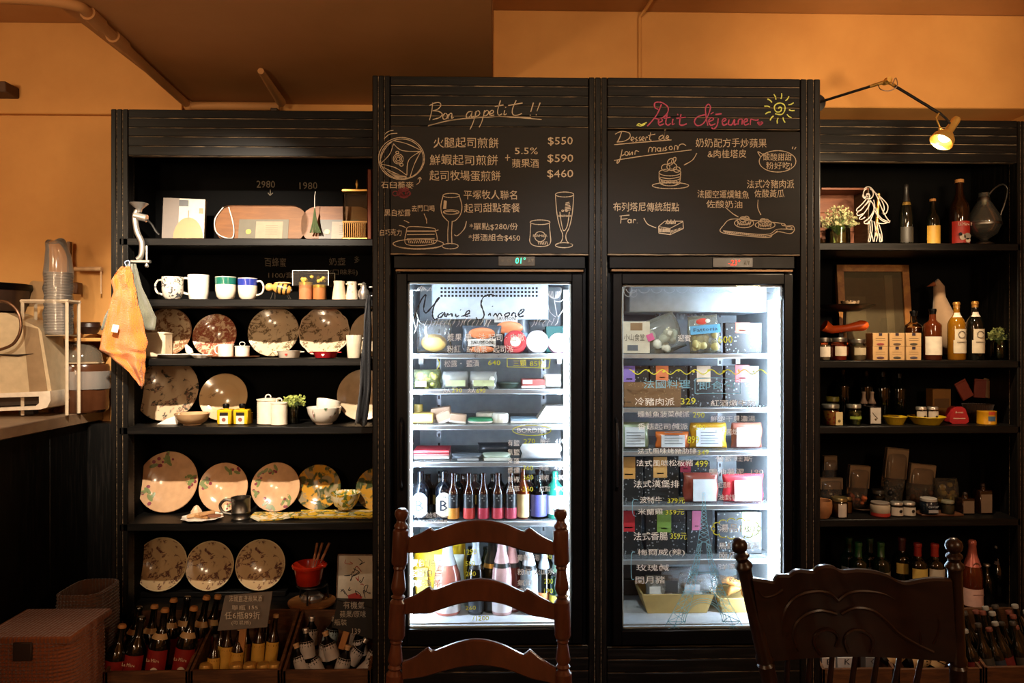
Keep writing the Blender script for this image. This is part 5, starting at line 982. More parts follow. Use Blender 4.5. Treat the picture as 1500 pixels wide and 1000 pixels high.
part('handle', MB().tube([(p[0], 0, p[1]) for p in smooth([(7 * q, 74 * q), (16 * q, 84 * q), (28 * q, 90 * q), (35 * q, 82 * q), (31 * q, 62 * q), (25 * q, 46 * q), (24 * q, 34 * q)], 4)], .0042, 8), PEWTER, o)
o = thing('bookend', 'dark glass flask standing in the shadow at the far right end of the top shelf', 'flask', at(1486, .45, z + .001)); part('body', MB().lathe(rr([(0, 0), (1, 0), (1, .5), (.5, .75), (.3, .8), (.3, 1), (0, 1)], .02, .2), 16), DKGLASS, o); part('stopper', MB().sph((0, 0, .205), .01, 10), STEEL, o)
# row 2
z = RZ[1]
o = thing('framed_print', 'gilt wooden frame with a faded glazed print at the back of the second right shelf', 'picture', at(1284, .6, z + .002), (-6, 0, 0)); q = SC(1284, .6)
w0, h0 = 54 * q, 139 * q; t = 10 * q
part('frame', joinboxes([(-w0, -w0 + t, -.01, .012, 0, h0), (w0 - t, w0, -.01, .012, 0, h0), (-w0, w0, -.01, .012, 0, t), (-w0, w0, -.01, .012, h0 - t, h0)]), wood('8a5a2c', 'b0803c', (6, 6, 6), .4, bump=.1), o); part('print', MB().box(-w0 + t, w0 - t, .002, .006, t, h0 - t), mat('6a5c4a', .6), o); part('glazing', MB().box(-w0 + t, w0 - t, -.004, -.002, t, h0 - t), glass('f0f0ea', .03, 1.45), o)
for x0, x1, y0, y1, c_ in ((-40, -12, 12, 92, '7d6e58'), (18, 30, 12, 124, '84745e')): part('print_panel', MB().box(x0 * q, x1 * q, .0005, .002, y0 * q, y1 * q), mat(c_, .6), o)
o = thing('kitchen_scale', 'black kitchen scale pan on an orange base, second right shelf at the surround', 'scale', at(1237, .46, z + .001)); q = SC(1237, .46)
part('pan', MB().lathe([(0, 70 * q), (20 * q, 71 * q), (40 * q, 79 * q), (41 * q, 80 * q), (20 * q, 73 * q), (0, 72 * q)], 28), DARK, o)
part('orange_arm', MB().tube([(-32 * q, -.01, 50 * q), (-20 * q, -.01, 44 * q), (0, -.01, 46 * q), (24 * q, -.01, 50 * q)], [9 * q, 6 * q, 5 * q, 8 * q], 12), ORANGE, o); part('yoke', MB().tube([(0, 0, 40 * q), (0, 0, 70 * q)], .006, 8), DARK, o); part('end_cap', MB().sph((26 * q, -.01, 50 * q), 7.5 * q, 12), ORANGE, o)
part('orange_base', MB().box(-34 * q, 10 * q, .0, .09, 0, 26 * q, .006), ORANGE, o); part('post', MB().box(-4 * q, 4 * q, .03, .05, 25 * q, 42 * q, .003), DARK, o)
o = thing('tealight_bowl', 'small patterned glass bowl standing in the scale pan', 'bowl', at(1245, .46, z + 73.5 * q)); part('bowl', MB().lathe(rr(BOWL, 13 * q, 13 * q), 20), blotch('b89a78', '2c2018', '4a3424', 40, 60, .48, .5), o)
jar(1206, 495, 20, .40, z, 'pale honey jar with grey lid at the left end of the second right shelf', PEWTER, mat('b8a488', .4), (.15, .6, PAPER), 'jars under the scale')
jar(1227, 495, 26, .39, z, 'red jam jar with round white label under the orange scale', PEWTER, mat('b03018', .3), (.2, .62, mat('cfc0a8', .5), 40), 'jars under the scale')
jar(1255, 497, 26, .40, z, 'clear jar with grey lid right of the red jam jar', PEWTER, mat('9a8a6a', .4), (.25, .6, mat('b0a284', .5), 40), 'jars under the scale')
for r in range(2):
    for c_ in range(3):
        x0 = 1278 + c_ * 24.4; lb = '%s kraft tea carton %s' % (['lower', 'upper'][r], ['at the left of the stacked six', 'in the middle of the stacked six', 'at the right of the stacked six'][c_])
        Yb = .40; q = SC(x0, Yb); o = thing('tea_carton', lb + ', second right shelf', 'box', at(x0 + 11.5, Yb, z + .001 + r * 20 * q), group='stacked kraft tea cartons'); part('carton', MB().box(-11.2 * q, 11.2 * q, 0, .06, 0, 19.7 * q, .001), mat('c09a68', .7), o)
        part('dark_tab', MB().box(-2.5 * q, 2.5 * q, -.001, .001, 15.5 * q, 19.6 * q), mat('2c2030', .6), o); part('printed_motif', MB().sph((0, 0, 3.2 * q), (6 * q, .0008, 2 * q), 10), mat(['4a2c30', '3c3428', '3a3440', '8a3a34', '5a4634', '4a4030'][r * 3 + c_], .6), o)
        for k in range(2): part('print_line', MB().box(-7 * q, 7 * q, -.0006, .001, (8.5 + 3 * k) * q, (9.1 + 3 * k) * q), mat('7a6444', .7), o)
bottle(1338, 456, 24, .5, z, BORD, CLEAR, 'amber liquor bottle with black stopper behind the tea cartons', liquid=mat('8a4a1c', .1), cap=(.9, BLACKPL), group='liquor bottles')
bottle(1366, 453, 24, .42, z, BORD, mat('4e200c', .06, coat=.5), 'amber bottle with black cap and large white label', lab=(.1, .46, PAPER), cap=(.9, BLACKPL), group='liquor bottles', la=80)
o = bottle(1401, 443, 24, .42, z, WINE, mat('86580f', .06, coat=.5), 'golden bottle with scalloped white label and white neck band', cap=(.9, mat('b0803c', .3, .5)), lab2=(.74, .82, PAPER), group='liquor bottles'); S1 = o
S2 = bottle(1428, 442, 24, .42, z, WINE, DKGLASS, 'black bottle with scalloped white label and white neck band', cap=(.9, mat('b0803c', .3, .5)), lab2=(.74, .82, PAPER), group='liquor bottles')
for o in (S1, S2):
    q = SC(1410, .42); r = 12.4 * q; part('round_label', arc([(0, 0), (1, 0), (1, 1)], r, 1, 28 * q, 45 * q, 42, 12, 1.01), mat('c9bda4', .6), o, fix=False); part('shield_label', arc([(0, 0), (1, 0), (1, 1)], r, 1, 10 * q, 29 * q, 50, 12, 1.01), mat('c9bda4', .6), o, fix=False)
    part('crest', MB().tube([(5 * q * math.cos(a * .6), -r * 1.03, 37 * q + 5 * q * math.sin(a * .6)) for a in range(11)], .0012, 5), mat('4a4038', .6), o); flat_text('▬▬▬', 14 * q, 1.2 * q, (0, -r * 1.03, 26 * q), mat('6a6050', .6), o, 'print_line')
o = thing('cloth_goose', 'stuffed cloth goose with long neck sitting behind the liquor bottles', 'toy', at(1388, .56, z + .001)); q = SC(1388, .56)
mb = MB().tube([(a * q, b * .001, c_ * q) for a, b, c_ in ((-20, 0, 108), (-17, 0, 112), (-13, 0, 105), (-12, 0, 90), (-8, 0, 70), (-4, 0, 50), (6, 0, 36), (18, 0, 24), (26, 0, 10), (20, 0, 0))], [q * k for k in (2, 6, 7.5, 8, 13, 20, 26, 28, 24, 16)], 16)
part('body', mb, mat('a8896a', .9, sheen=.2), o, ang=180); part('wing', MB().sph((16 * q, -26 * q, 34 * q), (22 * q, 5 * q, 17 * q), 14), mat('cdb898', .9), o); part('beak', MB().lathe([(3.5 * q, 0), (0, 12 * q)], 10, T(-20 * q, 0, 110 * q) @ R(-110, 'Y')), mat('8a4a24', .8), o)
vase(1464, 498, 23, .44, z, 'clear glass jar of yellow green sprigs at the right end of the second shelf', 16, mat('8f9a58', .8), gm=glass('b8c4ae', .04), seed=12, n=50)
# row 3
z = RZ[2]
o = jar(1216, 592, 26, .40, z, 'jar of mixed pickles with a paper tag, left end of the third right shelf', mat('8a8a80', .3, .8), speckle('b8781c', 'a8301c', 70, .35), group='preserve jars on the third right shelf'); q = SC(1216, .4); part('paper_tag', MB().box(2 * q, 12 * q, -13.6 * q, -13 * q, 1 * q, 20 * q), mat('d0bc88', .7), o); part('tag_seal', MB().sph((7 * q, -13.8 * q, 7 * q), (2.2 * q, .0006, 2.2 * q), 8), mat('6a5a30', .6), o)
jar(1219, 581, 20, .55, z, 'jar with an olive green lid standing behind the pickle jar', mat('7a7a30', .4), mat('1c1c10', .4), group='preserve jars on the third right shelf')
jar(1250, 592, 22, .42, z, 'jar of green olives with a green label band', mat('a8a89c', .3, .8), speckle('3c4418', '7a7a2c', 60, .4), (.28, .42, mat('8aa03c', .5), 50), 'preserve jars on the third right shelf')
o = boxy('black_carton', 'box', 1273, 1292, 596, .40, z, .06, BLACKPL, 'black carton with a square white label on the third right shelf', parts=[('label', .1, .9, .06, .95, mat('b8b0a4', .6))]); q = SC(1282, .4); part('branch_print', MB().tube([(-5 * q, -.002, 18 * q), (0, -.002, 12 * q), (3 * q, -.002, 9 * q)], .0008, 4).sph((0, -.002, 8 * q), (1.6 * q, .0006, 1.6 * q), 8), mat('5a4a30', .6), o)
for k, px in enumerate((1265, 1277)): bottle(px, 574, 13, .5, z, SHORT, BLACKPL, 'slim dark bottle with pale cap sleeve behind the black carton, %s of two' % ('left' if k == 0 else 'right'), cap=(.62, mat('a8988a', .5)), group='sleeved bottles')
def tart(px, w_, label, dy=0):
    r = w_ / 2 * SC(px, .42); o = thing('gratin_dish', label, 'dish', at(px, .42, z + .001), group='yellow dishes'); part('dish', MB().lathe([(0, 0), (r * .66, 0), (r * .95, 10 * q), (r * 1.02, 11 * q), (r * 1.0, 12 * q), (r * .88, 10.5 * q), (r * .62, 2 * q), (0, 2 * q)], 36, rf=lambda a, s: 1 + .02 * math.cos(a * 16)), mat('b89a1c', .3, coat=.3), o); return r
tart(1311, 32, 'smaller yellow fluted dish holding dark sweets, left of the two'); tart(1357, 50, 'larger yellow fluted dish holding two small jars, right of the two')
rnd = random.Random(5)
for k in range(6):
    o = thing('wrapped_sweet', 'dark wrapped sweet in the smaller yellow dish', 'sweet', at(1304 + k * 2.8, .42, z + .022) + Vector((0, rnd.uniform(-.02, .02), 0)), group='sweets in the yellow dish'); part('wrapper', MB().sph((0, 0, .004), (.009, .007, .006), 8), mat('2c1c14', .4), o)
for k, px in enumerate((1349, 1366)):
    o = jar(px, 596, 15, .42, z + .012, 'small spread jar with white berry label in the yellow dish, %s of two' % ('left' if k == 0 else 'right'), STEEL, mat('1c120c', .4), (.1, .72, mat('b8b0a4', .6), 75), 'spread jars with white labels'); q = SC(px, .42); part('berry_print', MB().sph((1.5 * q, -7.9 * q, 7 * q), (2 * q, .0008, 2 * q), 8), DARK, o)
o = thing('madeleine_tin', 'red bell shaped tin with small white lettering, third right shelf', 'tin', at(1405, .42, z + .001)); q = SC(1405, .42)
part('tin', MB().prism([(-10 * q, 0), (10 * q, 0), (14 * q, 3 * q), (14 * q, 8 * q), (9 * q, 22 * q), (4 * q, 25 * q), (-4 * q, 25 * q), (-9 * q, 22 * q), (-14 * q, 8 * q), (-14 * q, 3 * q)], 0, .04), mat('9a2226', .35), o); flat_text('Bonnat', 11 * q, 3 * q, (0, -.001, 17 * q), mat('d8c0a8', .6), o); flat_text('▬▬▬▬', 18 * q, 1.4 * q, (0, -.001, 8 * q), mat('c89a88', .6), o, 'print_line')
o = vessel('mustard_tin', 'tin', 1445, 602, 25, .42, z, [(0, 0), (1, 0), (1.02, .03), (1, .06), (1, .94), (1.02, .97), (1, 1), (0, 1)], mat('c08a14', .35), 'round yellow tin with blue and red print, third right shelf'); q = SC(1445, .42); part('print', arc([(0, 0), (1, 0), (1, 1)], 12.5 * q, 1, 5 * q, 12 * q, 25, 8), mat('3a5a7a', .5), o, fix=False); part('print_flower', arc([(0, 0), (1, 0), (1, 1)], 12.55 * q, 1, 14 * q, 19 * q, 22, 8), mat('a83a20', .5), o, fix=False)
boxy('carton', 'box', 1366, 1393, 570, .55, z, .05, mat('7a5214', .6), 'ochre carton standing behind the red bell shaped tin', parts=[('print', .1, .9, .4, .7, mat('5a3c10', .6))])
for k, (px, ry, c_) in enumerate(((1418, -28, '7a3020'), (1434, 4, '6a2c20'), (1443, 14, '8a6a48'))):
    o = thing('snack_packet', ['red snack packet leaning left in the basket', 'dark red snack packet in the middle of the basket', 'beige snack packet leaning right in the basket'][k], 'packet', at(px, .52 + .012 * k, z + .10), (0, ry, 0), 'packets in the third shelf basket'); part('packet', MB().box(-.026, .026, -.005, .005, 0, .075, .003), mat(c_, .5), o); part('seam', MB().box(-.026, .026, -.002, .002, .073, .081), mat(c_, .5), o)
o = vessel('basket', 'basket', 1432, 592, 40, .53, z, [(0, 0), (.8, 0), (1, .95), (1.03, 1), (.96, .98), (.78, .1), (0, .08)], fabric('3a2416', 120), 'dark woven basket holding the snack packets'); 
for k, px in enumerate((1234, 1268, 1293, 1317)): bottle(px, 541 + k * 2, 20, .6, z, BORD, DKGLASS, 'dark unlabelled bottle at the back of the third right shelf, %s from the left' % ORD[k], cap=(.9, DARK), group='dark bottles at the back of the third right shelf')
# row 4
z = RZ[3]
TAGC = mat('7a6448', .8); BAGM = glass('e4dccf', .12, 1.4, .06)
pouch('pasta_bag', 'bag', 1199, 1232, 700, .5, z + .02, .07, BAGM, 'clear bag of dried mushrooms with kraft header, left end of the fourth right shelf', 'bags with kraft headers', fill=mat('5c4a34', .8), fz=.45, header=(.62, TAGC), seed=2)
pouch('pasta_bag', 'bag', 1205, 1224, 668, .6, z + .02, .06, BAGM, 'narrow bag with kraft header standing behind the mushroom bag', 'bags with kraft headers', fill=mat('3c3024', .8), fz=.4, header=(.7, TAGC), seed=3)
pouch('pasta_bag', 'bag', 1238, 1268, 682, .48, z + .012, .07, BAGM, 'clear bag of orange pasta with tilted kraft header', 'bags with kraft headers', rot=(0, 4, 0), fill=mat('a8582c', .6), fz=.4, header=(.5, TAGC), seed=4)
pouch('pasta_bag', 'bag', 1288, 1320, 657, .52, z + .01, .07, BAGM, 'tall bag of black wrapped sweets with kraft header', 'bags with kraft headers', rot=(0, 6, 0), fill=mat('1c2228', .3), fz=.5, header=(.5, TAGC), seed=5)
pouch('pasta_bag', 'bag', 1325, 1362, 680, .52, z + .01, .07, BAGM, 'wide bag of brown pasta with kraft header', 'bags with kraft headers', rot=(0, 6, 0), fill=mat('4a3220', .8), fz=.5, header=(.55, TAGC), seed=6)
pouch('pasta_bag', 'bag', 1367, 1402, 700, .5, z + .01, .08, BAGM, 'open bag of pale green ribbon pasta nests', 'bags with kraft headers', fill=mat('8a8040', .8), fz=.85, seed=7)
o = vessel('wooden_cup', 'cup', 1202, 732, 32, .39, z, [(0, 0), (.7, 0), (.95, .3), (1, .7), (.96, 1), (.88, .98), (.8, .3), (0, .15)], wood('8a5a34', 'a8744a', (4, 4, 8), .5, bump=.05), 'round wooden cup at the left front of the fourth right shelf'); q = SC(1202, .39)
jar(1229, 728, 24, .40, z, 'honey jar with metal lid and white and red label', mat('8a7a50', .3, .8), mat('7a4a1c', .3), (.05, .72, mat('b8a898', .6), 30), 'jars on the fourth right shelf'); jar(1240, 727, 16, .47, z, 'honey jar partly behind the first honey jar', mat('8a7a50', .3, .8), mat('7a4a1c', .3), group='jars on the fourth right shelf')
vessel('saucer', 'saucer', 1262, 741, 34, .5, z, [(0, 0), (.6, 0), (1, .6), (.98, .8), (.6, .4), (0, .4)], mat('4a3424', .5), 'small brown saucer under the orange pasta bag')
jar(1289, 735, 27, .41, z, 'round paper tub with a white side and red base', mat('6a6058', .6), None, (.0, .28, mat('9a2a20', .5), 89), 'tubs on the fourth right shelf', gm=mat('9a8c7a', .6), name='tub', lidh=.1); jar(1286, 717, 20, .52, z, 'dark lidded jar standing behind the white tub', mat('3a3a34', .4), mat('14120e', .5), group='tubs on the fourth right shelf')
for k, px in enumerate((1313, 1331)):
    o = jar(px, 735, 18, .41, z, 'small spread jar with white berry label on the fourth shelf, %s of two' % ('left' if k == 0 else 'right'), STEEL, mat('1c120c', .4), (.06, .66, mat('b8b0a4', .6), 75), 'spread jars with white labels'); q = SC(px, .41); part('berry_print', MB().sph((1.5 * q, -9.5 * q, 8 * q), (2.4 * q, .0008, 2.6 * q), 8), DARK, o)
o = thing('wooden_tray', 'small dark wooden tray under the dark blue jar on the fourth right shelf', 'tray', at(1376, .42, z + .001)); q = SC(1376, .42); part('tray', MB().box(-32 * q, 30 * q, -.03, .05, 0, .008, .002), wood('4a2c1a', '6a4228', (3, 10, 3), .5, bump=.05), o)
o = jar(1360, 729, 24, .41, z + .009, 'dark blue jar with white lid and white print', mat('9a9690', .4), None, None, 'jars on the fourth right shelf', gm=mat('141c26', .2)); q = SC(1360, .41); flat_text('caviar', 16 * q, 4 * q, (0, -12.6 * q, 12 * q), mat('9aa0a8', .6), o); part('print', MB().box(-7 * q, 7 * q, -12.6 * q, -12.2 * q, 3 * q, 7 * q), mat('8a8c90', .6), o)
jar(1388, 733, 18, .41, z + .009, 'small clear jar of pale paste at the right end of the small tray', mat('6a6654', .4), mat('4a4430', .6), group='jars on the fourth right shelf')
for px, yt, lb in ((1419, 727, 'shorter square dark bottle with kraft label, fourth right shelf'), (1445, 714, 'taller square dark bottle with kraft label, fourth right shelf')):
    o = thing('square_bottle', lb, 'bottle', at(px, .42, z + .001), group='square dark bottles'); q = SC(px, .42); hh = H(px, yt, .42, z)
    part('glass_body', MB().box(-9.5 * q, 9.5 * q, 0, .05, 0, hh * .88, .004), BRGLASS, o); part('neck', MB().lathe([(4.5 * q, hh * .85), (4 * q, hh), (0, hh)], 12, T(0, .025, 0)), BRGLASS, o); part('stopper', MB().sph((0, .025, hh + 1.5 * q), 4 * q, 10), mat('3c3430', .2, .6), o); part('label', MB().box(-8 * q, 8 * q, -.001, .001, hh * .06, hh * .74), mat('6a5644', .7), o)
# row 5: wine behind the carved chair
z = RZ[4]
for px, yt, c_, lb in ((1243, 788, '14301c', 'green capped dark wine bottle, leftmost of the row behind the carved chair'), (1257, 795, '1f4a26', 'bright green capped wine bottle, second of the row behind the carved chair'), (1274, 789, '14301c', 'dark green capped wine bottle, third of the row behind the carved chair'), (1290, 795, '1f4a26', 'bright green capped wine bottle, fourth of the row behind the carved chair')):
    bottle(px, yt, 25, .44 if yt > 792 else .52, z, BORD, GRGLASS, lb, cap=(.78, mat(c_, .3)), lab=(.2, .55, mat('8a8470', .6)), group='wine bottles behind the carved chair')
for px, yt, c_, lc_, lb in ((1321, 788, '3a1414', 'b8a050', 'wine bottle with dark red foil and round yellow neck label'), (1344, 796, '8a2420', 'b8a050', 'wine bottle with bright red foil and oval yellow label'), (1369, 797, '9a2a22', 'b0aa9c', 'wine bottle with bright red foil and crossed white label')):
    bottle(px, yt, 26, .43 if yt > 790 else .5, z, BORD, DKGLASS, lb + ', behind the carved chair', cap=(.8, mat(c_, .35)), lab=(.45, .62, mat(lc_, .6)), group='wine bottles behind the carved chair', la=60)
o = bottle(1424, 791, 28, .40, z - .0, CHAMP, mat('4a1c0c', .06, coat=.4), 'large rose sparkling bottle with pink foil and pale label right of the carved chair', cap=(.62, mat('b0645a', .3, .3)), lab=(.04, .30, mat('c8a49c', .6)), la=85, group='tall bottles right of the carved chair'); q = SC(1424, .4)
part('foil_medallion', MB().sph((0, -9.5 * q, 62 * q), (5 * q, .002, 5.5 * q), 12), mat('4a2418', .4), o); flat_text('▬▬▬', 16 * q, 1.2 * q, (0, -14.6 * q, 22 * q), mat('7a5a54', .6), o, 'print_line')
bottle(1445, 826, 20, .45, z, BEER, DKGLASS, 'short dark bottle with silver cap right of the rose bottle', cap=(.94, STEEL), group='tall bottles right of the carved chair')
bottle(1463, 799, 26, .50, z, CHAMP, DKGLASS, 'tall dark bottle with pale cap and round neck medallion at the far right', cap=(.95, mat('a8a49c', .4)), lab2=(.66, .72, mat('6a5a5a', .5)), group='tall bottles right of the carved chair')
# crates at the lower right
gr = 'crates under the right shelf cabinet'
cr = [crate(1203, 1312, 979, .05, .26, 'wooden crate of white labelled goods, left of the three lower right crates', gr), crate(1313, 1440, 979, .05, .26, 'wooden crate with dark bottles, middle of the three lower right crates', gr), crate(1441, 1560, 976, .05, .26, 'wooden crate full of dark bottles at the bottom right corner', gr)]
zc = cr[0][2]
for k, (px, w_, lt, lb) in enumerate(((1214, 20, 'B', 'white carton lettered B, leftmost in the lower right crates'), (1240, 26, 'K', 'white carton with a blue seal, second in the lower right crates'), (1278, 20, 'o', 'grey blue carton in the middle of the left lower right crate'))):
    Yc = .075; q = SC(px, Yc); o = thing('small_carton', lb, 'carton', at(px, Yc, zc - .04), group='cartons in the lower right crate'); part('carton', MB().box(-w_ / 2 * q, w_ / 2 * q, 0, .04, 0, .04 + 12 * q, .001), mat(['b8b4b0', 'a8b0bc', '6a707a'][k], .6), o)
    flat_text(lt, 8 * q, 8 * q, (1 * q, -.001, .04 + 6 * q), mat('1c2030', .6), o)
for k, (px, ry) in enumerate(((1302, 60), (1335, 80), (1374, 20))):
    q = SC(px, .11); bottle(px, 960, 26, .11, 0, SHORT, BLACKPL, ['dark bottle lying in the left lower right crate at its right end', 'dark bottle lying flat in the middle lower right crate', 'dark bottle with a cream label lettered E leaning in the middle lower right crate'][k], loc=at(px - 10, .11, zc - (.0 if k < 2 else .03)), Hh=.13, rot=(0, ry if k < 2 else 25, 0), lab=(.12, .7, mat('a8926c', .6)), cap=(.9, BLACKPL), group='bottles in the lower right crates', txt=('E', 1.0, .2, .4, DARK) if k == 2 else None)
rnd = random.Random(21); n = 0
for r in range(3):
    for c_ in range(7):
        px = 1424 + c_ * 17 + r * 5 + rnd.uniform(-3, 3); Y = .09 + r * .07; yt = 925 - r * 16 + rnd.uniform(-10, 8)
        if px > 1540: continue
        bottle(px, yt, 20, Y, 0, BEER, DKGLASS, 'tilted beer bottle in the bottom right crate, %s row, %s from the left' % (['front', 'middle', 'back'][r], ORD[c_]), loc=at(px + 14, Y, zc - .10), Hh=Z(px, yt, Y) - zc + .11, rot=(-6, -13 + rnd.uniform(-5, 5), 0), lab=(.2, .5, mat(['6a2024', '3a3834', '2a3444'][n % 3], .5)), cap=(.95, mat(['8a8a86', '3a3632', '6a3a30'][n % 3], .4)), group='beer bottles in the bottom right crate', name='beer_bottle'); n += 1

# ================= LAMP =================
o = thing('swing_arm_lamp', 'black and brass swing arm lamp reaching from the surround over the right cabinet', 'lamp', P(1203, 149, .3))
lo = o.location; p0, p1, p2 = P(1196, 151, .32), P(1299, 119, .12), P(1378, 167, .0)
def seg(a, b, t0, t1): return [a + (b - a) * t0 - lo, a + (b - a) * t1 - lo]
part('wall_mount', MB().lathe([(0, 0), (.035, 0), (.035, .015), (0, .02)], 18, T(*(Vector((p0.x, .33, p0.z)) - lo)) @ R(90)), DARK, o)
part('lower_arm', MB().tube(seg(p0, p1, 0, .8), .0052, 10), DARK, o); part('brass_sleeve', MB().tube(seg(p0, p1, .78, .98), .0062, 10), BRASS, o)
part('elbow_joint', MB().sph(p1 - lo, .013, 12).tube([p1 - lo + Vector((0, -.02, .0)), p1 - lo + Vector((0, .02, .0))], .010, 12), BRASS, o)
part('brass_sleeve', MB().tube(seg(p1, p2, .02, .16), .0062, 10), BRASS, o); part('upper_arm', MB().tube(seg(p1, p2, .14, 1), .0052, 10), DARK, o)
part('cable', MB().tube(smooth([p1 - lo + (p0 - p1) * .12, P(1290, 131, .1) - lo, P(1303, 133, .09) - lo, P(1314, 126, .08) - lo, P(1312, 114, .08) - lo, P(1307, 124, .09) - lo], 5), .0018, 6), mat('5a3a20', .5), o)
hb, ht = P(1386, 197, -.02), P(1403, 174, -.02); ax = (hb - ht).normalized(); ax = Vector((ax.x, -.12, ax.z)).normalized()
M = T(*(hb - lo)) @ ax.to_track_quat('Z', 'Y').to_matrix().to_4x4(); q = SC(1386, -.02)
part('bracket', MB().tube([P(1375, 166, 0) - lo, P(1371, 173, -.01) - lo, P(1377, 188, -.02) - lo, hb - lo - ax * .01], .003, 8).sph(P(1377, 189, -.02) - lo, .0075, 10), BRASS, o)
part('arm_end', MB().tube([p2 - lo, P(1386, 174, -.01) - lo, P(1392, 182, -.02) - lo], .004, 8), DARK, o)
part('socket', MB().lathe([(0, -32 * q), (5 * q, -31 * q), (6 * q, -28 * q), (6 * q, -6 * q), (8 * q, -3 * q), (0, -2 * q)], 18, M), BRASS, o)
part('shade', MB().lathe([(5 * q, -5 * q), (9 * q, -2 * q), (15 * q, 6 * q), (17 * q, 15 * q), (16.2 * q, 15 * q), (14 * q, 6.5 * q), (8 * q, -1 * q), (4 * q, -3 * q)], 28, M), BRASS, o)
part('bulb', MB().sph((0, 0, 4 * q), (9 * q, 9 * q, 8 * q), 16, M), mat('ffd9a0', emis=14), o)
lp = bpy.data.lights.new('lamp_glow', 'SPOT'); lp.energy = 60; lp.color = (1, .76, .48); lp.spot_size = math.radians(150); lp.spot_blend = .6; lp.shadow_soft_size = .02
l_ = bpy.data.objects.new('lamp_glow', lp); COL.objects.link(l_); l_.location = hb + ax * 17 * q; l_.rotation_euler = Vector((ax.x * .6, .25, ax.z)).to_track_quat('-Z', 'Y').to_euler()
# ================= LEFT FRIDGE CONTENTS =================
YF = .16; SP = mat('e6885a', .4); z = SL[0]
def wheel(px, py, w_, label, m1, m2, Y=YF, zs=None, txt=None):
    r = w_ / 2 * SC(px, Y); o = thing('boxed_cheese', label, 'cheese', (X(px, Y), Y, zs + r + .001), (80, 0, 0), 'round cheeses on the top fridge shelf')
    part('box', MB().lathe([(0, -.03), (r, -.03), (r, 0), (r * .95, .003), (0, .003)], 28), m1, o); part('paper_disc', MB().lathe([(r * .8, .003), (r * .8, .0045), (0, .0045)], 24), m2, o); part('inner_disc', MB().lathe([(r * .45, .0045), (r * .45, .006), (0, .006)], 20), WHITE, o); part('ring_print', MB().tube([(r * .62 * math.cos(a * .3), r * .62 * math.sin(a * .3), .0052) for a in range(21)], .0012, 5, closed=True), m1, o); return o
o = pouch('cheese_bag', 'bag', 610, 662, 470, .2, z, .06, FILM, 'clear bag holding a round yellow cheese, left on the top fridge shelf', seed=3); q = SC(636, .2); part('yellow_cheese', MB().sph((0, -.01, 15 * q), (19 * q, .025, 13 * q), 18), mat('e0b86a', .5), o)
pouch('salmon_pack', 'packet', 677, 735, 477, .22, z, .04, mat('4a5058', .3), 'vacuum pack of orange smoked salmon in the middle of the top fridge shelf', 'smoked salmon packs', lab=(.15, .85, .25, .52, mat('d8d4ce', .5), 'SAUMON'), fill=None); o = bpy.data.objects[sorted(k for k in bpy.data.objects.keys() if k.startswith('salmon_pack'))[-1]]
part('salmon', MB().sph((0, -.024, .075), (.05, .006, .022), 16).sph((0, -.024, .014), (.048, .006, .013), 14), SP, o, label='orange salmon slices')
o = pouch('salmon_pack', 'packet', 704, 776, 452, .3, z, .04, mat('3c4046', .3), 'tall dark pack of smoked salmon with white and blue labels, standing behind the others', 'smoked salmon packs', lab=(.28, .75, .68, .86, mat('e0dcd6', .5), 'SAUMON')); q = SC(740, .3)
part('salmon', MB().sph((6 * q, -.024, 36 * q), (20 * q, .006, 10 * q), 14), SP, o, label='orange salmon slices'); part('blue_label', MB().box(-1 * q, 32 * q, -.03, -.026, 13 * q, 29 * q), mat('8ab0d0', .5), o)
wheel(755, 0, 34, 'round red boxed cheese on the top fridge shelf', mat('b02430', .5), mat('c83a40', .5), .14, z); wheel(787, 0, 34, 'round white boxed cheese with grey ring on the top fridge shelf', mat('b8b4b8', .5), mat('ece8e4', .5), .14, z); wheel(818, 0, 30, 'round pale pink boxed cheese at the right end of the top fridge shelf', mat('d8a8b8', .5), mat('f0e6e8', .5), .14, z)
boxy('teal_carton', 'box', 800, 826, 478, .35, z, .08, mat('2a7a74', .5), 'teal carton behind the round cheeses', parts=[('print', .2, .8, .1, .3, mat('d0e0dc', .5))])
z = SL[1]
pouch('herb_bag', 'bag', 606, 646, 541, YF, z, .07, glass('e6ecc0', .1, 1.4, .12), 'clear bag of yellow and green vegetables, left on the second fridge shelf', 'bags on the second fridge shelf', fill=mat('c8c060', .6), fz=.8, lab=(.1, .5, .1, .4, mat('a8c898', .5)), seed=4)
for k, (a, b) in enumerate(((648, 686), (688, 728))): pouch('burrata_bag', 'bag', a, b, 544, YF, z, .07, glass('f2f4f4', .1, 1.4, .3), 'cloudy bag with pale green label on the second fridge shelf, %s of two' % ('left' if k == 0 else 'right'), 'bags on the second fridge shelf', fill=mat('e4e6e0', .6), fz=.7, lab=(.15, .9, .15, .5, mat('d0dcae', .5)), seed=5 + k)
vessel('sauce_tub', 'tub', 745, 560, 34, .2, z, [(0, 0), (.8, 0), (1, .8), (1.05, .85), (1.05, 1), (0, 1)], mat('4a5a50', .4), 'low dark green tub on the second fridge shelf')
boxy('meat_tray', 'tray', 764, 799, 556, YF, z, .1, mat('a0504a', .5), 'tray of red meat slices under film on the second fridge shelf', b=.004, parts=[('tray_rim', 0, 1, 0, .25, WHITE), ('film_label', .05, .45, .5, .95, mat('d8ccc8', .4))]); pouch('white_bag', 'bag', 796, 822, 548, .18, z, .07, WHITE, 'crumpled white bag at the right end of the second fridge shelf', seed=9)
z = SL[2]
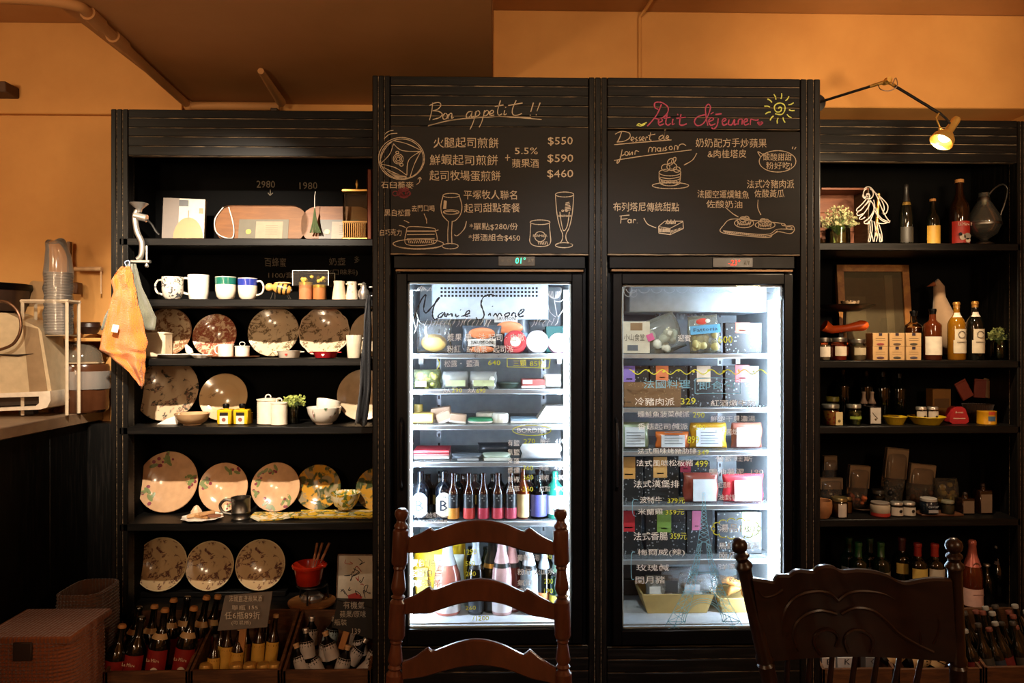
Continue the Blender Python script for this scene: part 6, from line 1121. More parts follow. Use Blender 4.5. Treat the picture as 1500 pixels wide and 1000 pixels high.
boxy('cheese_carton', 'box', 604, 634, 606, YF, z, .08, mat('d8b060', .5), 'small yellow carton with brown lettering, left on the third fridge shelf', parts=[('label', .05, .95, .25, .8, mat('e6cf9a', .5), 'FROMAGE', .5)]); vessel('round_tin', 'tin', 613, 592, 13, .25, z + .0, [(0, 0), (1, 0), (1, 1), (0, 1)], mat('a8904a', .4), 'small olive gold tin standing behind the yellow carton')
for k, (a, b, yt, ry) in enumerate(((633, 662, 597, -8), (642, 664, 603, -22), (658, 682, 607, 6))): boxy('cheese_wedge', 'cheese', a, b, yt, .2 - .02 * k, z, .05, mat(['b89880', 'c4a48c', 'c8a890'][k], .6), ['tallest kraft wrapped cheese wedge of three on the third fridge shelf', 'kraft wrapped cheese wedge with white end leaning in front', 'lowest kraft wrapped cheese wedge at the right of the three'][k], 'kraft wrapped cheese wedges', rot=(0, ry, 0), b=.003, parts=[('white_end', .0, 1, 0, .22, WHITE)])
for px, yt, w_, c_, lb in ((704, 612, 38, '3c8a60', 'flat green and white round cheese on the third fridge shelf'), (733, 605, 24, 'e8e6de', 'small tall white cheese on the third fridge shelf'), (712, 604, 30, 'd8d0b8', 'cream coloured cheese standing behind the green one')):
    o = vessel('round_cheese', 'cheese', px, yt, w_, .18 if c_ != 'd8d0b8' else .3, z, [(0, 0), (.95, 0), (1, .2), (1, .8), (.9, 1), (0, 1)], mat(c_, .5), lb, 'loose cheeses on the third fridge shelf', band=(.02, .4, WHITE))
boxy('blue_tray', 'tray', 748, 788, 614, YF, z, .12, mat('9ab4c8', .4), 'flat pale blue tray on the third fridge shelf', b=.003, parts=[('edge_band', 0, 1, 0, .4, WHITE)])
o = thing('white_carton', 'white tent shaped carton at the right of the third fridge shelf', 'carton', at(808, YF, z + .001)); q = SC(808, YF); part('carton', MB().prism([(-24 * q, 0), (20 * q, 0), (20 * q, 24 * q), (-8 * q, 24 * q)], 0, .1), WHITE, o); part('mark', MB().box(-4 * q, 3 * q, -.001, 0, 12 * q, 13.5 * q), mat('6a6a70', .5), o)
z = SL[3]
for k in range(3): zz_ = z + k * .0115; o = thing('flat_carton', ['lowest', 'middle', 'topmost'][k] + ' flat red and white carton in the small stack on the fourth fridge shelf', 'box', at(633, YF, zz_ + .001), group='flat red cartons'); q = SC(633, YF); part('carton', MB().box(-27 * q, 25 * q, 0, .12, 0, .0105, .001), mat('b0303c' if k else 'c8c4c4', .5), o); part('edge_stripe', MB().box(-27 * q, 25 * q, -.001, .001, .003, .0045), WHITE, o)
pouch('dark_pack', 'packet', 662, 706, 664, YF, z, .09, mat('5a6068', .3), 'low dark vacuum pack on the fourth fridge shelf, left of the middle', 'packs on the fourth fridge shelf', lab=(.2, .9, .1, .45, mat('b0b4b8', .5)), seed=3); pouch('dark_pack', 'packet', 700, 748, 648, .28, z, .09, mat('34383e', .3), 'black crumpled vacuum pack lying at the back of the fourth fridge shelf', 'packs on the fourth fridge shelf', seed=8)
pouch('ham_pack', 'packet', 707, 748, 663, YF, z, .1, mat('a8b4a4', .4), 'pale green and white sliced ham pack on the fourth fridge shelf', 'packs on the fourth fridge shelf', lab=(.05, .95, .1, .5, mat('dfe4e0', .5)), seed=4)
pouch('white_bag', 'bag', 763, 822, 650, YF, z, .12, mat('f0f2f4', .4), 'large bright white bag at the right of the fourth fridge shelf', seed=11)
z = SL[4]
def shield(o, cx_, q, m, r, h0, txt='B'):
    part('shield_label', MB().prism([(x * q, h0 + y * q) for x, y in ((-11, 4), (-6, 0), (0, -2), (6, 0), (11, 4), (11, 26), (6, 32), (0, 34), (-6, 32), (-11, 26))], -r - .002, -r + .001), m, o); flat_text(txt, 11 * q, 15 * q, (0, -r - .003, h0 + 15 * q), mat('20283a', .5), o)
    flat_text('BISTRO', 16 * q, 3 * q, (0, -r - .003, h0 + 27 * q), mat('4a5468', .5), o)
for px, c_, lb in ((616, 'a8c0dc', 'dark bottle with pale blue shield label lettered B, leftmost in the fridge'), (651, 'd8d2c0', 'dark bottle with cream shield label lettered B, second in the fridge')):
    o = bottle(px, 690, 26, .15, z, WINE, mat('0c1018', .06, coat=.5), lb, group='bottles on the fifth fridge shelf'); q = SC(px, .15); shield(o, 0, q, mat(c_, .5), 13 * q, 6 * q)
for k, (px, c_) in enumerate(((664, 'c8822c'), (687, 'b83430'), (708, 'a82a40'), (729, 'b83848'), (748, 'a83a50'))):
    o = bottle(px, 693, 17.5, .13, z, BEER, mat('2a100a', .06, coat=.5), 'slim bottle with black label and %s base band, %s of five in the fridge' % (['orange', 'coral red', 'crimson', 'red', 'dark pink'][k], ORD[k]), lab=(.03, .26, mat(c_, .5)), lab2=(.26, .56, mat('14181c', .4)), group='slim bottles on the fifth fridge shelf', la=88); q = SC(px, .13)
    flat_text('一二', 5 * q, 8 * q, (0, -9.2 * q, 32 * q), mat('9a9a98', .5), o)
bottle(766, 686, 18, .14, z, BEER, mat('5a2208', .06, coat=.5), 'amber bottle with a cream label in the fridge, right of the slim five', lab=(.04, .5, mat('d0b888', .5)), group='bottles on the fifth fridge shelf'); bottle(789, 688, 24, .15, z, SHORT, glass('c8dce0', .04), 'clear bottle with a violet label in the fridge', lab=(.05, .5, mat('4a4a8a', .5)), cap=(.9, BLACKPL), group='bottles on the fifth fridge shelf', liquid=glass('b0c8c8'))
bottle(813, 690, 26, .15, z, WINE, mat('1c6a58', .06, coat=.5), 'green bottle with a white V label at the right end of the fifth fridge shelf', lab=(.1, .5, mat('d8e4e0', .5)), group='bottles on the fifth fridge shelf', txt=('V', 1, .12, .2, mat('1c6a58', .5)))
n = 0
for r in range(2):
    for c_ in range(8):
        n += 1; bottle(618 + c_ * 26 + r * 9, 694, 20, .27 + r * .13, z, BEER if r else WINE, DKGLASS if (c_ + r) % 3 else mat('3a1a0a', .06, coat=.5), 'dark bottle behind the labelled fridge bottles, %s row, %s from the left' % (['second', 'third'][r], ORD[c_]), lab=(.2, .45, mat('8a6a2c', .5)) if c_ % 2 else None, group='back row bottles in the fridge')
z = ZL
o = pouch('yellow_bag', 'bag', 606, 684, 786, .3, z, .14, mat('c8a010', .5), 'large yellow bag at the bottom left of the fridge', seed=13, lab=(.1, .3, .2, .6, mat('e0cc40', .5)))
pouch('white_bag', 'bag', 636, 680, 812, .24, z, .05, mat('d4dcd4', .5), 'white bag with green clip behind the rose wine at the fridge bottom', seed=14); 
o = bottle(656, 792, 38, .15, z, CHAMP, mat('c87868', .08, coat=.5), 'large rose wine bottle with white foil at the fridge bottom left', lab=(.04, .36, mat('d8d0d0', .5)), cap=(.68, mat('dce4f0', .3)), group='large bottles at the fridge bottom', la=80, txt=('ROSE', 1.1, .04, .16, mat('4a4448', .5)))
for px, yt, w_, gm, cp, lb_, lb in ((697, 788, 24, DKGLASS, mat('b8c4d0', .3), mat('2c3034', .5), 'dark bottle with silver foil next to the rose wine'), (721, 786, 32, mat('10140e', .06, coat=.5), mat('14140e', .4), mat('1c1c1c', .5), 'black champagne bottle with gold neck band'), (735, 784, 30, mat('c8a0a0', .1, coat=.4), mat('d8b0b0', .3), mat('dcd4d8', .5), 'pink champagne bottle with pale foil, front one of two'), (750, 786, 28, mat('5a2420', .1, coat=.4), mat('d0a0a0', .3), mat('c8b0b0', .5), 'pink foiled dark bottle, behind the pink champagne'), (775, 790, 26, mat('8a949c', .1), mat('c8d0d8', .3), mat('d8dce0', .5), 'pale grey bottle in the lower right of the fridge'), (797, 800, 24, DKGLASS, mat('9aa4b0', .3), mat('b87040', .5), 'dark bottle with orange brown label in the lower right of the fridge'), (816, 805, 24, GRGLASS, mat('3a4a3c', .3), mat('c8b838', .5), 'green bottle with yellow label at the fridge bottom right')):
    bottle(px, yt, w_, .14 + .03 * (px in (721, 750, 797)), z, CHAMP, gm, lb, lab=(.04, .3, lb_), cap=(.66, cp), lab2=(.6, .655, mat('c08a3c', .3, .5) if px == 721 else DARK), group='large bottles at the fridge bottom')
for c_ in range(7): bottle(690 + c_ * 22, 800, 24, .4, z, CHAMP, GRGLASS if c_ % 2 else DKGLASS, 'dark bottle in the back row at the fridge bottom, %s from the left' % ORD[c_], group='back row bottles at the fridge bottom', lab=(.05, .3, mat('5a5c58', .5)))
# ================= FREEZER CONTENTS =================
z = SR[0]; g = 'goods on the top freezer shelf'
boxy('pastry_box', 'box', 908, 952, 471, YF, z, .12, mat('cfc4b0', .6), 'cream pastry box with brush lettering, left on the top freezer shelf', parts=[('brown_leaf', .35, .75, .72, .95, mat('8a6a48', .6)), ('grey_label', .25, .6, .08, .26, mat('5a6068', .6)), ('brush_lettering', .05, .9, .38, .62, mat('cfc4b0', .6), '小山食堂', .9)])
pouch('bun_bag', 'bag', 950, 1008, 462, .2, z, .08, glass('e8ece8', .1, 1.4, .15), 'clear bag of white buns with a pink sticker, leaning left in the freezer', g, rot=(0, -22, 0), fill=mat('dcdcd0', .6), fz=.7, lab=(.08, .25, .5, .68, mat('d05a90', .5)), seed=5)
o = pouch('dumpling_pack', 'packet', 1010, 1056, 462, .15, z, .05, glass('e6e6dc', .1, 1.4, .15), 'pack of pale dumplings with blue band and red logo in the freezer', g, rot=(0, -5, 0), fill=mat('c8bc80', .6), fz=.6, lab=(.02, .98, .52, .74, mat('5aa4cc', .5), 'Fattoria'), seed=6); q = SC(1032, .15); part('red_logo', MB().sph((-4 * q, -.03, 47 * q), (9 * q, .002, 4.5 * q), 12), mat('c84030', .5), o); part('green_logo', MB().sph((4 * q, -.031, 47 * q), (4 * q, .002, 3 * q), 10), mat('e0e0d0', .5), o)
SPB = speckle('0c0e10', '8a9094', 80, .2); 
def mealbox(px0, px1, yt, zz_, col, lb, lx=(.25, .75), lv=(.6, 1.02), Y=YF, mt=None, rot=(0, 0, 0), grp='speckled ready meal boxes'):
    return boxy('meal_box', 'box', px0, px1, yt, Y, zz_, .03, mt or SPB, lb, grp, rot, parts=[('label', lx[0], lx[1], lv[0], lv[1], mat(col, .5)), ('label_print', lx[0] + .1, lx[1] - .1, lv[0] + .08, lv[0] + .11, DARK)])
mealbox(1062, 1116, 473, z, 'd8503c', 'large black speckled box with a coral label on the top freezer shelf', (.28, .66), (.66, 1.01), rot=(0, 0, 0))
z = SR[1]
mealbox(910, 950, 536, z, '8a70c0', 'black speckled box with a violet label, second freezer shelf', (.08, .5), (.58, 1.0)); mealbox(952, 1006, 536, z, 'd87848', 'black speckled box with an orange label, second freezer shelf', (.16, .5), (.62, 1.0)); mealbox(1010, 1058, 536, z, 'b8a48c', 'black speckled box with a beige label, second freezer shelf', (.22, .64), (.6, 1.0)); mealbox(1062, 1112, 536, z, 'd03838', 'black speckled box with a red label, second freezer shelf', (.3, .7), (.6, 1.02))
mealbox(914, 998, 560, z, '8a6038', 'brown speckled box standing in front on the second freezer shelf', (.02, .06), (.1, .2), Y=.13, mt=speckle('7a5838', 'a88a60', 95, .16))
z = SR[2]
for a, b, yt, c_, lb, lt in ((908, 950, 618, '8a9a7a', 'pale green vacuum pack with white label, third freezer shelf', 'A'), (960, 1009, 632, 'c86a2c', 'orange vacuum pack with white label, third freezer shelf', 'B'), (1010, 1064, 619, 'c09020', 'yellow vacuum pack with white label, third freezer shelf', 'C'), (1070, 1116, 619, '8a5040', 'red brown vacuum pack with white label, third freezer shelf', 'D')):
    o = pouch('vacuum_pack', 'packet', a, b, yt, .17, z, .035, mat(c_, .3), lb, 'vacuum packs in the freezer', lab=(.14, .84, .08, .82, mat('d4dce4', .5)), seed=ord(lt)); q = SC(a, .17)
    for k in range(5): part('print_line', MB().box(-13 * q, (13 - 5 * (k % 2)) * q, -.0235, -.0215, (7 + 4 * k) * q, (7.8 + 4 * k) * q), mat('6a7684', .6), o)
z = SR[3]
mealbox(908, 942, 668, z, 'd0964c', 'black speckled box with an amber label, far left of the fourth freezer shelf', (.1, .66), (.5, .98)); mealbox(944, 994, 668, z, 'd0a05c', 'black speckled box with an amber label, second on the fourth freezer shelf', (.26, .66), (.52, .98)); mealbox(996, 1040, 676, z, 'a83048', 'black speckled box with a crimson label behind the vacuum pack, fourth freezer shelf', (.0, .36), (.7, 1.0), Y=.24)
for a, b, yt, c_, lb in ((1000, 1052, 692, '8a4034', 'brown red vacuum pack with pale label on the fourth freezer shelf'), (1058, 1118, 694, 'c83440', 'bright red vacuum pack with pink label on the fourth freezer shelf')):
    pouch('vacuum_pack', 'packet', a, b, yt, .15, z, .035, mat(c_, .3), lb, 'vacuum packs in the freezer', lab=(.25, .9, .05, .8, mat('d4dce4' if a < 1050 else 'e8b8bc', .5)), seed=a)
z = SR[4]
mealbox(908, 940, 748, z, 'b8242c', 'black speckled box with a red label, left on the fifth freezer shelf', (.1, .68), (.52, 1.0)); mealbox(946, 1004, 748, z, '6a8a3a', 'black speckled box with a green label, fifth freezer shelf', (.28, .64), (.5, 1.0)); mealbox(1006, 1044, 748, z, 'b06080', 'black speckled box with a mauve label behind the painted tower', (.2, .55), (.55, 1.0)); mealbox(1050, 1116, 750, z, 'a8cc88', 'black speckled box with a pale green label on the fifth freezer shelf', (.56, .86), (.45, 1.0))
z = ZR
o = thing('drawer_stack', 'dark stacked drawers at the left back of the freezer bottom', 'drawers', at(940, .34, z + .001)); q = SC(940, .34)
for k in range(3): part('drawer', MB().box(-36 * q, 30 * q, 0, .12, (1 + 25 * k) * q, (24 + 25 * k) * q, .003), mat('2c2622', .5), o); part('drawer_edge', MB().box(-36 * q, 30 * q, -.002, .002, (22 + 25 * k) * q, (23 + 25 * k) * q), mat('5a5048', .4), o)
def tray_b(px0, px1, yt, label, Y=.15):
    pm = (px0 + px1) / 2; q = SC(pm, Y); w_ = (px1 - px0) / 2 * q; hh = H(pm, yt, Y, z); o = thing('kraft_basket', label, 'basket', at(pm, Y, z + .001), group='kraft baskets in the freezer bottom')
    a = [(-.82 * w_, 0), (.82 * w_, 0), (.82 * w_, .13), (-.82 * w_, .13)]; b = [(-w_, -.015), (w_, -.015), (w_, .15), (-w_, .15)]; c = [(x * .95, y * .9 + .006) for x, y in b]; d = [(x * .95, y * .9 + .006) for x, y in a]
    m = MB().loft([[(x, y, 0) for x, y in a], [(x, y, hh) for x, y in b], [(x, y, hh) for x, y in c], [(x, y, .006) for x, y in d]]); m.f.append((0, 1, 2, 3)); m.f.append((12, 13, 14, 15)); part('basket', m, mat('b09458', .8), o)
    part('rim', MB().tube([(-w_, -.015, hh), (w_, -.015, hh)], .003, 6), mat('c0a468', .8), o); return hh
hh = tray_b(939, 1045, 869, 'long kraft basket holding bagged bread at the freezer bottom'); tray_b(1052, 1118, 875, 'second kraft basket with pastries at the freezer bottom right')
for px, yt, w_, c_, lb, lt in ((965, 842, 40, 'd8d4cc', 'small clear bread bag with white label in the kraft basket, leftmost', 'd8d8d4'), (990, 830, 44, '7a6a5c', 'tall clear bag of brown bread in the kraft basket', '3c3a38'), (1022, 838, 56, 'a8b0b8', 'wide cloudy bag behind the painted tower in the kraft basket', 'c0c4c8')):
    pouch('bread_bag', 'bag', px - w_ / 2, px + w_ / 2, yt, .20, z + .012, .05, glass('e4e6e8', .12, 1.4, .22), lb, 'bread bags in the kraft basket', fill=mat(c_, .7), fz=.75, lab=(.1, .5, .4, .7, mat(lt, .5)), seed=px)
for k, (px, py) in enumerate(((1070, 858), (1086, 862), (1078, 868), (1098, 866))):
    o = thing('croissant', 'golden croissant in the second kraft basket, %s of four' % ['left upper', 'middle upper', 'middle lower', 'rightmost'][k], 'pastry', P(px, py, .2), (0, 20 - 15 * k, 10 * k), 'croissants'); 
    pts = [(.034 * math.cos(a), .004, .018 * math.sin(a)) for a in [math.pi * t / 8 for t in range(9)]]; part('crust', MB().tube(pts, [.004, .008, .012, .015, .016, .015, .012, .008, .004], 12), wood('b87a3c', 'dca868', (30, 6, 6), .5, bump=.4), o)

# ================= LEFT COUNTER =================
zc_ = 1.05; xe = (P(100, 608, .4).x + P(1, 623, .04).x) / 2; YB_ = BW
o = thing('counter', 'pale worktop counter with black front panel along the left wall', 'counter', (xe - .4, 0, 0))
part('worktop', MB().box(WL + .002, xe, -1.6, BW - .002, zc_ - .045, zc_, .004), wood('8a7058', 'a58a6c', (2, 2, 2), .35, bump=.02), o, world=True)
for k in range(6): part('front_board', MB().box(xe - .04, xe - .02, BW - .36 - .4 * k, BW - .005 - .4 * k if k == 0 else BW + .037 - .4 * k, .0, zc_ - .045, .003), BLACKV, o, world=True)
part('corner_panel', MB().box(xe - .02, X(161, YS), .60, BW - .002, 0, zc_ - .05, .003), BLACKV, o, world=True)
MBG = mat('c0aa88', .35); MT = mat('c8b090', .25, .7)
o = thing('espresso_machine', 'beige espresso machine seen from the side on the counter, at the left edge', 'coffee machine', P(20, 606, .4)); lo = o.location; Ym = .38
def xz(px, py, Y=Ym): p = P(px, py, Y) - lo; return (p.x, p.z)
part('side_panel', MB().prism([xz(-130, 455), xz(10, 458), xz(57, 480), xz(61, 486), xz(76, 574), xz(-130, 584)], Ym - lo.y, Ym - lo.y + .14), MBG, o)
part('lower_trim', MB().prism([xz(-130, 581), xz(62, 573), xz(76, 572), xz(77, 586), xz(72, 596), xz(62, 599), xz(-130, 607), xz(-130, 603), xz(55, 594), xz(60, 590), xz(60, 580), xz(-130, 586)], Ym - lo.y - .012, Ym - lo.y + .14), mat('f4e6d0', .2, .2), o)
part('drip_tray', MB().prism([xz(-130, 587), xz(58, 581), xz(58, 592), xz(-130, 601)], Ym - lo.y + .02, Ym - lo.y + .13), mat('4a4038', .3, .5), o)
part('accent_panel', MB().prism([xz(34, 476), xz(56, 481), xz(70, 572), xz(44, 575)], Ym - lo.y - .002, Ym - lo.y), mat('8f7658', .35), o)
part('arrow_emblem', MB().prism([xz(-10, 518), xz(26, 519), xz(50, 517.5), xz(28, 522), xz(-10, 519.5)], Ym - lo.y - .006, Ym - lo.y), mat('1c1612', .3), o)
part('foot', MB().box(*[xz(22, 600)[0], xz(44, 600)[0]], .0, .04, xz(30, 608)[1], xz(30, 602)[1], .003), DARK, o)
part('steam_pipe', MB().tube([P(*a, Ym - .04) - lo for a in smooth([(-40, 446), (0, 441), (18, 447), (28, 460), (31, 478), (26, 495), (12, 508), (-30, 520)], 4)], .006, 8), mat('6a4a34', .25, .6), o)
o = thing('hopper_lid', 'black round lid on the grinder hopper at the left edge', 'grinder', P(-20, 430, .53)); q = SC(0, .53); part('lid', MB().lathe([(0, 6 * q), (58 * q, 4 * q), (60 * q, 8 * q), (58 * q, 14 * q), (0, 18 * q)], 36), BLACKPL, o); part('hopper', MB().lathe([(50 * q, -26 * q), (55 * q, -10 * q), (57 * q, 4 * q), (0, 4 * q)], 32), mat('3a2a22', .3), o); part('bean_bag', MB().sph((2 * q, .06, -38 * q), (48 * q, .05, 16 * q), 20), blotch('a88a74', '7a3a34', '6a4438', 20, 30, .48, .5), o)
o = thing('wire_shelf', 'pale metal frame shelf standing on the counter beside the espresso machine', 'shelf', P(66, 608, .4)); lo = o.location; FR_ = mat('d0bca0', .35)
def bar(a, b, r=.0055): return MB().tube([a, b], r * 1.3, 4)
xa, xb = P(33, 500, .4).x - lo.x, P(98, 500, .4).x - lo.x; zt_ = Z(66, 441, .4) - lo.z; zm = Z(66, 490, .4) - lo.z
for x in (xa, xb):
    for y in (0, .085): part('upright', bar(Vector((x, y, 0)), Vector((x, y, zt_))), FR_, o)
    part('side_bar', bar(Vector((x, 0, zt_)), Vector((x, .085, zt_))), FR_, o)
for y in (0, .085): part('top_bar', bar(Vector((xa - .007, y, zt_)), Vector((xb + .007, y, zt_))), FR_, o)
part('shelf_plate', MB().box(xa, xb + .0, 0, .085, zm - .006, zm, .001), mat('8a7458', .4), o)
o = thing('cup_stack', 'tall stack of clear plastic cups wrapped in a film bag on the wire shelf', 'cups', Vector((P(86, 490, .4425).x, .4425, lo.z + zm + .001))); q = SC(84, .4425) * .98; hh = 128 * q
for k in range(22): part('cup', MB().lathe([(14 * q, 0), (16.2 * q, 3 * q), (18.6 * q, 3.2 * q), (18.6 * q, 4 * q), (15.5 * q, 4.0 * q), (13.5 * q, 1 * q)], 20, T((k % 3 - 1) * .0008, 0, k * 4.2 * q)), glass('f4efe8', .1, 1.5, .35), o)
pr = []
def SH(t): return (1 if t < .72 else 1 - .3 * (t - .72) / .28) * (1 + .05 * math.sin(t * 40))
for k in range(15):
    t = k / 14; pr.append([((19.5 + 1.6 * noise.noise(Vector((3 * math.cos(a), 3 * math.sin(a), t * 9)))) * q * SH(t) * math.cos(a) + (t > .8) * -(t - .8) * 20 * q, (19.5 * q) * SH(t) * math.sin(a), t * 138 * q + (5 * q * math.cos(a * 2 + 1) if k == 14 else 1.5 * q * math.sin(a * 3 + k))) for a in [i * math.pi / 12 for i in range(24)]])
fb = MB().loft(pr); fb.f.append(tuple(range(24 * 14, 24 * 15)))
part('film_bag', fb, glass('f4f0ea', .15, 1.5, .1), o, ang=180)
o = thing('ice_tub', 'large dark brown glass tub wrapped in film on the counter behind the wire shelf', 'tub', at(118, .59, zc_ + .001)); q = SC(118, .59); SQ = Matrix.Diagonal((1, .82, 1, 1))
part('tub', MB().lathe([(0, 0), (34 * q, 0), (38 * q, 4 * q), (40 * q, 66 * q), (38 * q, 70 * q), (0, 71 * q)], 32, SQ), mat('4a2a18', .15, coat=.4), o); part('film_band', MB().lathe([(40.5 * q, 34 * q), (41.5 * q, 42 * q), (41 * q, 52 * q), (40.8 * q, 60 * q)], 32, SQ, rf=lambda a, s: 1 + .02 * math.sin(9 * a)), glass('e0d4c8', .15, 1.45, .25), o)
o = thing('glass_bowl', 'upturned glass bowls resting on the dark tub', 'bowl', at(116, .59, zc_ + 71.5 * q)); part('bowl', MB().lathe([(33 * q, 0), (31 * q, 14 * q), (22 * q, 26 * q), (10 * q, 30 * q), (0, 30 * q)], 28, SQ), glass('d8c4a8', .05, 1.45, .15), o); part('rim', MB().tube([(33 * q * math.cos(a * .25), 27 * q * math.sin(a * .25), .002) for a in range(25)], .003, 6), mat('b8a080', .2), o)
o = thing('dark_bowl', 'small dark bowl resting on the wall ledge behind the towel', 'bowl', P(131, 489, .58)); q = SC(131, .58); part('bowl', MB().lathe([(0, 0), (10 * q, 0), (16 * q, 10 * q), (14 * q, 16 * q), (0, 16 * q)], 20), mat('2c1810', .4), o); part('rim', MB().lathe([(14 * q, 15 * q), (15 * q, 17 * q), (13 * q, 17 * q)], 20), mat('3a2418', .4), o)
o = thing('wall_ledge', 'narrow ochre ledge along the left wall at counter height', 'ledge', P(120, 495, .6)); q = SC(120, .6); part('ledge', MB().box(-60 * q, 38 * q, -.06, .099, -5 * q, 0, .003), OCHRE, o); part('support', MB().box(-10 * q, -4 * q, -.02, .099, -26 * q, -5 * q, .002), OCHRE, o)
o = thing('wall_pipe', 'short white wall pipe with a tap behind the cup stack', 'pipe', P(130, 394, .67)); q = SC(130, .67); part('pipe', MB().tube([(-20 * q, 0, 0), (19 * q, 0, 0)], 3.4 * q, 10), mat('c8a074', .4), o); part('drop_pipe', MB().tube([(18 * q, 0, -36 * q), (18 * q, 0, -2 * q)], 1.2 * q, 8), mat('c8a074', .4), o); part('tap_body', MB().box(-18 * q, -10 * q, -.03, .01, -37 * q, -20 * q, .004), mat('5a3418', .4), o); part('post', MB().box(-30 * q, -25 * q, -.01, .01, -30 * q, 40 * q, .002), mat('6a4a2c', .5), o)
o = thing('paper_bag', 'crumpled kraft paper bag behind the wire shelf frame', 'bag', P(56, 440, .6)); q = SC(56, .6)
part('bag', MB().loft([[((r_ * math.copysign(abs(math.cos(a)) ** .7, math.cos(a)) * (1 + .12 * noise.noise(Vector((a, zz_, 1))))) * q, r_ * .4 * math.sin(a) * q, (zz_ + 3 * noise.noise(Vector((a * 2, zz_, 4)))) * q) for a in [i * math.pi / 10 for i in range(20)]] for r_, zz_ in ((18, -140 * 0 - 10), (20, 4), (18, 14), (12, 24), (9, 28))]), KRAFT, o, ang=30); part('base_box', MB().box(-20 * q, 22 * q, -.03, .04, (zc_ - o.location.z), -9 * q, .003), mat('c89a60', .7), o)
# baskets on the floor
WV = fabric('7a3c10', 70, s=1.2)
def basket(name, px, Y, w_, d_, h_, label, z0=0, rz=0, lid=True, mt=WV):
    o = thing(name, label, 'basket', at(px, Y, z0 + .001), (0, 0, rz), 'woven baskets on the floor'); rows = []
    for k in range(9):
        t = k / 8; s = .86 + .14 * math.sin(t * 2.2); rows.append([(math.copysign(abs(math.cos(a)) ** .45, math.cos(a)) * w_ / 2 * s, math.copysign(abs(math.sin(a)) ** .45, math.sin(a)) * d_ / 2 * s, t * h_) for a in [i * math.pi / 16 for i in range(32)]])
    inn = [[(x * .95, y * .95, zz_) for x, y, zz_ in r] for r in reversed(rows[1:])]; m = MB().loft(rows + inn); m.f.append(tuple(range(32))); m.f.append(tuple(range(len(m.v) - 32, len(m.v)))); part('body', m, mt, o, ang=60)
    for k in range(int(h_ / .012)):
        t = (k + .5) / (h_ / .012); s = .86 + .14 * math.sin(t * 2.2); part('woven_strand', MB().tube([(math.copysign(abs(math.cos(a)) ** .45, math.cos(a)) * w_ / 2 * s * 1.005, math.copysign(abs(math.sin(a)) ** .45, math.sin(a)) * d_ / 2 * s * 1.005, t * h_ + .0015 * math.sin(a * 8 + k)) for a in [i * math.pi / 12 for i in range(24)]], .0048, 5, closed=True), mt, o)
    if lid: part('lid', MB().box(-w_ / 2 * 1.02, w_ / 2 * 1.02, -d_ / 2 * 1.02, d_ / 2 * 1.02, h_, h_ + .025, .012), mt, o); part('clasp', MB().box(-.03, .03, -d_ / 2 - .01, -d_ / 2, h_ - .05, h_ + .01, .003), mat('2a180c', .7), o)
    return o
basket('woven_basket', 70, -.02, .30, .26, .36, 'lidded brown woven basket on the floor below the counter')
basket('woven_basket', 130, .24, .16, .2, .42, 'narrow tall woven basket standing behind the lidded basket', lid=False, mt=fabric('4a2a14', 70, s=1.2))

# ================= CHAIRS =================
CH = wood('3c2014', '56301e', (4, 4, 1.2), .28, (.35, .7), .05); CH2 = wood('1a0f0b', '2b1a13', (1.5, 5, 5), .3, (.35, .7), .08)
Yc = -.75; o = thing('ladder_back_chair', 'reddish wooden ladder back chair with turned posts in front of the left fridge', 'chair', (X(705, Yc), Yc, 0)); lo = o.location; q = SC(705, Yc)
def turned(p_top, p_bot, prof, name, mt, par, n=20):
    d = p_bot - p_top; Lh = d.length; M = T(*p_top) @ d.normalized().to_track_quat('Z', 'Y').to_matrix().to_4x4()
    return part(name, MB().lathe([(r, z_) for r, z_ in prof], n, M), mt, par, ang=35)
def pprof(s):
    f = [(0, 0), (6, 0.5), (9.6, 4), (10.3, 9), (8.5, 14), (6.2, 18), (6.8, 21), (9.6, 24), (10.5, 27), (9, 30), (11.5, 32), (12, 36), (12, 78), (10.5, 82), (8.2, 84), (9, 87), (7, 90), (8.5, 100), (10.5, 112), (10.8, 118), (8, 124), (6.8, 126), (10.4, 129), (7.4, 132), (11.8, 137), (12.2, 170), (12.2, 186), (10.5, 190), (8.4, 192), (9, 195), (7.4, 198), (9.2, 210), (11, 222), (8, 228), (10.8, 232), (8, 236), (12.6, 242), (12.6, 300), (9, 306), (11, 312), (12.8, 330), (12.8, 380), (11, 395), (11, 520), (9, 560), (0, 562)]
    return [(r * s, z_ * s) for r, z_ in f]
for xt, xb_ in ((589, 576), (821, 826)):
    a = P(xt, 744, Yc) - lo; b = P(xb_, 1040, Yc) - lo; turned(a, a + (b - a).normalized() * (a.z), [(r, z_ * (a.z / (562 * q))) if z_ > 300 * q else (r, z_) for r, z_ in pprof(q)], 'leg', CH, o)
TC = (560, 730, 3.703)
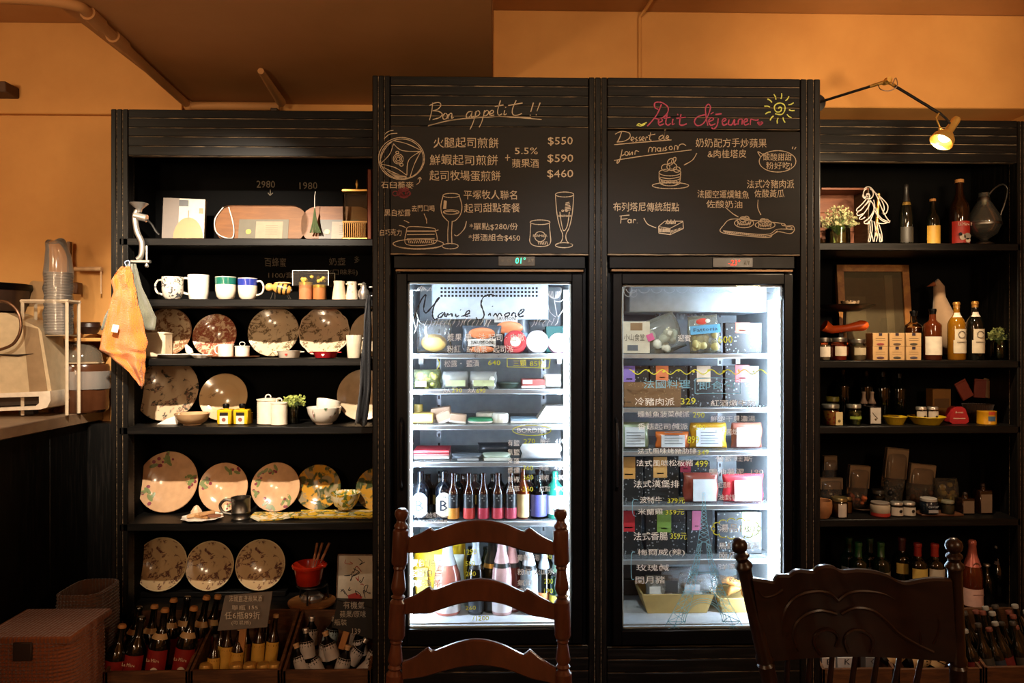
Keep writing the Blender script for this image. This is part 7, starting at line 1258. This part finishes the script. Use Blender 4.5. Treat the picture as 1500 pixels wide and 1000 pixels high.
def slat(top, bot, y):
    def cv(l): return [P(TC[0] + x / TC[2], TC[1] + yy / TC[2], Yc) - lo for x, yy in l]
    def res(l, sm):
        l = smooth(l, 6) if sm else l; return [(TC[0] + x / TC[2], TC[1] + yy / TC[2]) for x, yy in l]
    t = res(top, False); xs = [p[0] for p in t]
    def f(l, x):
        for (x0, y0), (x1, y1) in zip(l, l[1:]):
            if x <= x1: return y0 + (y1 - y0) * (x - x0) / (x1 - x0)
        return l[-1][1]
    tt = res(top, True); bb = res(bot, True); N = 48; rows = []
    for i in range(N + 1):
        x = tt[0][0] + (tt[-1][0] - tt[0][0]) * i / N; u = i / N; bow = .03 * math.sin(math.pi * u); a = P(x, f(tt, x), Yc) - lo; b = P(x, f(bb, x), Yc) - lo; e = .0035
        rows.append([(a.x, bow - .007, a.z - e), (a.x, bow - .003, a.z), (a.x, bow + .005, a.z), (a.x, bow + .009, a.z - e), (b.x, bow + .009, b.z + e), (b.x, bow + .005, b.z), (b.x, bow - .003, b.z), (b.x, bow - .007, b.z + e)])
    m = MB().loft(rows); m.f.append(tuple(range(8))); m.f.append(tuple(range(8 * N, 8 * N + 8))); part('slat', m, CH, o, ang=40)
slat([(125,216),(200,195),(262,163),(284,180),(400,146),(530,131),(660,148),(768,187),(797,164),(860,205),(940,240)], [(125,296),(200,298),(270,294),(400,264),(530,253),(660,266),(800,300),(870,303),(940,307)], 0)
slat([(120,545),(190,522),(258,486),(282,505),(400,470),(530,455),(650,472),(762,516),(786,499),(860,540),(940,574)], [(120,626),(200,628),(262,630),(400,592),(530,577),(660,592),(795,640),(870,648),(940,657)], 0)
slat([(110,885),(180,862),(250,817),(278,840),(400,802),(520,786),(650,812),(768,860),(796,829),(860,872),(940,914)], [(110,978),(200,978),(255,970),(400,940),(530,930),(660,944),(800,985),(870,994),(940,1003)], 0)
w2 = .20
part('slat', MB().box(-w2, w2, .0, .015, .42, .47, .004), CH, o)
part('seat', MB().box(-w2 - .01, w2 + .01, -.40, .01, .41, .44, .012), mat('8a6a3c', .8), o)
for s in (-1, 1): part('front_leg', MB().lathe([(0, 0), (.014, 0), (.018, .2), (.02, .44), (0, .45)], 16, T(s * w2, -.38, 0)), CH, o); part('side_stretcher', MB().tube([(s * w2, -.38, .2), (s * w2, 0, .2)], .010, 8), CH, o)
part('front_stretcher', MB().tube([(-w2, -.38, .25), (w2, -.38, .25)], .010, 8), CH, o)
# carved chair
Y2 = -.95; o = thing('carved_chair', 'dark carved wooden chair with ball finials in front of the freezer and right shelves', 'chair', (X(1250, Y2), Y2, 0)); lo = o.location; q = SC(1240, Y2)
BL = [(0, -12), (6, -10.5), (10.5, -6), (12, 0), (10.5, 6), (6.5, 10), (7, 12), (10.5, 14), (11.5, 17), (9, 20), (8.2, 24), (10, 27), (12.5, 30), (13, 33), (10.5, 37), (10, 42)]
for (xt, xb_, yb_, ln) in ((1082.4, 1128, 1000, 1), (1397, 1404, 1000, 1)):
    a = P(xt, 799, Y2) - lo; b = P(xb_, 1000, Y2 + .05) - lo; d = (b - a).normalized(); full = a.z / -d.z
    turned(a, b, [(r * q, z_ * q) for r, z_ in BL] + [(10.5 * q, 110 * q), (11 * q, 176 * q), (13 * q, 182 * q), (13 * q, 187 * q), (10 * q, 190 * q), (13 * q, 194 * q), (12 * q, 200 * q), (12 * q, full - .25), (9 * q, full - .02), (0, full)], 'leg', CH2, o)
TD = (1050, 780, 3.947)
top = [(200,258),(240,266),(285,275),(335,285),(362,256),(400,254),(440,256),(470,238),(505,232),(580,240),(610,220),(645,208),(700,211),(752,236),(830,228),(930,234),(1010,256),(1065,285),(1110,292),(1170,276),(1250,262),(1345,262)]
tp = [(TD[0] + x / TD[2], TD[1] + y / TD[2]) for x, y in smooth(top, 3)]; N = len(tp); rows = []
for i, (x, y) in enumerate(tp):
    u = i / (N - 1); xb_ = 1118 + (1398 - 1118) * u; bow = .03 * math.sin(math.pi * u); a = P(x, y, Y2) - lo; b = P(xb_, 967, Y2 + .04) - lo; e = .005
    rows.append([(a.x, a.y + bow - .010, a.z - e), (a.x, a.y + bow - .004, a.z), (a.x, a.y + bow + .006, a.z), (a.x, a.y + bow + .012, a.z - e), (b.x, b.y + bow + .012, b.z), (b.x, b.y + bow - .010, b.z)])
m = MB().loft(rows); m.f.append(tuple(range(6))); m.f.append(tuple(range(6 * (N - 1), 6 * N))); part('carved_panel', m, CH2, o, ang=35)
def relief(l, r=.0042):
    pts = []
    for x, y in smooth(l, 4):
        px, py = TD[0] + x / TD[2], TD[1] + y / TD[2]; u = (px - 1095) / 305; v = (py - 845) / 122; pts.append(P(px, py, Y2 + .04 * v + .03 * math.sin(math.pi * min(1, max(0, u))) - .0105) - lo)
    part('carved_moulding', MB().tube(pts, r, 6), CH2, o)
for l in ([(700,395),(760,350),(850,338),(960,352),(1050,400),(1120,470),(1165,550),(1180,640)], [(700,395),(650,350),(560,340),(470,365),(410,420),(380,500),(370,600)], [(690,470),(600,450),(520,470),(460,520),(440,600),(470,680)], [(720,470),(800,435),(900,450),(980,510),(1050,580),(1150,640),(1250,690)],
          [(600,700),(560,640),(580,580),(650,560),(700,600),(690,660)], [(760,690),(740,620),(780,570),(850,570),(900,620),(890,690)], [(1060,330),(1120,350),(1180,340),(1250,330),(1300,350)], [(230,330),(270,370),(330,360),(380,330)], [(1220,420),(1270,480),(1280,560),(1250,640)], [(290,470),(310,560),(330,640)]): relief(l)
for cx_ in (690, 825, 955, 560, 430, 1085, 1215):
    px = TD[0] + cx_ / TD[2]; a = P(px, 965, Y2 + .045) - lo; a.y += .02; part('spindle', MB().tube([a, Vector((a.x * .95, a.y + .03, .47))], [.0058, .0075], 10), CH2, o)
part('lower_rail', MB().box(-.19, .19, .03, .055, .445, .485, .004), CH2, o); part('seat', MB().box(-.22, .22, -.38, .06, .42, .45, .012), CH2, o)
for s in (-1, 1): part('front_leg', MB().lathe([(0, 0), (.016, 0), (.02, .2), (.022, .42), (0, .43)], 16, T(s * .19, -.34, 0)), CH2, o)
part('front_stretcher', MB().tube([(-.19, -.34, .2), (.19, -.34, .2)], .011, 8), CH2, o)
